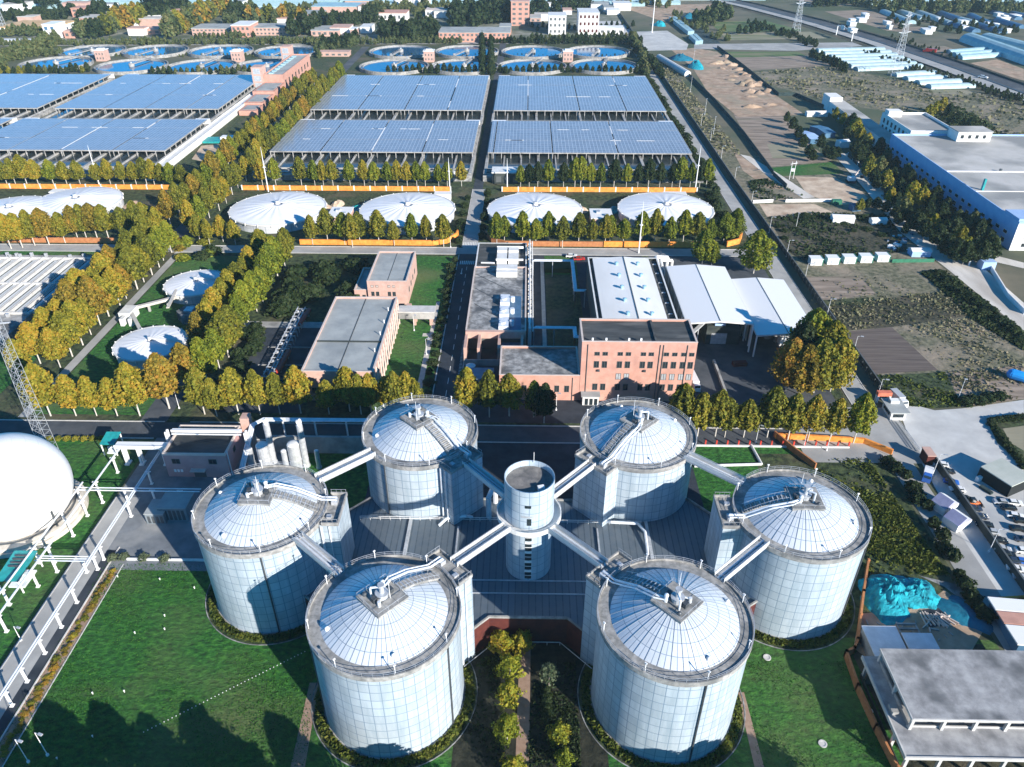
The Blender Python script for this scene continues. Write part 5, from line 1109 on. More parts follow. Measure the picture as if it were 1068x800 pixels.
b = MB(); [b.box(x-.4,x+.4,217.9,218.45,12.2,12.9) for x in (25,40.5)]; build(b,'aircon_unit',M['dark_metal'],ob)
b = MB(); b.box(19.5,26,215.2,218.5,3.6,3.9); build(b,'porch_roof',M['roof_grey'],ob); b = MB(); b.box(20,25.5,215.6,218.5,0,3.6); build(b,'porch',M['off_white'],ob); b = MB(); [b.box(20.8+k*1.6,21.9+k*1.6,215.53,215.62,.2,2.8) for k in range(3)]; build(b,'porch_door',M['glass'],ob)
lo = block('works_annex','low salmon annex with a flat grey roof left of the tall works building','building',-8.5,18.9,218.5,238,10.2,'pink','old_concrete')
for x in (11.2,14.6): window(lo,x,218.5,3.6,1.4,2.4)
for x in (-4,0,4): window(lo,x,218.5,3.6,1.4,2.4)
b = MB(); b.bar((16.5,218.35,0),(16.5,218.35,9.4),.12,6); build(b,'downpipe',M['frame_dark'],lo)
# white roofed hall with fans
hl = block('process_hall','large process hall with a pale roof and two rows of blue fans','building',27,57,235,308,14,'wall_dark','roof_dark',1.0,'off_white')
b = MB(); b.quad((29,236,14.05),(42.2,236,15.0),(42.2,307,15.0),(29,307,14.05)); b.quad((42.2,236,15.0),(53.2,236,14.05),(53.2,307,14.05),(42.2,307,15.0)); b.quad((29,236,13),(29,236,14.05),(29,307,14.05),(29,307,13)); b.quad((53.2,236,13),(53.2,307,13),(53.2,307,14.05),(53.2,236,14.05)); b.poly([(29,236,13),(53.2,236,13),(53.2,236,14.05),(42.2,236,15.0),(29,236,14.05)]); build(b,'pitched_roof',M['roof_white'],hl)
for k in range(6):
    for x in (38.5,47.5):
        y = 243+k*11.2; b = MB(); b.bar((x,y,14.3),(x,y,15.5),.55,12); b.bar((x,y,15.5),(x,y,15.9),.85,12); b.bar((x,y,15.9),(x,y,16.1),.5,12); build(b,'roof_fan',mat('fan_blue',[(.22,.42,.56),(.32,.52,.64)],.5,.8) if (k,x)==(0,38.5) else bpy.data.materials['fan_blue'],hl)
b = MB(); b.box(42.0,42.4,236,307,15.0,15.15); build(b,'ridge_cap',M['frame_dark'],hl)
b = MB(); [b.beam((54.5,240+k*9,13.1),(56,240+k*9,13.1),.6,.5) for k in range(8)]; build(b,'gutter_boxes',M['metal'],hl)
b = MB(); b.path([(58.5,312,0),(58.5,312,9),(58.5,318,10),(64,320,9),(64,320,0)],.9,9); b.path([(60.5,312,0),(60.5,312,8),(60.5,317,9),(66,319,8),(66,319,0)],.7,9); solo(b,'duct',M['off_white'],'pair of bent white ducts behind the pale roofed hall','duct')
# marquees
def marquee(X0,X1,Y0,Y1,he,hr,label,open_front=True):
    t = thing('marquee',label,'marquee',((X0+X1)/2,(Y0+Y1)/2,0),'white marquees'); xm = (X0+X1)/2; b = MB(); n = 8; sag = .25
    for k in range(n):
        ya, yb = Y0+(Y1-Y0)*k/n, Y0+(Y1-Y0)*(k+1)/n
        for (xa,za),(xb_,zb) in (((X0,he),(xm,hr)),((xm,hr),(X1,he))):
            b.quad((xa,ya,za),(xb_,ya,zb),(xb_,yb,zb),(xa,yb,za)); b.quad((xa,ya,za-.18),(xa,yb,za-.18),(xb_,yb,zb-.18),(xb_,ya,zb-.18))
    build(b,'roof',M['white'],t)
    b = MB()
    for y in (Y0,Y1):
        b.beam((X0,y,he-.3),(xm,y,hr-.3),.4,.55); b.beam((xm,y,hr-.3),(X1,y,he-.3),.4,.55)
    for x in (X0,X1): b.beam((x,Y0,he-.3),(x,Y1,he-.3),.35,.5)
    build(b,'eaves_frame',M['off_white'],t)
    b = MB(); b.box(xm-.14,xm+.14,Y0,Y1,hr+.01,hr+.1); build(b,'ridge_seam',M['frame_dark'],t)
    for k in range(7):
        for x in (X0,X1): b = MB(); y = Y0+(Y1-Y0)*k/6; b.box(x-.25,x+.25,y-.25,y+.25,0,he-.4); build(b,'post',M['white'],t)
    b = MB(); b.box(X0+.1,X0+.2,Y0+12,Y1,0,he-.5); b.box(X1-.2,X1-.1,Y0+12,Y1,0,he-.5); b.box(X0,X1,Y1-.2,Y1-.1,0,he-.5); build(b,'side_walls',M['off_white'],t)
    return t
marquee(60.5,85.5,252.5,303,12.4,13.4,'larger white marquee with an open front beside the pale roofed hall')
marquee(86.5,109.5,249,297,9.4,10.3,'smaller white marquee between the larger one and the boundary wall')
t = thing('sludge_press','dark machine house with a grey roller door under the larger marquee','machine house',(76,262,0)); b = MB(); b.box(70,83,258,268,0,8); build(b,'body',M['wall_dark'],t); b = MB(); b.box(72,78,257.9,258.02,.3,5); build(b,'roller_door',M['metal'],t); b = MB(); b.box(73,77,258.5,261,8,9.5); build(b,'hopper',M['blue_wall'],t)
b = MB(); b.beam((61,250,7.5),(70,260,10),1.3,.7); b.beam((61.5,249.5,0),(61.5,249.5,7.5),.3,.3); b.beam((66,255,0),(66,255,8.6),.3,.3); solo(b,'conveyor',M['metal'],'grey inclined conveyor under the left corner of the larger marquee','conveyor')
b = MB(); x,y,_=G(771,381); b.obox(x,y,0,1.5,5.2,2.2,.1); solo(b,'skip',M['maroon'],'dark red skip at the foot of the right marquee post','skip')
x,y,_ = G(815,361); t = thing('silo_trailer','white tank trailer parked at the front of the smaller marquee','trailer',(x,y,0)); b = MB(); b.box(x-1.6,x+1.6,y-1.6,y+1.6,1.2,4.6); b.bar((x,y,4.6),(x,y,5.3),1,10); build(b,'tank',M['white'],t); b = MB(); [b.box(x+sx*1.2-.2,x+sx*1.2+.2,y-1.4,y-1.0,0,1.2) for sx in (-1,1)]; build(b,'legs',M['metal'],t)
b = MB(); x,y,_ = G(821,373); b.box(x-4,x+4,y-2.2,y+2.2,2.6,3.0); [b.box(x+sx*3.6-.1,x+sx*3.6+.1,y+sy*1.9-.1,y+sy*1.9+.1,0,2.6) for sx in (-1,1) for sy in (-1,1)]; solo(b,'shed_roof',M['orange'],'small open shed with an orange red roof left of the big tree cluster','shed')
b = MB(); b.beam((*G(744,378)[:2],.7),(*G(757,413)[:2],.7),.8,1.4); solo(b,'low_wall',M['concrete'],'low concrete divider wall in the works yard','wall')
for px,py,s in ((800,352,1.0),(812,356,1.4),(795,349,.8),(806,351,1.2)):
    x,y,_ = G(px,py); b = MB(); b.lathe(x,y,[(s*1.6,0),(s*1.2,s*.8),(s*.5,s*1.5),(.05,s*1.7)],9); solo(b,'rubble_heap',M['old_concrete'],'small dark heap at the open front of the smaller marquee','heap','heaps before the smaller marquee')
# truck beside the works building
def lorry(x,y,rz,label,cab='white',body='white',length=8.5,h=3.4,group=None,name='lorry'):
    t = thing(name,label,'lorry',(0,0,0),group); L = length
    b = MB(); b.box(-L/2+2.4,L/2,-1.2,1.2,1.05,h); build(b,'cargo_box',M['car_'+body] if 'car_'+body in M else M[body],t)
    b = MB(); b.prism([(-L/2,-1.15),(-L/2+2.1,-1.15),(-L/2+2.1,1.15),(-L/2,1.15)],.6,2.0); b.add([(-L/2+.05,-1.1,2.0),(-L/2+2.1,-1.1,2.0),(-L/2+2.1,1.1,2.0),(-L/2+.05,1.1,2.0),(-L/2+.5,-1.05,2.9),(-L/2+2.0,-1.05,2.9),(-L/2+2.0,1.05,2.9),(-L/2+.5,1.05,2.9)],[(0,1,5,4),(1,2,6,5),(2,3,7,6),(3,0,4,7),(4,5,6,7)]); build(b,'cab',M['car_'+cab],t)
    b = MB(); b.quad((-L/2+.06,-1.0,2.05),(-L/2+.06,1.0,2.05),(-L/2+.44,.95,2.8),(-L/2+.44,-.95,2.8)); b.quad((-L/2+.6,-1.12,2.1),(-L/2+1.7,-1.12,2.1),(-L/2+1.7,-1.09,2.7),(-L/2+.8,-1.09,2.7)); build(b,'windscreen',M['glass'],t)
    b = MB(); b.box(-L/2+.4,L/2-.2,-.5,.5,.55,1.05); build(b,'chassis',M['tyre'],t)
    for wx in (-L/2+1.1,L/2-2.6,L/2-1.2):
        for s in (-1,1): b = MB(); b.bar((wx,s*.8,.5),(wx,s*1.15,.5),.5,12); build(b,'wheel',M['tyre'],t)
    t.location = (x,y,0); t.rotation_euler.z = rz; return t
x,y,_ = G(723,402); lorry(x,y,R_(95),'white box lorry parked beside the right end of the salmon works building',length=10)
# pink buildings west of the main road
b2 = block('pink_building','long low pink building with a grey flat roof beside the side yard','building',-75.6,-51,216.8,272.4,12,'pale_pink','roof_grey')
b = MB(); b.box(-75,-51.6,237.6,238.1,11.3,11.75); build(b,'roof_joint',M['wall_dark'],b2); b = MB(); b.box(-63.6,-63.3,217.5,272,11.32,11.42); build(b,'roof_seam',M['roof_dark'],b2)
b = MB(); [b.bar((-53,y,11.4),(-53,y,12.9),.2,6) for y in (231,243,252,262)]; build(b,'roof_vents',M['white'],b2)
for k in range(14):
    y = 219.5+k*3.9
    window(b2,-51,y,2.2,1.5,2.4,'x+'); window(b2,-51,y,7.2,1.5,1.6,'x+',gm='trim')
    b = MB(); b.box(-51.0,-50.7,y+1.6,y+2.2,0,11.2); build(b,'wall_pier',M['trim'],b2)
for k in range(4): window(b2,-72+k*6,216.8,3,1.6,2.2)
b1 = block('pink_building','small two storey pink building with a flat roof behind the long one','building',-66.3,-49.6,289,320,11,'pale_pink','roof_grey')
for x in (-64.2,-62.2,-57.2,-55.2): window(b1,x,289,4.2,1.1,1.8); window(b1,x,289,8.2,.9,.8,gm='trim')
for y in (294,300,306,312): window(b1,-49.6,y,4,1.6,2,'x+')
b = MB(); b.box(-58,-57.8,289.5,319.5,10.32,10.4); build(b,'roof_seam',M['roof_dark'],b1)
b1a = block('pink_annex','lower pink annex with blue shaded roof left of the small pink building','building',-72.3,-66.4,290,312,6.4,'pale_pink','roof_grey')
for x in (-70.8,-68.3): window(b1a,x,290,2.0,1.2,2)
lk = thing('link_bridge','grey covered link bridge from the pink building towards the main road','bridge',(-44,270,0)); b = MB(); b.box(-50.8,-36.5,270.5,275.5,3.2,6.2); build(b,'body',M['concrete'],lk); b = MB(); b.box(-51,-36.2,270.2,275.8,6.2,6.6); build(b,'roof',M['kerb'],lk)
for x,y in ((-44.5,271.5),(-38,271.5),(-44.5,274.5),(-38,274.5)): b = MB(); b.box(x-.5,x+.5,y-.5,y+.5,0,3.2); build(b,'column',M['pale_pink'],lk)
b = MB(); b.box(-49.5,-47.8,276,279,0,2.6); b.box(-49.5,-47.5,282,285,0,2.8); b.box(-50.2,-40,284.2,284.6,0,1.0); solo(b,'porch_wall',M['pale_pink'],'low pink porch walls by the door of the small pink building','wall')
# red and white machines in the side yard
def gas_train(px0,py0,px1,py1,label):
    a = Vector(G(px0,py0)); c = Vector(G(px1,py1)); t = thing('desulphuriser',label,'machine',(a+c)/2); d = (c-a).normalized()
    b = MB(); b.bar(a+Vector((0,0,2)),c+Vector((0,0,2)),1.0,14); b.ball(a+Vector((0,0,2)),1.0); b.ball(c+Vector((0,0,2)),1.0); build(b,'vessel',M['red'],t)
    b = MB(); [b.box(q.x-.3,q.x+.3,q.y-.3,q.y+.3,0,1.2) for q in (a+(c-a)*.15,a+(c-a)*.85)]; build(b,'feet',M['metal'],t); return t
gas_train(313,342,323,328,'far red horizontal vessel in the side yard'); gas_train(291,392,302,371,'near bright red horizontal vessel in the side yard')
b = MB(); p0, p1 = Vector(G(281,398)), Vector(G(316,327))
d = (p1-p0)
for s in (-1.6,0,1.4): b.bar(p0+Vector((s,0,2.4+abs(s)*.4)), p1+Vector((s,0,2.4+abs(s)*.4)), .22, 6)
for k in range(17):
    q = p0+d*k/16; b.beam(q+Vector((-2.6,0,2.2)),q+Vector((2.6,0,2.2)),.3,.3); b.box(q.x-2.6,q.x-2.35,q.y-.12,q.y+.12,0,2.2); b.box(q.x+2.3,q.x+2.55,q.y-.12,q.y+.12,0,2.2)
    if k%2: b.bar(q+Vector((-1,.3,0)),q+Vector((-1,.3,2.9)),.5,8); b.bar(q+Vector((1.2,-.3,1)),q+Vector((1.2,-.3,3.6)),.3,7)
solo(b,'pipe_train',M['metal'],'long grey train of valves and pipes along the left side of the side yard','pipe rack')
b = MB(); [b.box(-99,-76.2,y,y+.3,.1,.5) for y in (227,239,252)]; solo(b,'yard_drain',M['concrete'],'pale drain covers crossing the side yard','drain')
# machine deck east of the main road
md = block('machine_deck','long flat roofed plant building with machines on its pale roof right of the main road','building',-22.5,0.5,253,311,8,'pale_pink','old_concrete',.5)
b = MB(); [b.bar((-21.5+k*.5,304-k*14,7.6),(-8,290-k*14,7.6),.12,5) for k in range(3)]; build(b,'roof_cables',M['frame_dark'],md)
b = MB(); b.box(-12.5,-3.5,301,309,7.5,10); b.box(-12.5,-3.5,303.5,306,10,10.4); build(b,'air_handler',M['off_white'],md)
for k in range(3): b = MB(); b.box(-10,-6.2,262+k*10-8,269+k*10-8,7.5,9.4); b.bar((-8.6,265+k*10-8,9.4),(-8.6,265+k*10-8,9.9),1.2,12); b.bar((-5,266+k*10-8,7.6),(-5,266+k*10-8,9.8),.9,10); build(b,'cooling_unit',M['pipe'],md)
b = MB(); b.box(-10.4,-1.5,253.6,283,7.5,7.62); build(b,'shade_sheet',M['roof_blue'],md)  # flat blue sheet, its dark tone painted as shadow round the cooling units
sb_ = block('machine_yard','dark open machine yard with white machines behind the flat roofed plant building','yard',-22.5,0.5,312,341,6.5,'wall_dark','roof_dark',.5,'off_white')
for k in range(2): b = MB(); b.box(-13+k*5.2,-8.4+k*5.2,318,325,6,8.6); b.box(-13+k*5.2,-8.4+k*5.2,326,330,6,9.2); build(b,'white_machine',M['off_white'],sb_)
b = MB(); b.box(-13.3,-1,331,331.6,8,9); b.box(-13.3,-1,317.4,317.9,8,8.8); b.path([(-20,318,6.6),(-14,316,7.4)],.4,7); build(b,'steel_frame',M['white'],sb_)
b = MB()
for k in range(40):
    y = 256+k*2.1; b.box(1.2,2.6,y,y+1.1+random.random()*.6,0,6.5+random.random()*2)
for z in (5.4,6.8): b.bar((1.9,254,z+1.4),(1.9,341,z+1.4),.35,7)
b.bar((3.1,254,7.4),(3.1,341,7.4),.28,7); solo(b,'pipe_bundle',M['off_white'],'dense white bundle of pipes and valves running along the plant building','pipe rack')
t = thing('loading_bay','dark loading bay with pink portal frame in front of the plant building','bay',(-11,246,0))
b = MB(); b.box(-22.4,0.4,251.6,252.9,5.4,8.3); [b.box(x-.5,x+.5,241.5,252.9,0,7.2) for x in (-22,-17,-9.5,-1)]; build(b,'portal_frame',M['pale_pink'],t); b = MB(); b.box(-22.2,-.2,252.92,252.98,0,5.3); build(b,'dark_interior',M['frame_dark'],t)
b = MB(); b.box(-8.8,-1.6,244,252,0,3.6); build(b,'container',M['roof_blue'],t)
b = MB(); b.box(-22.5,-8.8,240.6,241,0,2.6); build(b,'yard_wall',M['concrete'],t)
t = thing('blue_container','blue grey container standing in the yard left of the salmon annex','container',(-15,231,0)); b = MB(); b.box(-20,-11,227,234.5,0,3.0); build(b,'body',mat('slate_blue',[(.13,.20,.28),(.18,.26,.34)],.6,.4),t); b = MB(); [b.box(-20.02+k*1.0,-19.92+k*1.0,226.9,227.0,.2,2.8) for k in range(9)]; build(b,'ribs',M['roof_blue'],t)
b = MB(); x,y,_=G(491,386); b.bar((x,y,0),(x,y,2.2),.1,6); b.lathe(x,y,[(1.9,2.0),(.05,3.0)],10); solo(b,'parasol',M['white'],'small white parasol at the edge of the main road','parasol')
b = MB(); x,y,_=G(497,392); b.beam((x-2.5,y+1.6,.8),(x+2.5,y-1.6,.8),.7,.9); solo(b,'boat_trailer',M['blue_wall'],'narrow pale blue trailer lying in the yard beside the parasol','trailer')
# pipe gantries between plant building and hall
def portal(pts, z, label, wd=1.4):
    t = thing('pipe_gantry',label,'pipe rack',pts[0]+(0,)); b = MB()
    for o in (-wd/2,-wd/6,wd/6,wd/2): b.path([(x+o*.8,y+o,z) for x,y in pts],.22,7)
    build(b,'pipes',M['pipe'],t); b = MB()
    for (x0,y0),(x1,y1) in zip(pts,pts[1:]):
        n = max(int(math.hypot(x1-x0,y1-y0)/6),1)
        for k in range(n+1): x,y = x0+(x1-x0)*k/n, y0+(y1-y0)*k/n; b.box(x-.15,x+.15,y-.15,y+.15,0,z)
    build(b,'supports',M['metal'],t)
portal([(3.5,318),(21,318),(21,288),(25,288)],8,'pale pipe gantry crossing the dark court to the hall, far one'); portal([(3.5,256),(19,256),(19,249),(26,249)],8,'pale pipe gantry crossing the dark court to the hall, near one')
b = MB(); b.box(7,8.6,243,335,0,.3); solo(b,'court_path',M['paving'],'narrow pale raised path through the dark court','path')
b = MB(); b.box(9,22,322,331,0,2.2); solo(b,'hedge_block',M['lf_dark'],'clipped dark green hedge block at the top of the dark court','hedge')
# ================================================================== BOUNDARY WALL, GATE, CAR PARK, EAST SIDE
def cam_h(px,py,pxb,pyb):
    'height of the point seen at px,py standing above the ground point seen at pxb,pyb'
    x,y,_ = G(pxb,pyb); lo,hi = 0,80
    for _i in range(40):
        z = (lo+hi)/2; d = np.array([x,y,z-CAM_H]); q = 400-CAM_F*(d@_U)/(d@_F)
        lo,hi = (z,hi) if q > py else (lo,z)
    return lo
bw = fence([(125.8,226),(125.4,330),(124.2,450),(124.6,700),(125.4,1150)],2.7,'wall_dark','long dark boundary wall running from the gate into the distance','boundary_wall','wall',.35)
b = MB()
for y in range(226,1150,4): b.box(124.6,124.8,y,y+.2,0,2.8); 
for (x0,y0),(x1,y1) in zip([(125.8,226),(125.4,330),(124.2,450),(124.6,700),(125.4,1150)],[(125.4,330),(124.2,450),(124.6,700),(125.4,1150)]): b.beam((x0,y0,2.78),(x1,y1,2.78),.4,.1)
build(b,'coping',M['frame_dark'],bw)
bw2 = fence([(126.6,187),(126.9,160),(127.0,128),(126.8,60)],2.7,'wall_dark','dark boundary wall between the inner road and the car park','boundary_wall','wall',.35); b = MB(); b.beam((126.6,187,2.78),(127,128,2.78),.5,.14); b.beam((127,128,2.78),(126.8,60,2.78),.5,.14); build(b,'coping',M['frame_dark'],bw2)
def lamp(px,py,h,label,group='lamp posts along the boundary wall',arm=1.6):
    x,y,_ = G(px,py); t = thing('lamp_post',label,'lamp post',(x,y,0),group); b = MB(); b.bar((0+x,y,0),(x,y,h),.11,7,0,.06); b.bar((x,y,0),(x,y,.5),.3,8); build(b,'pole',M['white'],t)
    b = MB(); b.bar((x,y,h),(x+arm*.9,y-arm*.3,h+.25),.06,5); build(b,'arm',M['white'],t); b = MB(); b.obox(x+arm*.9,y-arm*.3,h+.12,h+.34,1.0,.5,-.3); build(b,'lamp_head',M['metal'],t); return t
for i,(px,py) in enumerate(((972,497),(1031,576),(914,417),(889,371),(862,331),(839,293),(820,268),(802,243),(783,215),(766,189),(752,166),(741,147),(731,131))): lamp(px,py,8.5,f'white lamp post by the boundary wall, {["nearest the gate in the car park","further down the car park wall"][i] if i<2 else ordw(i-1)+" beyond the gate"}')
for i,(px,py) in enumerate(((1000,436),(830,238),(723,66),(720,96),(735,120),(744,140))): 
    lamp(px if i else 999,py if i else 416,8 if i<2 else 12,['slanting white pole on the rough meadow above the yard','white pole on the overgrown plot','tall white pole on the grass strip, farthest','tall white pole on the grass strip beside the grey tube','tall white pole on the grass strip, middle','tall white pole on the grass strip, nearest'][i],'poles east of the wall',.2)
for i,(px,py) in enumerate(((226,467),(187,426),(400,424),(580,428),(432,345),(445,370),(470,258),(712,462),(788,462),(838,466),(862,470))): lamp(px,py,7,f'slim white lamp post inside the works, {ordw(i+1)} from the pump house',None,1.0)
for i,(px,py) in enumerate(((30,795),(50,788),(22,668))): lamp(px,py,8 if i<2 else 5,['leftmost white lamp post on the shaded corner of the lower lawn','second white lamp post on the shaded corner of the lower lawn','white lamp post left of the pipe road'][i],None)
# gate
b = MB()
p,q = Vector(G(936,441)),Vector(G(958,472))
for z in (.4,1.0,1.5): b.bar(p+Vector((0,0,z)),q+Vector((0,0,z)),.09,6)
for k in range(26): c = p+(q-p)*k/25; b.bar(c,c+Vector((0,0,1.5)),.06,5)
solo(b,'sliding_gate',M['metal'],'low grey sliding gate between works forecourt and concrete yard','gate')
gt = thing('gatehouse','white gatehouse with flat roof at the works entrance','gatehouse',G(931,428)); x,y,_ = G(931,432)
b = MB(); b.box(x-2.4,x+2.4,y-3.5,y+3.5,0,3.2); build(b,'wall',M['white_wall'],gt); b = MB(); b.box(x-3.2,x+3.2,y-4.4,y+4.4,3.2,3.6); build(b,'roof',M['roof_grey'],gt); b = MB(); b.box(x-2.45,x-2.38,y-2.4,y+2.4,1.1,2.5); b.box(x-1.8,x+1.8,y-3.55,y-3.48,1.1,2.5); build(b,'window',M['glass'],gt); b = MB(); b.box(x-1.2,x+1.6,y+1,y+3,3.6,4.6); build(b,'roof_box',M['white'],gt)
x,y,_ = G(919.5,419); t = thing('sentry_arch','small red arch with white posts by the gatehouse','arch',(x,y,0)); b = MB(); b.box(x-2.4,x+2.4,y-.9,y+.9,2.8,4.2); build(b,'red_beam',mat('arch_red',(.60,.17,.10),.6,.5),t)
for s in (-1,1): b = MB(); b.box(x+s*2-.35,x+s*2+.35,y-.8,y+.8,0,2.8); build(b,'post',M['white'],t)
x,y,_ = G(966,482); t = thing('gate_pier','dark red gate pier with pale pink cap at the end of the car park wall','gate pier',(x,y,0)); b = MB(); b.box(x-1.1,x+1.1,y-1.6,y+2.6,0,3.6); build(b,'body',M['maroon'],t); b = MB(); b.box(x-1.3,x+1.3,y-1.8,y+2.8,3.6,3.9); build(b,'cap',M['pale_pink'],t)
x,y,_ = G(936,420); lorry(x,y,R_(100),'white lorry with dark load area standing at the gatehouse',body='silver',length=8)
x,y,_ = G(966,499); lorry(x,y,R_(60),'small blue and white truck on the inner road behind the gate pier',body='white',cab='blue',length=6,h=2.6)
def tent(px,py,label):
    x,y,_ = G(px,py); t = thing('pagoda_tent',label,'tent',(x,y,0),'purple and white tents'); s = 2.9; a = .5
    R2 = lambda u,v,z: (x+u*math.cos(a)-v*math.sin(a), y+u*math.sin(a)+v*math.cos(a), z)
    b = MB(); b.quad(R2(-s,-s*.8,2.5),R2(0,-s*.8,4.3),R2(0,s*.8,4.3),R2(-s,s*.8,2.5)); b.poly([R2(-s,-s*.8,2.5),R2(s,-s*.8,2.5),R2(0,-s*.8,4.3)]); build(b,'violet_roof',mat('violet',[(.28,.28,.42),(.38,.38,.52)],.6,.4),t)
    b = MB(); b.quad(R2(0,-s*.8,4.3),R2(s,-s*.8,2.5),R2(s,s*.8,2.5),R2(0,s*.8,4.3)); b.quad(R2(-s,-s*.8,0),R2(s,-s*.8,0),R2(s,-s*.8,2.5),R2(-s,-s*.8,2.5)); b.quad(R2(s,-s*.8,0),R2(s,s*.8,0),R2(s,s*.8,2.5),R2(s,-s*.8,2.5)); b.quad(R2(-s,s*.8,0),R2(-s,-s*.8,0),R2(-s,-s*.8,2.5),R2(-s,s*.8,2.5)); build(b,'white_cover',M['white'],t)
tent(983,530,'violet and white tent on the inner road, the one nearer the gate'); tent(996,547,'violet and white tent on the inner road, the lower of the two')
# cars
def make_car(col):
    t = thing('parked_car','-','car'); L,W = 4.5,1.8
    b = MB(); pr = [(-2.25,.35),(2.25,.35),(2.25,.78),(1.95,.92),(1.25,.98),(-1.55,1.0),(-2.15,.95),(-2.25,.7)]
    n = len(pr); ins = .06
    for sgn in (0,):
        vs = [(x,-W/2,z) for x,z in pr]+[(x,W/2,z) for x,z in pr]; b.add(vs,[tuple(range(n)),tuple(range(2*n-1,n-1,-1))]+[(i,n+i,n+(i+1)%n,(i+1)%n) for i in range(n)])
    rf = [(-1.25,1.46),(.35,1.46)]
    b.add([(-1.25,-.66,1.46),(.35,-.66,1.46),(.35,.66,1.46),(-1.25,.66,1.46),(-1.3,-.68,1.40),(.42,-.68,1.40),(.42,.68,1.40),(-1.3,.68,1.40)],[(0,1,2,3),(4,5,1,0),(5,6,2,1),(6,7,3,2),(7,4,0,3)])
    build(b,'body',M['car_'+col],t)
    b = MB(); b.add([(-1.75,-.80,.98),(1.1,-.80,.98),(1.1,.80,.98),(-1.75,.80,.98),(-1.3,-.68,1.41),(.42,-.68,1.41),(.42,.68,1.41),(-1.3,.68,1.41)],[(0,1,5,4),(1,2,6,5),(2,3,7,6),(3,0,4,7)]); build(b,'windows',M['glass'],t)
    for wx in (-1.4,1.4):
        for s in (-1,1): b = MB(); b.bar((wx,s*.72,.33),(wx,s*.93,.33),.33,12); build(b,'wheel',M['tyre'],t)
    b = MB(); [b.box(2.2,2.27,s*.6-.2,s*.6+.2,.6,.76) for s in (-1,1)]; build(b,'headlight',M['white'],t)
    return t
car0 = make_car('black'); car0['label'] = 'x'; protoused = False
cars = [(981.5,484,'white','white car first by the gate pier'),(988,491,'black','black car second from the gate pier'),(992,502,'blue','bright blue car third from the gate pier'),(998.5,510,'white','white car fourth from the gate pier'),(1007,519.5,'black','black car fifth from the gate pier'),(1022,538,'navy','dark car just below the orange loader'),(1027,547,'black','black car second below the orange loader'),(1042,563,'black','black car by the lamp post on the car park wall'),(1046,572,'silver','silver car below the lamp post on the car park wall'),(1055,584,'navy','dark blue car third below the lamp post'),(1060,593,'white','white car fourth below the lamp post'),(1066,602,'silver','silver car at the lower right frame edge'),
        (1052,529,'black','black car at the head of the right column'),(1059,537.5,'white','white car below the head of the right column'),(1062,551,'black','black car third in the right column'),(1067,562,'navy','dark car fourth in the right column at the frame edge'),(1068,574,'white','white car at the frame edge in the right column'),(1016,529.5,'navy','dark car squeezed between the fifth car and the loader'),(1034,554,'silver','silver car just above the lamp post on the car park wall'),(1050,577.5,'black','black car between silver and dark blue cars below the lamp post'),(1066,543,'black','black car beside the white one in the right column'),(1044,523,'silver','silver car by the right end of the black walled shed'),(1058,524,'white','white car right behind the head of the right column'),(1067,585,'blue','blue car low at the frame edge in the right column')]
for i,(px,py,c,lb) in enumerate(cars):
    x,y,_ = G(px,py,.7); rz = R_(-12+random.uniform(-6,6))+(math.pi if i%3==0 else 0)
    if i == 1: car0.location = (x,y,.05); car0.rotation_euler.z = rz; car0['label'] = lb+('' if len(lb.split()) > 11 else ' in the car park'); car0['group'] = 'cars in the car park'; car0.scale = (.96,)*3
    else: dup(car0,(x,y,.05),rz,lb+('' if len(lb.split()) > 11 else ' in the car park'),'cars in the car park',.96*random.uniform(.96,1.06),{'body':M['car_'+c]})
for px,py,c,rz,lb in ((596,267,'white',0,'white car on the street below the third covered tank'),(604,270,'red',.1,'red car beside the white one on the street below the tanks'),(1025,81,'white',-.75,'white car driving on the near carriageway of the motorway')):
    x,y,_ = G(px,py,.7); dup(car0,(x,y,.12),rz,lb,'cars on the roads',1.2 if py>100 else 1.8,{'body':M['car_'+c]})
x,y,_ = G(1013,527); t = thing('loader','small orange wheel loader among the parked cars','loader',(x,y,0)); b = MB(); b.box(x-1.6,x+1.4,y-.8,y+.8,.6,1.5); b.beam((x+1.2,y,1.2),(x+2.6,y,.8),.8,.3); build(b,'body',M['car_orange'],t); b = MB(); b.box(x-.8,x+.5,y-.7,y+.7,1.5,2.6); build(b,'cab',M['glass'],t); b = MB(); b.add([(x+2.5,y-1.1,.2),(x+3.4,y-1.1,.1),(x+3.4,y+1.1,.1),(x+2.5,y+1.1,.2),(x+2.5,y-1.1,1.2),(x+2.5,y+1.1,1.2)],[(0,1,2,3),(0,3,5,4),(0,4,1),(3,2,5)]); build(b,'bucket',M['dark_metal'],t)
for wx in (-1,1):
    for s in (-1,1): b = MB(); b.bar((x+wx,y+s*.7,.55),(x+wx,y+s*1.1,.55),.55,12); build(b,'wheel',M['tyre'],t)
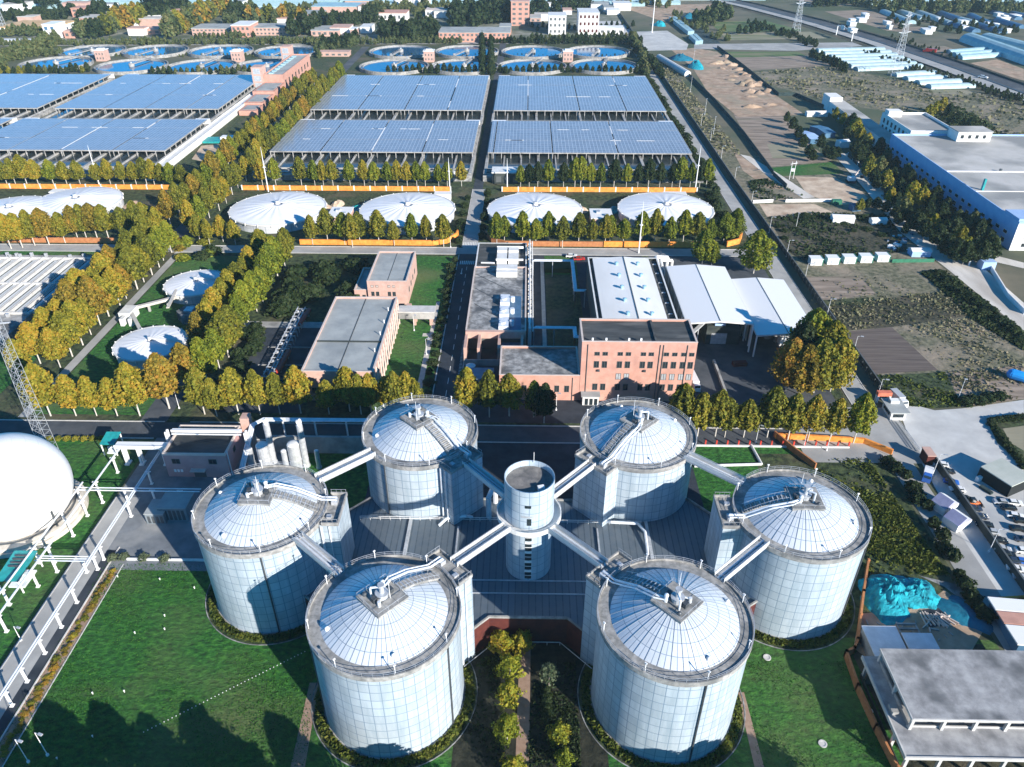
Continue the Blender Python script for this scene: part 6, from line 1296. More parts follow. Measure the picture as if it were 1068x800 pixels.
# dark walled shed on the yard
a_,b_,c_ = G(1018,498,0),G(1050,519,0),G(1068,506,0)
A,B_ = Vector((*a_[:2],0)),Vector((*b_[:2],0)); n = Vector((-(B_-A).y,(B_-A).x,0)).normalized()*9.5
sh = thing('dark_shed','long shed with black walls and pale greenish flat roof on the concrete yard','shed',(A+B_)/2); b = MB(); b.prism([(A.x,A.y),(B_.x,B_.y),(B_.x+n.x,B_.y+n.y),(A.x+n.x,A.y+n.y)],0,4.0); build(b,'wall',mat('black_sheet',(.012,.015,.015),.9),sh)
b = MB(); b.prism([(A.x,A.y),(B_.x,B_.y),(B_.x+n.x,B_.y+n.y),(A.x+n.x,A.y+n.y)],4.0,4.3); build(b,'roof',mat('shed_roof',[(.38,.41,.36),(.47,.49,.44)],.9,.2,detail=9),sh)
b = MB(); b.obox(A.x-.2,A.y-1.5,0,1.6,1.6,1.0,.4); solo(b,'white_box',M['white'],'small white box at the left end of the black walled shed','box')
b = MB(); p,q = Vector(G(1022,508)),Vector(G(1034,516)); b.beam(p+Vector((0,0,.4)),q+Vector((0,0,.4)),1.2,.8); solo(b,'low_hedge',M['net'],'low dark planter strip in front of the black walled shed','planter')
# orange fence beside the right silo, red posts by the street
fence(GL([(807,455),(826,471),(850,489)]),2.2,'rust','rust brown hoarding slanting down from the street behind the far right silo',th=.5)
fence(GL([(904,590),(899,622),(893,672),(889,681),(881,685),(893,720),(912,762),(934,806)]),2.2,'rust','rust brown hoarding beside the lawn right of the silos',th=.5,post=.28,pm='rust',step=6)
fence(GL([(808,457),(850,459),(900,462),(930,474)]),1.9,'orange','bright orange hoarding along the street by the gate, lit by the sun',th=.8)
fence(GL([(1040,628),(1070,626)]),1.6,'orange','short orange hoarding at the right frame edge',th=.6)
b = MB(); x0,y0,_ = G(724,464); x1,y1,_ = G(886,468)
for k in range(15): x = x0+(x1-x0)*k/14; b.box(x-.22,x+.22,y0-.2,y0+.2,0,1.9); 
solo(b,'red_posts',M['red'],'row of short red barrier posts on the white kerb by the street','barrier'); b = MB(); b.box(x0-3,x1,y0-.9,y0-.3,0,.5); solo(b,'white_kerb_wall',M['off_white'],'low white kerb wall in front of the red posts','wall')
b = MB(); b.path([(*G(724,487)[:2],.35),(*G(794,485)[:2],.35),(*G(783,465)[:2],.35)],.45,8); solo(b,'ground_pipe',M['off_white'],'pale pipe lying on the grass behind the back right silo','pipe')
# kiosk row, green fence and sheds on the field side
for i in range(5):
    px = 851.5+i*17.4; x,y,_ = G(px,277-i*.9); t = thing('site_cabin',f'white site cabin with dark green ends, {ordw(i+1)} from the left in the row of five','cabin',(x,y,0),'row of five white site cabins')
    b = MB(); b.box(x-2.9,x+2.5,y,y+4.2,0,3.0); build(b,'body',M['white_wall'],t); b = MB(); b.box(x-3.1,x+2.7,y-.2,y+4.4,3.0,3.3); build(b,'roof',M['white'],t); b = MB(); b.box(x+2.52,x+2.95,y-.1,y+4.3,0,3.4); build(b,'green_end',M['green_box'],t); b = MB(); b.box(x-1.5,x-.5,y-.05,y+.02,.2,2.3); build(b,'door',M['metal'],t)
fence(GL([(930,274),(974,273.5)]),1.8,'green_box','dark green fence right of the white site cabins',th=.2)
def shed(name,label,px,py,lx,ly,h,wall,roof,a=0.0,pitch=1.0,group=None):
    x,y,_ = G(px,py); t = thing(name,label,'shed',(x,y,0),group); b = MB(); b.obox(x,y,0,h,lx,ly,a); build(b,'wall',M[wall],t)
    c,s = math.cos(a),math.sin(a); Q = lambda u,v,z: (x+u*c-v*s,y+u*s+v*c,z); b = MB(); l,w_ = lx/2+.3,ly/2+.3
    b.quad(Q(-l,-w_,h),Q(l,-w_,h),Q(l,0,h+pitch),Q(-l,0,h+pitch)); b.quad(Q(-l,0,h+pitch),Q(l,0,h+pitch),Q(l,w_,h),Q(-l,w_,h)); b.poly([Q(-l,-w_,h),Q(-l,0,h+pitch),Q(-l,w_,h)]); b.poly([Q(l,-w_,h),Q(l,w_,h),Q(l,0,h+pitch)]); build(b,'roof',M[roof],t); return t
shed('garden_shed','pale blue shed with white roof behind the green fence',958,266,9,5,2.8,'blue_wall','off_white'); shed('garden_shed','white roofed shed on the overgrown plot behind the site cabins',878,231,11,6,2.8,'white_wall','off_white',-.1)
shed('garden_shed','small white shed half hidden in bushes by the sandy road',915,233,8,4,2.4,'white_wall','off_white',.1); shed('blue_cabin','small blue tank cabin beside the sand lot',891,219,5,4.5,3,'poly_blue','poly_blue',.2)
shed('blue_shed','long pale blue shed under trees, left of the pair',842,146,8,20,3.5,'poly_blue','blue_wall',.25); shed('blue_shed','long pale blue shed under trees, right of the pair',857,140,8,20,3.5,'poly_blue','poly_blue',.25); shed('garden_shed','narrow white shed above the two blue sheds',851,121,16,5,3,'white_wall','off_white',.05); shed('garden_shed','small white hut at the bend of the sandy road',878,153,7,6,4,'white_wall','white',.2)
for px0,py0,px1,py1,lb in ((785,212,806,211,'low white wall section on the left below the sand lot'),(819,211,868,210.5,'long low white wall below the sand lot')): fence(GL([(px0,py0),(px1,py1)]),1.8,'white_wall',lb,'low_wall','wall',.4)
x,y,_ = G(888,190); t = thing('excavator','white and pale orange excavator on the sand lot','excavator',(x,y,0)); b = MB(); b.box(x-2.6,x+1.6,y-1.6,y+1.6,1.2,3.4); build(b,'body',M['white'],t); b = MB(); b.beam((x+1,y+.8,3),(x+4,y+2.5,6.5),.7,.8); b.beam((x+4,y+2.5,6.5),(x+7,y+3.5,3),.6,.6); build(b,'boom',M['trim'],t); b = MB(); b.box(x-3,x+2,y-1.9,y-1,0,1.1); b.box(x-3,x+2,y+1,y+1.9,0,1.1); build(b,'tracks',M['tyre'],t); b = MB(); b.box(x+6.2,x+8,y+2.8,y+4.4,1.4,3); build(b,'bucket',M['dark_metal'],t)
b = MB(); x,y,_=G(872,213); b.box(x-2.6,x+2.6,y-1.3,y+1.3,0,2.6); solo(b,'green_container',M['green_box'],'small dark green container at the edge of the sand lot','container')
for i in range(22):
    x,y,_ = G(random.uniform(925,962),random.uniform(240,262)); s = random.uniform(.6,1.6); b = MB(); b.obox(x,y,0,s*.8,s*2,s,random.random()*3); solo(b,'junk_pile',random.choice([M['white'],M['poly_blue'],M['metal'],M['off_white']]),'scattered scrap lying behind the blue shed by the sandy road','scrap','scattered scrap by the sandy road')
x,y,_ = G(1066,396,1.5); t = thing('blue_tank','bright blue tank at the right frame edge on the rough plot','tank',(x,y,0)); b = MB(); b.bar((x-2,y+3,2),(x+5,y-2,2),1.9,14); b.ball((x-2,y+3,2),1.9); build(b,'vessel',mat('bright_blue',(.02,.30,.75),.4,.3),t); b = MB(); b.box(x-1,x+.2,y+1,y+2,0,1); build(b,'foot',M['dark_metal'],t)
def pole_pair(px,py,label):
    x,y,_ = G(px,py); b = MB(); [b.bar((x+s*1.4,y+s*.8,0),(x+s*1.4,y+s*.8,11),.18,6) for s in (-1,1)]; b.beam((x-2.4,y-1.2,9.6),(x+2.4,y+1.2,9.6),.25,.25); b.box(x-1,x+1,y-.6,y+.8,5,6.6); solo(b,'transformer_poles',M['off_white'],label,'pole')
pole_pair(825,187,'twin poles with a transformer beside the green field strip')
# warehouse and its wing
wh = thing('warehouse','big white warehouse with blue long wall and pale flat roof','warehouse',(266,440,0))
WX0,WX1,WY0,WY1,WH = 236,330,352,506,14.5
b = MB(); b.quad((WX0,WY0,0),(WX0,WY0,WH),(WX0,WY1,WH),(WX0,WY1,0)); build(b,'blue_wall',M['blue_wall'],wh)
b = MB(); b.quad((WX0,WY0,0),(WX1,WY0,0),(WX1,WY0,WH),(WX0,WY0,WH)); b.quad((WX1,WY0,0),(WX1,WY1,0),(WX1,WY1,WH),(WX1,WY0,WH)); b.quad((WX1,WY1,0),(WX0,WY1,0),(WX0,WY1,WH),(WX1,WY1,WH)); build(b,'white_wall',M['white_wall'],wh)
b = MB(); b.quad((WX0,WY0,WH-.9),(WX1,WY0,WH-.9),(WX1,WY1,WH-.9),(WX0,WY1,WH-.9)); build(b,'roof',M['roof_slab'],wh)
parapet(wh,WX0-.01,WX1+.01,WY0-.01,WY1+.01,WH-.9,WH+.1,'blue_wall',.6)
for k in range(22): window(wh,WX0,WY0+8+k*7.3,6.0,3.4,1.6,'x-',fm='white')
for k in range(22): window(wh,WX0,WY0+8+k*7.3,1.6,3.4,2.2,'x-',fm='white')
for x in (242,247,252,262,270,280):
    for z in (2,6,10): window(wh,x,WY0,z,1.8,1.6)
b = MB(); b.box(WX0+1,WX1-1,431,431.8,WH-.9,WH-.4); b.box(WX0+1,WX1-1,398,398.5,WH-.9,WH-.6); build(b,'roof_joint',M['white'],wh)
b = MB(); b.box(242,243,400,401.5,WH-.9,WH+5); build(b,'roof_stack',M['teal'],wh); b = MB(); b.bar((268,432,WH-.9),(268,432,WH+.6),.8,10); build(b,'roof_vent',M['frame_dark'],wh)
b = MB(); b.box(236.2,262,353,366,WH-.89,WH+1.2); build(b,'stair_head',M['blue_wall'],wh)
t = thing('office_block','white two storey office block with a row of windows behind the warehouse','office',(265,532,0)); b = MB(); b.prism([(249,508),(279,508),(279,556),(249,556)],0,14.6); build(b,'wall',M['white_wall'],t); parapet(t,249,279,508,556,14.6,16,'white_wall',.6)
b = MB(); b.quad((249.6,508.6,14.65),(278.4,508.6,14.65),(278.4,555.4,14.65),(249.6,555.4,14.65)); build(b,'roof',M['roof_slab'],t)
for k in range(7):
    for z in (6,10.5): window(t,249,512+k*6.4,z,2.4,2.8,'x-')
b = MB(); b.box(250,259,548,555,14.6,18.6); build(b,'roof_house',M['white_wall'],t)
t = thing('roof_house','white box shaped roof house on the far edge of the warehouse roof','roof house',(281,498,13.6)); b = MB(); b.box(271,292,492,505,WH-.85,WH+5); build(b,'wall',M['white_wall'],t); b = MB(); b.box(270.5,292.5,491.5,505.4,WH+5,WH+5.4); build(b,'roof',M['roof_slab'],t); b = MB(); [b.box(273+k*4.6,275+k*4.6,491.95,492.02,WH+1,WH+3.2) for k in range(4)]; build(b,'window',M['glass'],t)
t = thing('long_wing','long narrow white wing with flat roof running away behind the grove','building',(242,570,0)); b = MB()
pts = [(236.5,509),(248.5,509),(248.5,634),(236.5,634)]; b.prism(pts,0,7.5); build(b,'wall',M['white_wall'],t); b = MB(); b.quad((236.7,509.2,7.52),(248.3,509.2,7.52),(248.3,633.8,7.52),(236.7,633.8,7.52)); build(b,'roof',M['roof_slab'],t); b = MB(); b.box(236.3,246,624,640,0,10.5); build(b,'end_tower',M['white_wall'],t)
for k in range(14): window(t,236.5,515+k*7.6,2.2,3,2.4,'x-')
fence(GL([(884,163),(900,178),(925,203),(960,234),(990,258),(1010,277)]),2.2,'wall_dark','grey wall between the sandy road and the grove',th=.5,post=.3,pm='white_wall',step=9,name='road_wall',cat='wall'); fence(GL([(1030,277),(1050,310),(1068,328)]),2.2,'white_wall','white wall along the sandy road at the right edge',th=.5,name='road_wall',cat='wall')
b = MB(); x,y,_=G(1028,280); b.box(x-3,x+3,y-2,y+3,0,4); solo(b,'gate_lodge',M['blue_wall'],'small pale blue gate lodge where the sandy road meets the warehouse drive','lodge')
# dark fences of the excavated strip
for pts,h,lb in (([(717,78),(745,106),(775,140),(806,182)],2.6,'dark net fence along the left edge of the excavated strip'),([(748,50),(775,70),(812,100),(830,100),(875,120),(880,128)],2.6,'dark net fence along the right edge of the excavated strip'),([(806,183),(820,196)],2.4,'short dark net fence by the dirt track')):
    fence(GL(pts),h,'net',lb,'net_fence','fence',.4)
for i,(px0,py0,px1,py1) in enumerate(((699,21,719,36.5),(703,20.5,722,36),(720,40,727,46.5),(724,39,731,46))):
    p,q = Vector(G(px0,py0)),Vector(G(px1,py1)); b = MB(); b.beam(p+Vector((0,0,2)),q+Vector((0,0,2)),4,4); solo(b,'site_hut_row',M['poly'],f'long pale roofed hut row on the dark net ground, {ordw(i+1)} from the left','hut','hut rows on the dark net ground')
b = MB(); p,q = Vector(G(687,62)),Vector(G(717,80)); b.bar(p+Vector((0,0,2)),q+Vector((0,0,2)),3.2,14); solo(b,'grey_tube',M['off_white'],'long pale grey tube lying on the grass strip beside the excavation','tube')
def heap(px,py,rx,ry,h,m,label,seed=0,n=18,rings=7,rot=0,name='soil_heap',z0=0):
    x,y,_ = G(px,py); rng = np.random.default_rng(seed); ph = rng.random(6)*6.28; vs = []; fs = []
    for k in range(rings):
        u = 1-k/rings
        for i in range(n):
            a = 2*math.pi*i/n; w_ = 1+.18*math.sin(2*a+ph[0])+.12*math.sin(3*a+ph[1])+.06*math.sin(7*a+ph[2]+k*.4)+.035*math.sin(13*a+ph[4]+k*.9); z = h*(1-u**1.7)*(1+.16*math.sin(3*a+ph[3]+k*.8)+(.1 if n < 40 else .055)*rng.standard_normal()+(.07*math.sin(11*a+ph[5]+k*.35) if n > 40 else 0))
            ex,ey = rx*u*w_*math.cos(a),ry*u*w_*math.sin(a); vs.append((x+ex*math.cos(rot)-ey*math.sin(rot),y+ex*math.sin(rot)+ey*math.cos(rot),z0+max(z,0)))
    vs.append((x,y,z0+h)); fs = [(k*n+i,k*n+(i+1)%n,(k+1)*n+(i+1)%n,(k+1)*n+i) for k in range(rings-1) for i in range(n)]+[((rings-1)*n+i,(rings-1)*n+(i+1)%n,len(vs)-1) for i in range(n)]
    return solo(MB().add(vs,fs),name,M[m],label,'heap',None,n < 40)
for i in range(26):
    t_ = i/25; heap(755+t_*40+random.uniform(-14,14),62+t_*46+random.uniform(-7,7),random.uniform(4,8),random.uniform(3,5),random.uniform(1,3),'soil','brown spoil heap on the excavated strip',i,12,4)['group'] = 'spoil heaps on the excavated strip'
heap(726,70,9,12,6,'tarp','teal netted heap at the head of the excavation',5); heap(710,62,12,10,5,'blue_tarp','dark blue netted heap left of the teal one',6); heap(688,27,9,6,6,'tarp','teal netted heap on the apron by the tall pole',7); heap(720,19,14,7,6,'blue_tarp','dark teal heap on the dark net ground',9)
# teal tarpaulin heap and the construction corner
heap(926,622,7.4,7.8,3.6,'tarp','large bright teal tarpaulin heap, the left one beside the rust hoarding',3,52,18,.3,'tarp_heap'); heap(954,620,6.2,5.2,2.8,'tarp','bright teal tarpaulin heap joined to the right of the larger one',4,46,16,-.4,'tarp_heap'); heap(1006,640,4.0,7.5,.8,'blue_tarp','flat deep teal tarpaulin sheet beside the pit',8,22,6,.5,'tarp_heap')
pxpoly('construction_ground', M['soil'], [(897,640),(960,634),(985,615),(1030,650),(1010,685),(910,690),(890,676)], .06); pxpoly('rubble_ground', M['old_concrete'], [(958,600),(1000,610),(1022,640),(985,612)], .065)
pxpoly('site_ground', M['scrub'], [(890,684),(905,664),(1025,672),(1068,760),(1068,830),(960,830)], .055)
b = MB(); x,y,_=G(976,647)
for k in range(9): b.obox(x-3+k*.8,y+.3*math.sin(k),.05,.35+.1*(k%3),.25,4.2,.1*k)
for k in range(12): b.obox(x+random.uniform(-4,4),y+random.uniform(-2,2),.1,.6,random.uniform(1,3),.2,random.random()*3)
solo(b,'timber_stack',M['trim'],'stack of pale timbers in the pit beside the teal tarpaulin','timber')
pxpoly('pit_floor', M['dark_asphalt'], [(962,636),(985,633),(992,650),(970,655)], .1)
for i in range(30):
    x,y,_ = G(random.uniform(900,1000),random.uniform(648,668)); s = random.uniform(.3,.8); b = MB(); b.obox(x,y,.05,s*.6,s*2.2,s*.5,random.random()*3); solo(b,'site_rubble',random.choice([M['concrete'],M['trim'],M['old_concrete']]),'scrap of timber or concrete on the ground behind the unfinished building','rubble','rubble behind the unfinished building')
# unfinished concrete frame building
ub = thing('unfinished_building','unfinished grey concrete building with stained flat roof and open bays','building',(92,100,0)); rx0,rx1,ry0,ry1,rz = 78.7,118,92.7,109.4,10.0
b = MB(); b.prism([(rx0,ry0),(rx1,ry0),(rx1,ry1),(rx0,ry1)],rz-.5,rz); build(b,'roof_slab',M['slab_roof'],ub)
b = MB(); b.prism([(rx0-2.6,87.0),(rx1,87.0),(rx1,ry1+1),(rx0-2.6,ry1+1)],5.4,6.0); build(b,'floor_slab',M['slab_roof'],ub)
b = MB(); b.box(rx0-2.6,rx1,86.7,87.0,5.3,6.2); b.box(rx0-2.9,rx0-2.6,86.7,ry1+1,5.3,6.2); b.box(rx0-.1,rx1,ry0-.25,ry0-.01,rz-.7,rz-.02); b.box(rx0-.25,rx0-.01,ry0-.2,ry1,rz-.7,rz-.02); b.box(rx0,rx1,ry0+.6,ry0+.85,6.0,6.5); build(b,'edge_beam',M['kerb'],ub)
for k in range(7):
    x = rx0+.4+k*6.4
    for y in (ry0+.3,(ry0+ry1)/2,ry1-.4): b = MB(); b.box(x-.3,x+.3,y-.3,y+.3,6.0,rz-.5); build(b,'column',M['kerb'],ub)
    for y in (87.5,ry0+.3,ry1-.4): b = MB(); xx = x-2.2 if k == 0 else x-2.0; b.box(xx-.3,xx+.3,y-.3,y+.3,0,5.4); build(b,'column',M['kerb'],ub)
b = MB(); b.box(rx0-2,rx1,ry1-2,ry1-1.7,0,5.4); b.box(rx0+2,rx1,ry1-1.4,ry1-1.1,6,rz-.5); b.box(rx0-2.3,rx0-2.1,88,ry1,0,1.2); build(b,'infill_wall',M['wall_dark'],ub)
b = MB(); b.box(rx0+.3,rx0+.6,ry0+.7,ry1-.6,6.0,6.9); b.box(rx0-2,rx0-.6,96,98,6,6.9); build(b,'low_wall',M['concrete'],ub)
for px,py,lx,ly,z,lb in ((925,671,7.5,9.5,4.2,'flat white roofed extension at the back left of the unfinished building'),(962,672,6.6,6,4.4,'small white flat roof at the back of the unfinished building')):
    x,y,_ = G(px,py,z); t = thing('site_annex',lb,'building',(x,y,0)); b = MB(); b.box(x-lx/2,x+lx/2,y-ly/2,y+ly/2,0,z-.3); build(b,'wall',M['concrete'],t); b = MB(); b.box(x-lx/2-.2,x+lx/2+.2,y-ly/2-.2,y+ly/2+.2,z-.3,z); build(b,'roof',mat('white_slab',[(.55,.56,.60),(.70,.71,.75)],.8,.4,detail=9) if 'white_slab' not in bpy.data.materials else bpy.data.materials['white_slab'],t)
x,y,_ = G(946,666); b = MB(); [b.beam((x-2.4,y-2+k*1.4,2.5),(x+2.2,y-2+k*1.4,2.5),.4,.5) for k in range(4)]; [b.box(x+s*2.2-.2,x+s*2.2+.2,y-2,y+2.4,0,2.5) for s in (-1,1)]; solo(b,'open_frame',M['concrete'],'open concrete beams between the two white roofs','frame')
t = thing('roadside_house','low house with white and pink roofs at the right frame edge','house',G(1060,655)); x,y,_ = G(1048,668)
b = MB(); b.prism([(x,y-4),(x+14,y-7),(x+15,y+9),(x+1,y+10)],0,3.4); build(b,'wall',M['poly_blue'],t)
for (ya,yb,m_) in ((6,10,'white'),(2,5.6,'pink'),(-4,1.6,'white')): b = MB(); b.prism([(x-.4,y+ya),(x+15,y+ya-1.5),(x+15,y+yb-1.5),(x-.4,y+yb)],3.4,3.8); build(b,'roof',M[m_],t)
# ================================================================== FAR BUILDINGS, GREENHOUSES, PYLONS
def far_block(name,label,px0,px1,pyt,pyb,depth,wall,roof,rows=2,cols=6,cat='building',group=None,gm='frame_dark',hh=None):
    'a plain block: front edge seen from px0 to px1, its front base at pyb and its front top at pyt'
    xa,y,_ = G(px0,pyb); xb,_,_ = G(px1,pyb); h = hh or cam_h((px0+px1)/2,pyt,(px0+px1)/2,pyb)
    t = thing(name,label,cat,((xa+xb)/2,y+depth/2,0),group); b = MB(); b.prism([(xa,y),(xb,y),(xb,y+depth),(xa,y+depth)],0,h); build(b,'wall',M[wall],t)
    b = MB(); b.box(xa-.4,xb+.4,y-.4,y+depth+.4,h,h+.8); build(b,'roof',M[roof],t)
    if cols:
        fl = h/rows
        for r in range(rows):
            for c in range(cols):
                x = xa+(xb-xa)*(c+.5)/cols; b = MB(); w_ = (xb-xa)/cols*.5; b.box(x-w_/2,x+w_/2,y-.12,y+.05,fl*r+fl*.3,fl*r+fl*.75); build(b,'window',M[gm],t)
    return t
far_block('office_block','left white office block with dark windows behind the clarifiers',572,590,17,36,30,'white_wall','off_white',3,4); b = MB(); 
far_block('office_block','right white office block with reddish windows behind the clarifiers',603,624,14,36,40,'white_wall','off_white',3,5,gm='maroon')
far_block('annex_building','low pale block attached right of the right office block',625,650,30,36,20,'white_wall','roof_white',1,4)
far_block('tower_block','tall pink tower block at the top centre',533,552,2,27,40,'pink','pale_pink',5,3); far_block('annex_building','low pink annex right of the tower block at the top centre',553,564,19,28,30,'pale_pink','roof_grey',2,2)
far_block('annex_building','low pink house left of the tower block, against the lane',521,533,28,36,24,'pink','roof_grey',2,3)
far_block('long_house','long pink house with grey panelled roof behind the middle clarifiers',458,532,34,44,36,'pink','roof_grey',2,16)
far_block('long_house','long pale pink house with grey roof behind the left clarifiers',201,243,30,37,34,'pale_pink','roof_grey',2,10); far_block('long_house','pink block in the middle of the long houses behind the left clarifiers',243,262,27,39,34,'pink','roof_white',2,4); far_block('long_house','long pale pink house right of the pink block behind the left clarifiers',263,312,29,37,30,'pale_pink','roof_grey',2,12)
far_block('grey_roof_house','house with broad grey roof beyond the avenue end',325,354,32,38,34,'pale_pink','roof_grey',1,5); far_block('grey_roof_house','house with pale roof in the trees beyond the avenue',352,372,19,24,40,'white_wall','roof_grey',1,4); far_block('long_house','pale long hall at the top left of centre',285,335,15,22,36,'pale_pink','roof_grey',1,10); far_block('long_house','white hall with red roof at the top, left of the wood',395,424,14,22,30,'white_wall','pink',1,6); far_block('long_house','white house with orange roof beside the wood at the top',444,472,11,18,26,'white_wall','trim',1,5)
far_block('teal_hall','long teal roofed hall at the top left of centre',318,386,7,13,40,'pale_pink','poly',1,0); far_block('teal_hall','second pale teal roofed hall at the top, above the first',360,400,1,5,40,'pale_pink','poly',1,0)
far_block('red_hut','small pink red block among the trees at the top left',76,90,9,18,24,'pink','pink',2,2); far_block('red_hut','low reddish house beside the pink red block at the top left',84,105,19,25,30,'pink','roof_slab',1,3); far_block('red_hut','low maroon roofed hut below the yellow hall',68,80,33,40,20,'pink','pale_pink',1,2); far_block('red_hut','small pink gate house by the autumn row at the top left',153,168,31,36,22,'pink','pale_pink',1,2); far_block('red_hut','pink hut at the left end of the far street behind the clarifiers',366,372,31,40,16,'pale_pink','roof_white',2,1)
far_block('red_hut','long low pink shed right of the clarifiers by the avenue end',332,364,55,59,12,'pale_pink','pale_pink',1,5)
yh = far_block('yellow_hall','white hall with a curved yellow roof at the left edge',0,58,29,36,56,'white_wall','yellow_roof',1,9); far_block('blue_window_block','white corner block with blue windows at the right end of the yellow hall',48,61,26,41,24,'white_wall','white',2,2,gm='poly_blue')
far_block('low_wall_house','long low white shed at the left edge below the hedge',0,40,43,46,12,'white_wall','white',1,0)
_rr = random.Random(11)
for k in range(46):
    px, py = _rr.uniform(0,640), _rr.uniform(9,40); w_ = _rr.uniform(9,26)
    if 455 < px < 660 and py > 26 or 195 < px < 320 and py > 27: continue
    m_ = _rr.choice(['white_wall','pale_pink','off_white','white_wall']); r_ = _rr.choice(['roof_grey','off_white','roof_white','pale_pink','roof_slab'])
    far_block('small_house',f'small {dict(white_wall="white",pale_pink="pinkish",off_white="pale")[m_]} house among the trees of the far background',px,px+w_,py-2,py,_rr.uniform(14,34),m_,r_,1,0,'house',f'small {dict(white_wall="white",pale_pink="pinkish",off_white="pale")[m_]} houses in the far background',hh=_rr.uniform(5,9))
for k in range(22):
    px, py = _rr.uniform(880,1060), _rr.uniform(18,36); far_block('small_house','small pale shed among the narrow greenhouses at the top right',px,px+_rr.uniform(3,8),py-1.5,py,_rr.uniform(6,14),'off_white','white',1,0,'shed','small pale sheds among the greenhouses',hh=4)
# the stepped pink plant building beside the far left solar roof
sp = thing('stepped_building','stepped pink plant building with two stair towers beside the avenue','building',(-215,700,0))
b = MB(); b.prism([(-226,686),(-209,686),(-209,780),(-226,780)],0,12.4); build(b,'wall',M['pink'],sp); b = MB(); b.quad((-225.5,686.5,12.42),(-209.5,686.5,12.42),(-209.5,779.5,12.42),(-225.5,779.5,12.42)); build(b,'roof',M['roof_grey'],sp); parapet(sp,-226,-209,686,780,12.4,13.4,'pink',.7)
for k in range(9): b = MB(); b.box(-223,-219.5,692+k*9.4,697+k*9.4,12.45,13.5); build(b,'skylight',M['poly'],sp)
for x0,x1,y0,y1,h in ((-235,-226.1,684,696,19.5),(-235,-226.1,776,788,20.5)):
    b = MB(); b.prism([(x0,y0),(x1,y0),(x1,y1),(x0,y1)],0,h); tw_ = build(b,'stair_tower',M['pale_pink'],sp); [window(sp,(x0+x1)/2,y0,2.5+k*(h/3.4),(x1-x0)*.66,h/4.5,gm='metal',fm='trim') for k in range(3)]
for x0,x1,y0,y1,h in ((-226,-208,652,685.8,7),(-224,-208.5,622,651.8,5),(-222,-208.5,602,621.8,3.6)):
    b = MB(); b.prism([(x0,y0),(x1,y0),(x1,y1),(x0,y1)],0,h); build(b,'step_block',M['pink'],sp); b = MB(); b.box(x0+2,x1-2,y0+4,y1-3,h,h+.25); build(b,'step_roof',M['roof_grey'],sp)
for k in range(8): window(sp,-209,692+k*11,4,3,4,'x+')
x,y,_ = G(231,147); b = MB(); b.box(x-11,x+7,y-6,y+6,0,1.2); solo(b,'teal_pool',M['teal'],'small teal covered pool beside the left solar roof','pool'); pxpoly('sand_lot', M['sand'], [(210,152),(232,150),(236,162),(210,168),(200,166)], .08); x,y,_=G(245,146); b=MB(); b.box(x-9,x+9,y-3,y+3,0,2.6); solo(b,'white_hut',M['white'],'low white hut right of the small teal pool','hut')
# plastic tunnels east of the motorway and beside it
def tunnel(p,q,w_,h,m,label,group,name='plastic_tunnel'):
    p,q = Vector(p),Vector(q); d = (q-p).normalized(); n = Vector((-d.y,d.x,0)); b = MB(); k = 7; A = []; B = []
    for i in range(k+1):
        a = math.pi*i/k; o = n*(-w_/2*math.cos(a))+Vector((0,0,h*math.sin(a)**.8)); A.append(p+o); B.append(q+o)
    for i in range(k): b.quad(A[i],A[i+1],B[i+1],B[i])
    b.poly(A); b.poly(B[::-1]); return solo(b,name,M[m],label,'greenhouse',group)
for i in range(7):
    t_ = i/6; tunnel(G(852+t_*40,54+t_*19.5),G(921+t_*39,52.5+t_*18),9.5,3.6,'poly_white',f'pale plastic tunnel, {ordw(i+1)} from the back in the larger group below the motorway','larger tunnel group below the motorway')
for i in range(4):
    t_ = i/3; tunnel(G(932+t_*36,79.5+t_*12.5),G(974+t_*40,77+t_*13.5),9.5,3.6,'poly_white',f'pale plastic tunnel, {ordw(i+1)} from the back in the smaller group below the motorway','smaller tunnel group below the motorway')
for i in range(3):
    t_ = i/2; tunnel(G(988+t_*12,56+t_*5.5),G(1033+t_*8,52.5+t_*6),10,4,'poly',f'pale blue tunnel, {ordw(i+1)} from the back in the group above the motorway','tunnel group above the motorway')
tunnel(G(1010,43),G(1085,70),22,9,'poly','large pale cyan greenhouse, left one of the long pair at the right edge','long greenhouse pair'); tunnel(G(1028,42),G(1090,58),20,8,'poly','large pale cyan greenhouse, right one of the long pair at the right edge','long greenhouse pair')
for i,(px0,py0,px1,py1,m_) in enumerate(((921,13,951,25,'poly'),(937,12.5,963,21,'poly_white'),(953,12,991,26,'poly_white'),(976,13,1002,22,'poly_blue'),(1012,17,1040,30,'poly_blue'),(1028,12,1062,21,'poly_blue'),(1044,12,1072,19,'poly_blue'),(992,26,1018,34,'poly_blue'),(1020,27,1046,35,'poly_blue'),(1000,21,1016,25,'poly_white'),(1040,22,1066,30,'poly_blue'))): tunnel(G(px0,py0),G(px1,py1),11,4.5,m_,f'narrow {dict(poly="pale cyan",poly_white="whitish",poly_blue="blue")[m_]} greenhouse among the trees, {ordw(i+1)} of the top right cluster','narrow greenhouses top right')
_rr = random.Random(3); _gr = []
for _py in (11,8.6,6.6,4.8,3.0,1.4,.0,-1.4,-2.8):
    _x = -30
    while _x < 640:
        _l = _rr.uniform(28,95)
        if _rr.random() < (.8 if _py < 5 else .42): _gr.append((_x,_x+_l,_py+_rr.uniform(-.4,.4)))
        _x += _l+_rr.uniform(3,40)
for _py in (5.5,2.5,.4,-1.2,-2.6):
    _x = 700
    while _x < 1100:
        _l = _rr.uniform(40,110)
        if _rr.random() < .75 and not (_py > 2 and _x < 900): _gr.append((_x,_x+_l,_py+_rr.uniform(-.4,.4)))
        _x += _l+_rr.uniform(4,24)
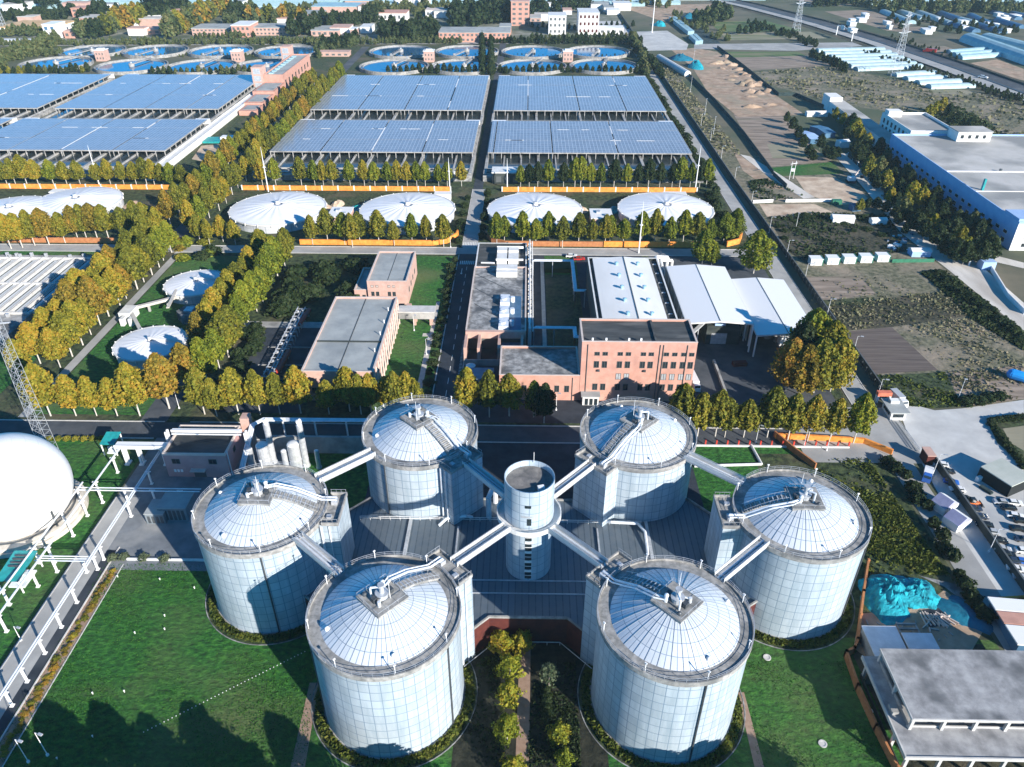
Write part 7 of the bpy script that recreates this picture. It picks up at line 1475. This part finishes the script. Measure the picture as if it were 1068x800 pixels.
for i,(px0,px1,py) in enumerate(_gr):
    x0,y0,_ = G(px0,py); x1,_,_ = G(px1,py); b = MB(); n = 8
    for k in range(n):
        ya = y0+k*9; b.quad((x0,ya,3),(x1,ya,3),(x1,ya+4.5,5),(x0,ya+4.5,5)); b.quad((x0,ya+4.5,5),(x1,ya+4.5,5),(x1,ya+9,3),(x0,ya+9,3))
    b.quad((x0,y0,0),(x1,y0,0),(x1,y0,3),(x0,y0,3)); b.quad((x0,y0+72,3),(x1,y0+72,3),(x1,y0+72,0),(x0,y0+72,0)); [b.quad((x,y0,0),(x,y0,3),(x,y0+72,3),(x,y0+72,0)) for x in (x0,x1)]
    solo(b,'greenhouse_range',M['poly'],f'wide pale cyan greenhouse range on the horizon, one of many along the top edge','greenhouse','greenhouse ranges along the top')
for i in range(4): x,y,_ = G(416+i*9.4,6.5); b = MB(); b.lathe(x,y,[(8,0),(8,9),(.05,13)],20); solo(b,'white_silo',M['white'],f'small white round bin at the top, {ordw(i+1)} of four in line','bin','four white bins at the top')
# pylons, gantry, lorry on the motorway
x,y,_ = G(932,79); lattice(x,y,54,8,1.6,'lattice pylon standing at the left end of the smaller tunnel group','power_pylon','pylon',14,.13,((36,7),(43,6),(50,4))); x,y,_ = G(830,33); lattice(x,y,46,8,1.6,'lattice pylon beside the motorway at the field strips','power_pylon','pylon',12,.15,((30,7),(36,6),(42,4)))
x,y,_ = G(5,35); lattice(x,y,40,7,1.6,'lattice pylon at the top left frame edge','power_pylon','pylon',11,.2,((28,7),(34,6)))
x,y,_ = G(680,34); b = MB(); b.bar((x,y,0),(x,y,34),.7,8,0,.35); b.bar((x,y,34),(x,y,38),.9,8,0,.1); solo(b,'light_mast',M['white'],'very tall white light mast on the concrete apron','mast')
p,q = Vector(G(872,36.5)),Vector(G(888,43)); t = thing('sign_gantry','grey gantry with two blank white signs over the motorway','gantry',(p+q)/2); b = MB(); [b.box(c.x-.4,c.x+.4,c.y-.4,c.y+.4,0,11) for c in (p,q)]; b.beam(p+Vector((0,0,10.6)),q+Vector((0,0,10.6)),.7,.9); build(b,'frame',M['white'],t)
for f in (.3,.72): c = p+(q-p)*f; b = MB(); b.obox(c.x,c.y-.8,8,12.5,9,.3,math.atan2((q-p).y,(q-p).x)); build(b,'sign_panel',M['white'],t)
x,y,_ = G(969,55); lorry(x,y,R_(-38),'red lorry driving on the far carriageway of the motorway',cab='red',body='red',length=13,h=4.2); x,y,_ = G(786,129); b=MB()
# lawn details: a dotted line of white sprinkler heads
p,q = Vector(G(150,764)),Vector(G(318,680))
for i in range(44):
    c = p+(q-p)*(i/43); b = MB(); b.bar((c.x,c.y,.04),(c.x,c.y,.16),.07,6); b.bar((c.x,c.y,.16),(c.x,c.y,.2),.12,6); solo(b,'lawn_marker',M['white'],'small white marker in the dotted line across the lower left lawn','marker','dotted line of white lawn markers')
for i,(px,py) in enumerate(((123,602),(167,605),(172,643),(141,661),(97,724),(130,722),(97,769),(172,657),(203,614),(60,792),(50,788))):
    x,y,_ = G(px,py); b = MB(); b.bar((x,y,0),(x,y,.5),.1,6); b.ball((x,y,.6),.19); solo(b,'lawn_lamp',M['white'],'small white globe lamp standing on the lower left lawn','lamp','white globe lamps on the lower left lawn')
for i,(px,py) in enumerate(((800,686),(858,776),(937,752),(906,742))):
    x,y,_ = G(px,py); b = MB(); b.lathe(x,y,[(.9,.05),(.9,.2),(.6,.2),(.6,.12),(.02,.12)],16); solo(b,'manhole',M['kerb'],'round pale manhole ring in the lawn right of the silos','manhole','manhole rings in the right lawn')
for i in range(60):
    y = 62+i*1.28; bush(jit(-106.8,.7),y,random.uniform(.5,.95),random.uniform(.35,.8),random.choice(['lf_rust','lf_rust','lf_gold','lf_olive']),'small orange brown shrub in the flower bed along the pipe road','shrubs in the flower bed by the pipe road')
for i in range(7): x,y,_ = G(52+i*9,459); bush(x,y,1.1,1.5,'lf_olive','round clipped olive shrub on the lawn edge behind the gas holder','clipped shrubs behind the gas holder')
for i,(px,py) in enumerate(((118,583),(130,582),(150,583),(172,584))): x,y,_ = G(px,py); bush(x,y,1.3,1.6,'lf_grey','grey green bush at the top edge of the lower left lawn','bushes at the top edge of the lower left lawn')
b = MB(); x0,y0,_ = G(133,583.5); x1,_,_ = G(216,583.5); b.box(x0,x1,y0-.4,y0,0,.7); solo(b,'lawn_wall',M['off_white'],'low white wall along the top edge of the lower left lawn','wall')
def cover(name, pts, n, size, m, seed=1):
    'low growth nobody could count, scattered over a patch of ground'
    P_ = [(p[0],p[1]) for p in GL(pts)]; rng = np.random.default_rng(seed); xs = [p[0] for p in P_]; ys = [p[1] for p in P_]
    q = np.stack([rng.uniform(min(xs),max(xs),n*3), rng.uniform(min(ys),max(ys),n*3)],1); ins = np.zeros(len(q),bool); k = len(P_)
    for i in range(k):
        (x0,y0),(x1,y1) = P_[i],P_[(i+1)%k]
        if y0 != y1: ins ^= ((y0 > q[:,1]) != (y1 > q[:,1])) & (q[:,0] < (x1-x0)*(q[:,1]-y0)/(y1-y0)+x0)
    q = q[ins]; dens = np.sin(q[:,0]*.13+seed)+np.sin(q[:,1]*.11+2*seed)+np.sin((q[:,0]+q[:,1])*.31)*.8; q = q[dens+rng.normal(0,1.0,len(q)) > .2][:n]; n = len(q)
    c = np.concatenate([q, (.1+size*.7*rng.random(n))[:,None]],1); u = rng.standard_normal((n,3)); u /= np.linalg.norm(u,axis=1,keepdims=True); v = np.cross(u,rng.standard_normal((n,3))); v /= np.linalg.norm(v,axis=1,keepdims=True); s = (size*(.4+.9*rng.random(n)))[:,None]
    o = bpy.data.objects.new(name, leaf_mesh(name, np.stack([c-u*s-v*s,c+u*s-v*s,c+u*s+v*s,c-u*s+v*s],1).reshape(-1,3), M[m])); sc.collection.objects.link(o); o['kind'] = 'stuff'; return o
cover('undergrowth',[(800,228),(842,222),(925,224),(948,262),(842,272),(822,262)],1800,.6,'lf_dark',1)
cover('undergrowth',[(976,282),(998,292),(1068,346),(1068,366),(1010,331),(983,304),(960,285)],2600,.6,'lf_dark',2)
cover('undergrowth',[(861,319),(983,304),(1008,330),(931,341),(880,345)],1000,.4,'lf_weed',3)
cover('undergrowth',[(932,341),(1011,331),(1068,368),(1068,379),(981,386)],1000,.4,'lf_weed',4)
cover('undergrowth',[(913,392),(986,388),(1003,424),(975,426),(940,423),(925,411)],3000,.35,'lf_grass',5)
cover('undergrowth',[(988,388),(1068,381),(1068,416),(1003,424)],900,.4,'lf_weed',6)
cover('undergrowth',[(830,300),(870,290),(990,285),(1000,330),(880,345)],700,.4,'lf_weed',7)
cover('undergrowth',[(780,76),(868,69),(928,82),(1068,106),(1068,152),(1010,132),(925,116),(870,108),(800,88)],3000,.9,'lf_weed',8)
cover('undergrowth',[(672,58),(690,58),(765,150),(775,163),(750,163)],1800,.7,'lf_weed',9)
cover('undergrowth',[(780,190),(800,186),(845,208),(800,210),(786,205)],1200,.6,'lf_dark',10)
cover('undergrowth',[(850,480),(905,478),(960,560),(990,600),(905,598),(880,540)],9000,.38,'lf_grass',11)
cover('undergrowth',[(560,690),(600,690),(606,800),(548,800),(556,720)],2200,.22,'lf_dark',12)
cover('undergrowth',[(498,690),(520,680),(524,800),(480,800)],2200,.22,'lf_dark',13)
cover('undergrowth',[(885,160),(930,150),(1040,262),(1000,256)],3500,.8,'lf_dark',14)
cover('grass',[(110,588),(222,588),(262,655),(330,700),(318,800),(-20,800),(30,720)],16000,.09,'lf_lawn',21)
cover('grass',[(775,690),(880,690),(935,800),(790,800)],7000,.09,'lf_lawn',22)
cover('undergrowth',[(940,118),(1000,112),(1068,150),(1068,170),(1020,140)],2800,1.0,'lf_dark',15)
for o in [o for o in bpy.data.objects if o.parent is None and o.name.split('.')[0] == 'digester_silo' and o.get('label') == '-']: bpy.data.objects.remove(o)

# ------------------------------------------------------------------ air: thin haze that fades the far fields
b = MB(); b.box(-2600,2600,-400,2600,-1.5,152); hz = build(b,'haze',[],None); hz['kind'] = 'stuff'
hm = bpy.data.materials.new('haze'); hm.use_nodes = True; hn = hm.node_tree; hn.nodes.remove(hn.nodes['Principled BSDF'])
pv = hn.nodes.new('ShaderNodeVolumePrincipled'); pv.inputs['Density'].default_value = 0.00006; pv.inputs['Color'].default_value = (.62,.86,.95,1); pv.inputs['Anisotropy'].default_value = 0.0
hn.links.new(pv.outputs[0], hn.nodes['Material Output'].inputs['Volume']); hz.data.materials.append(hm)
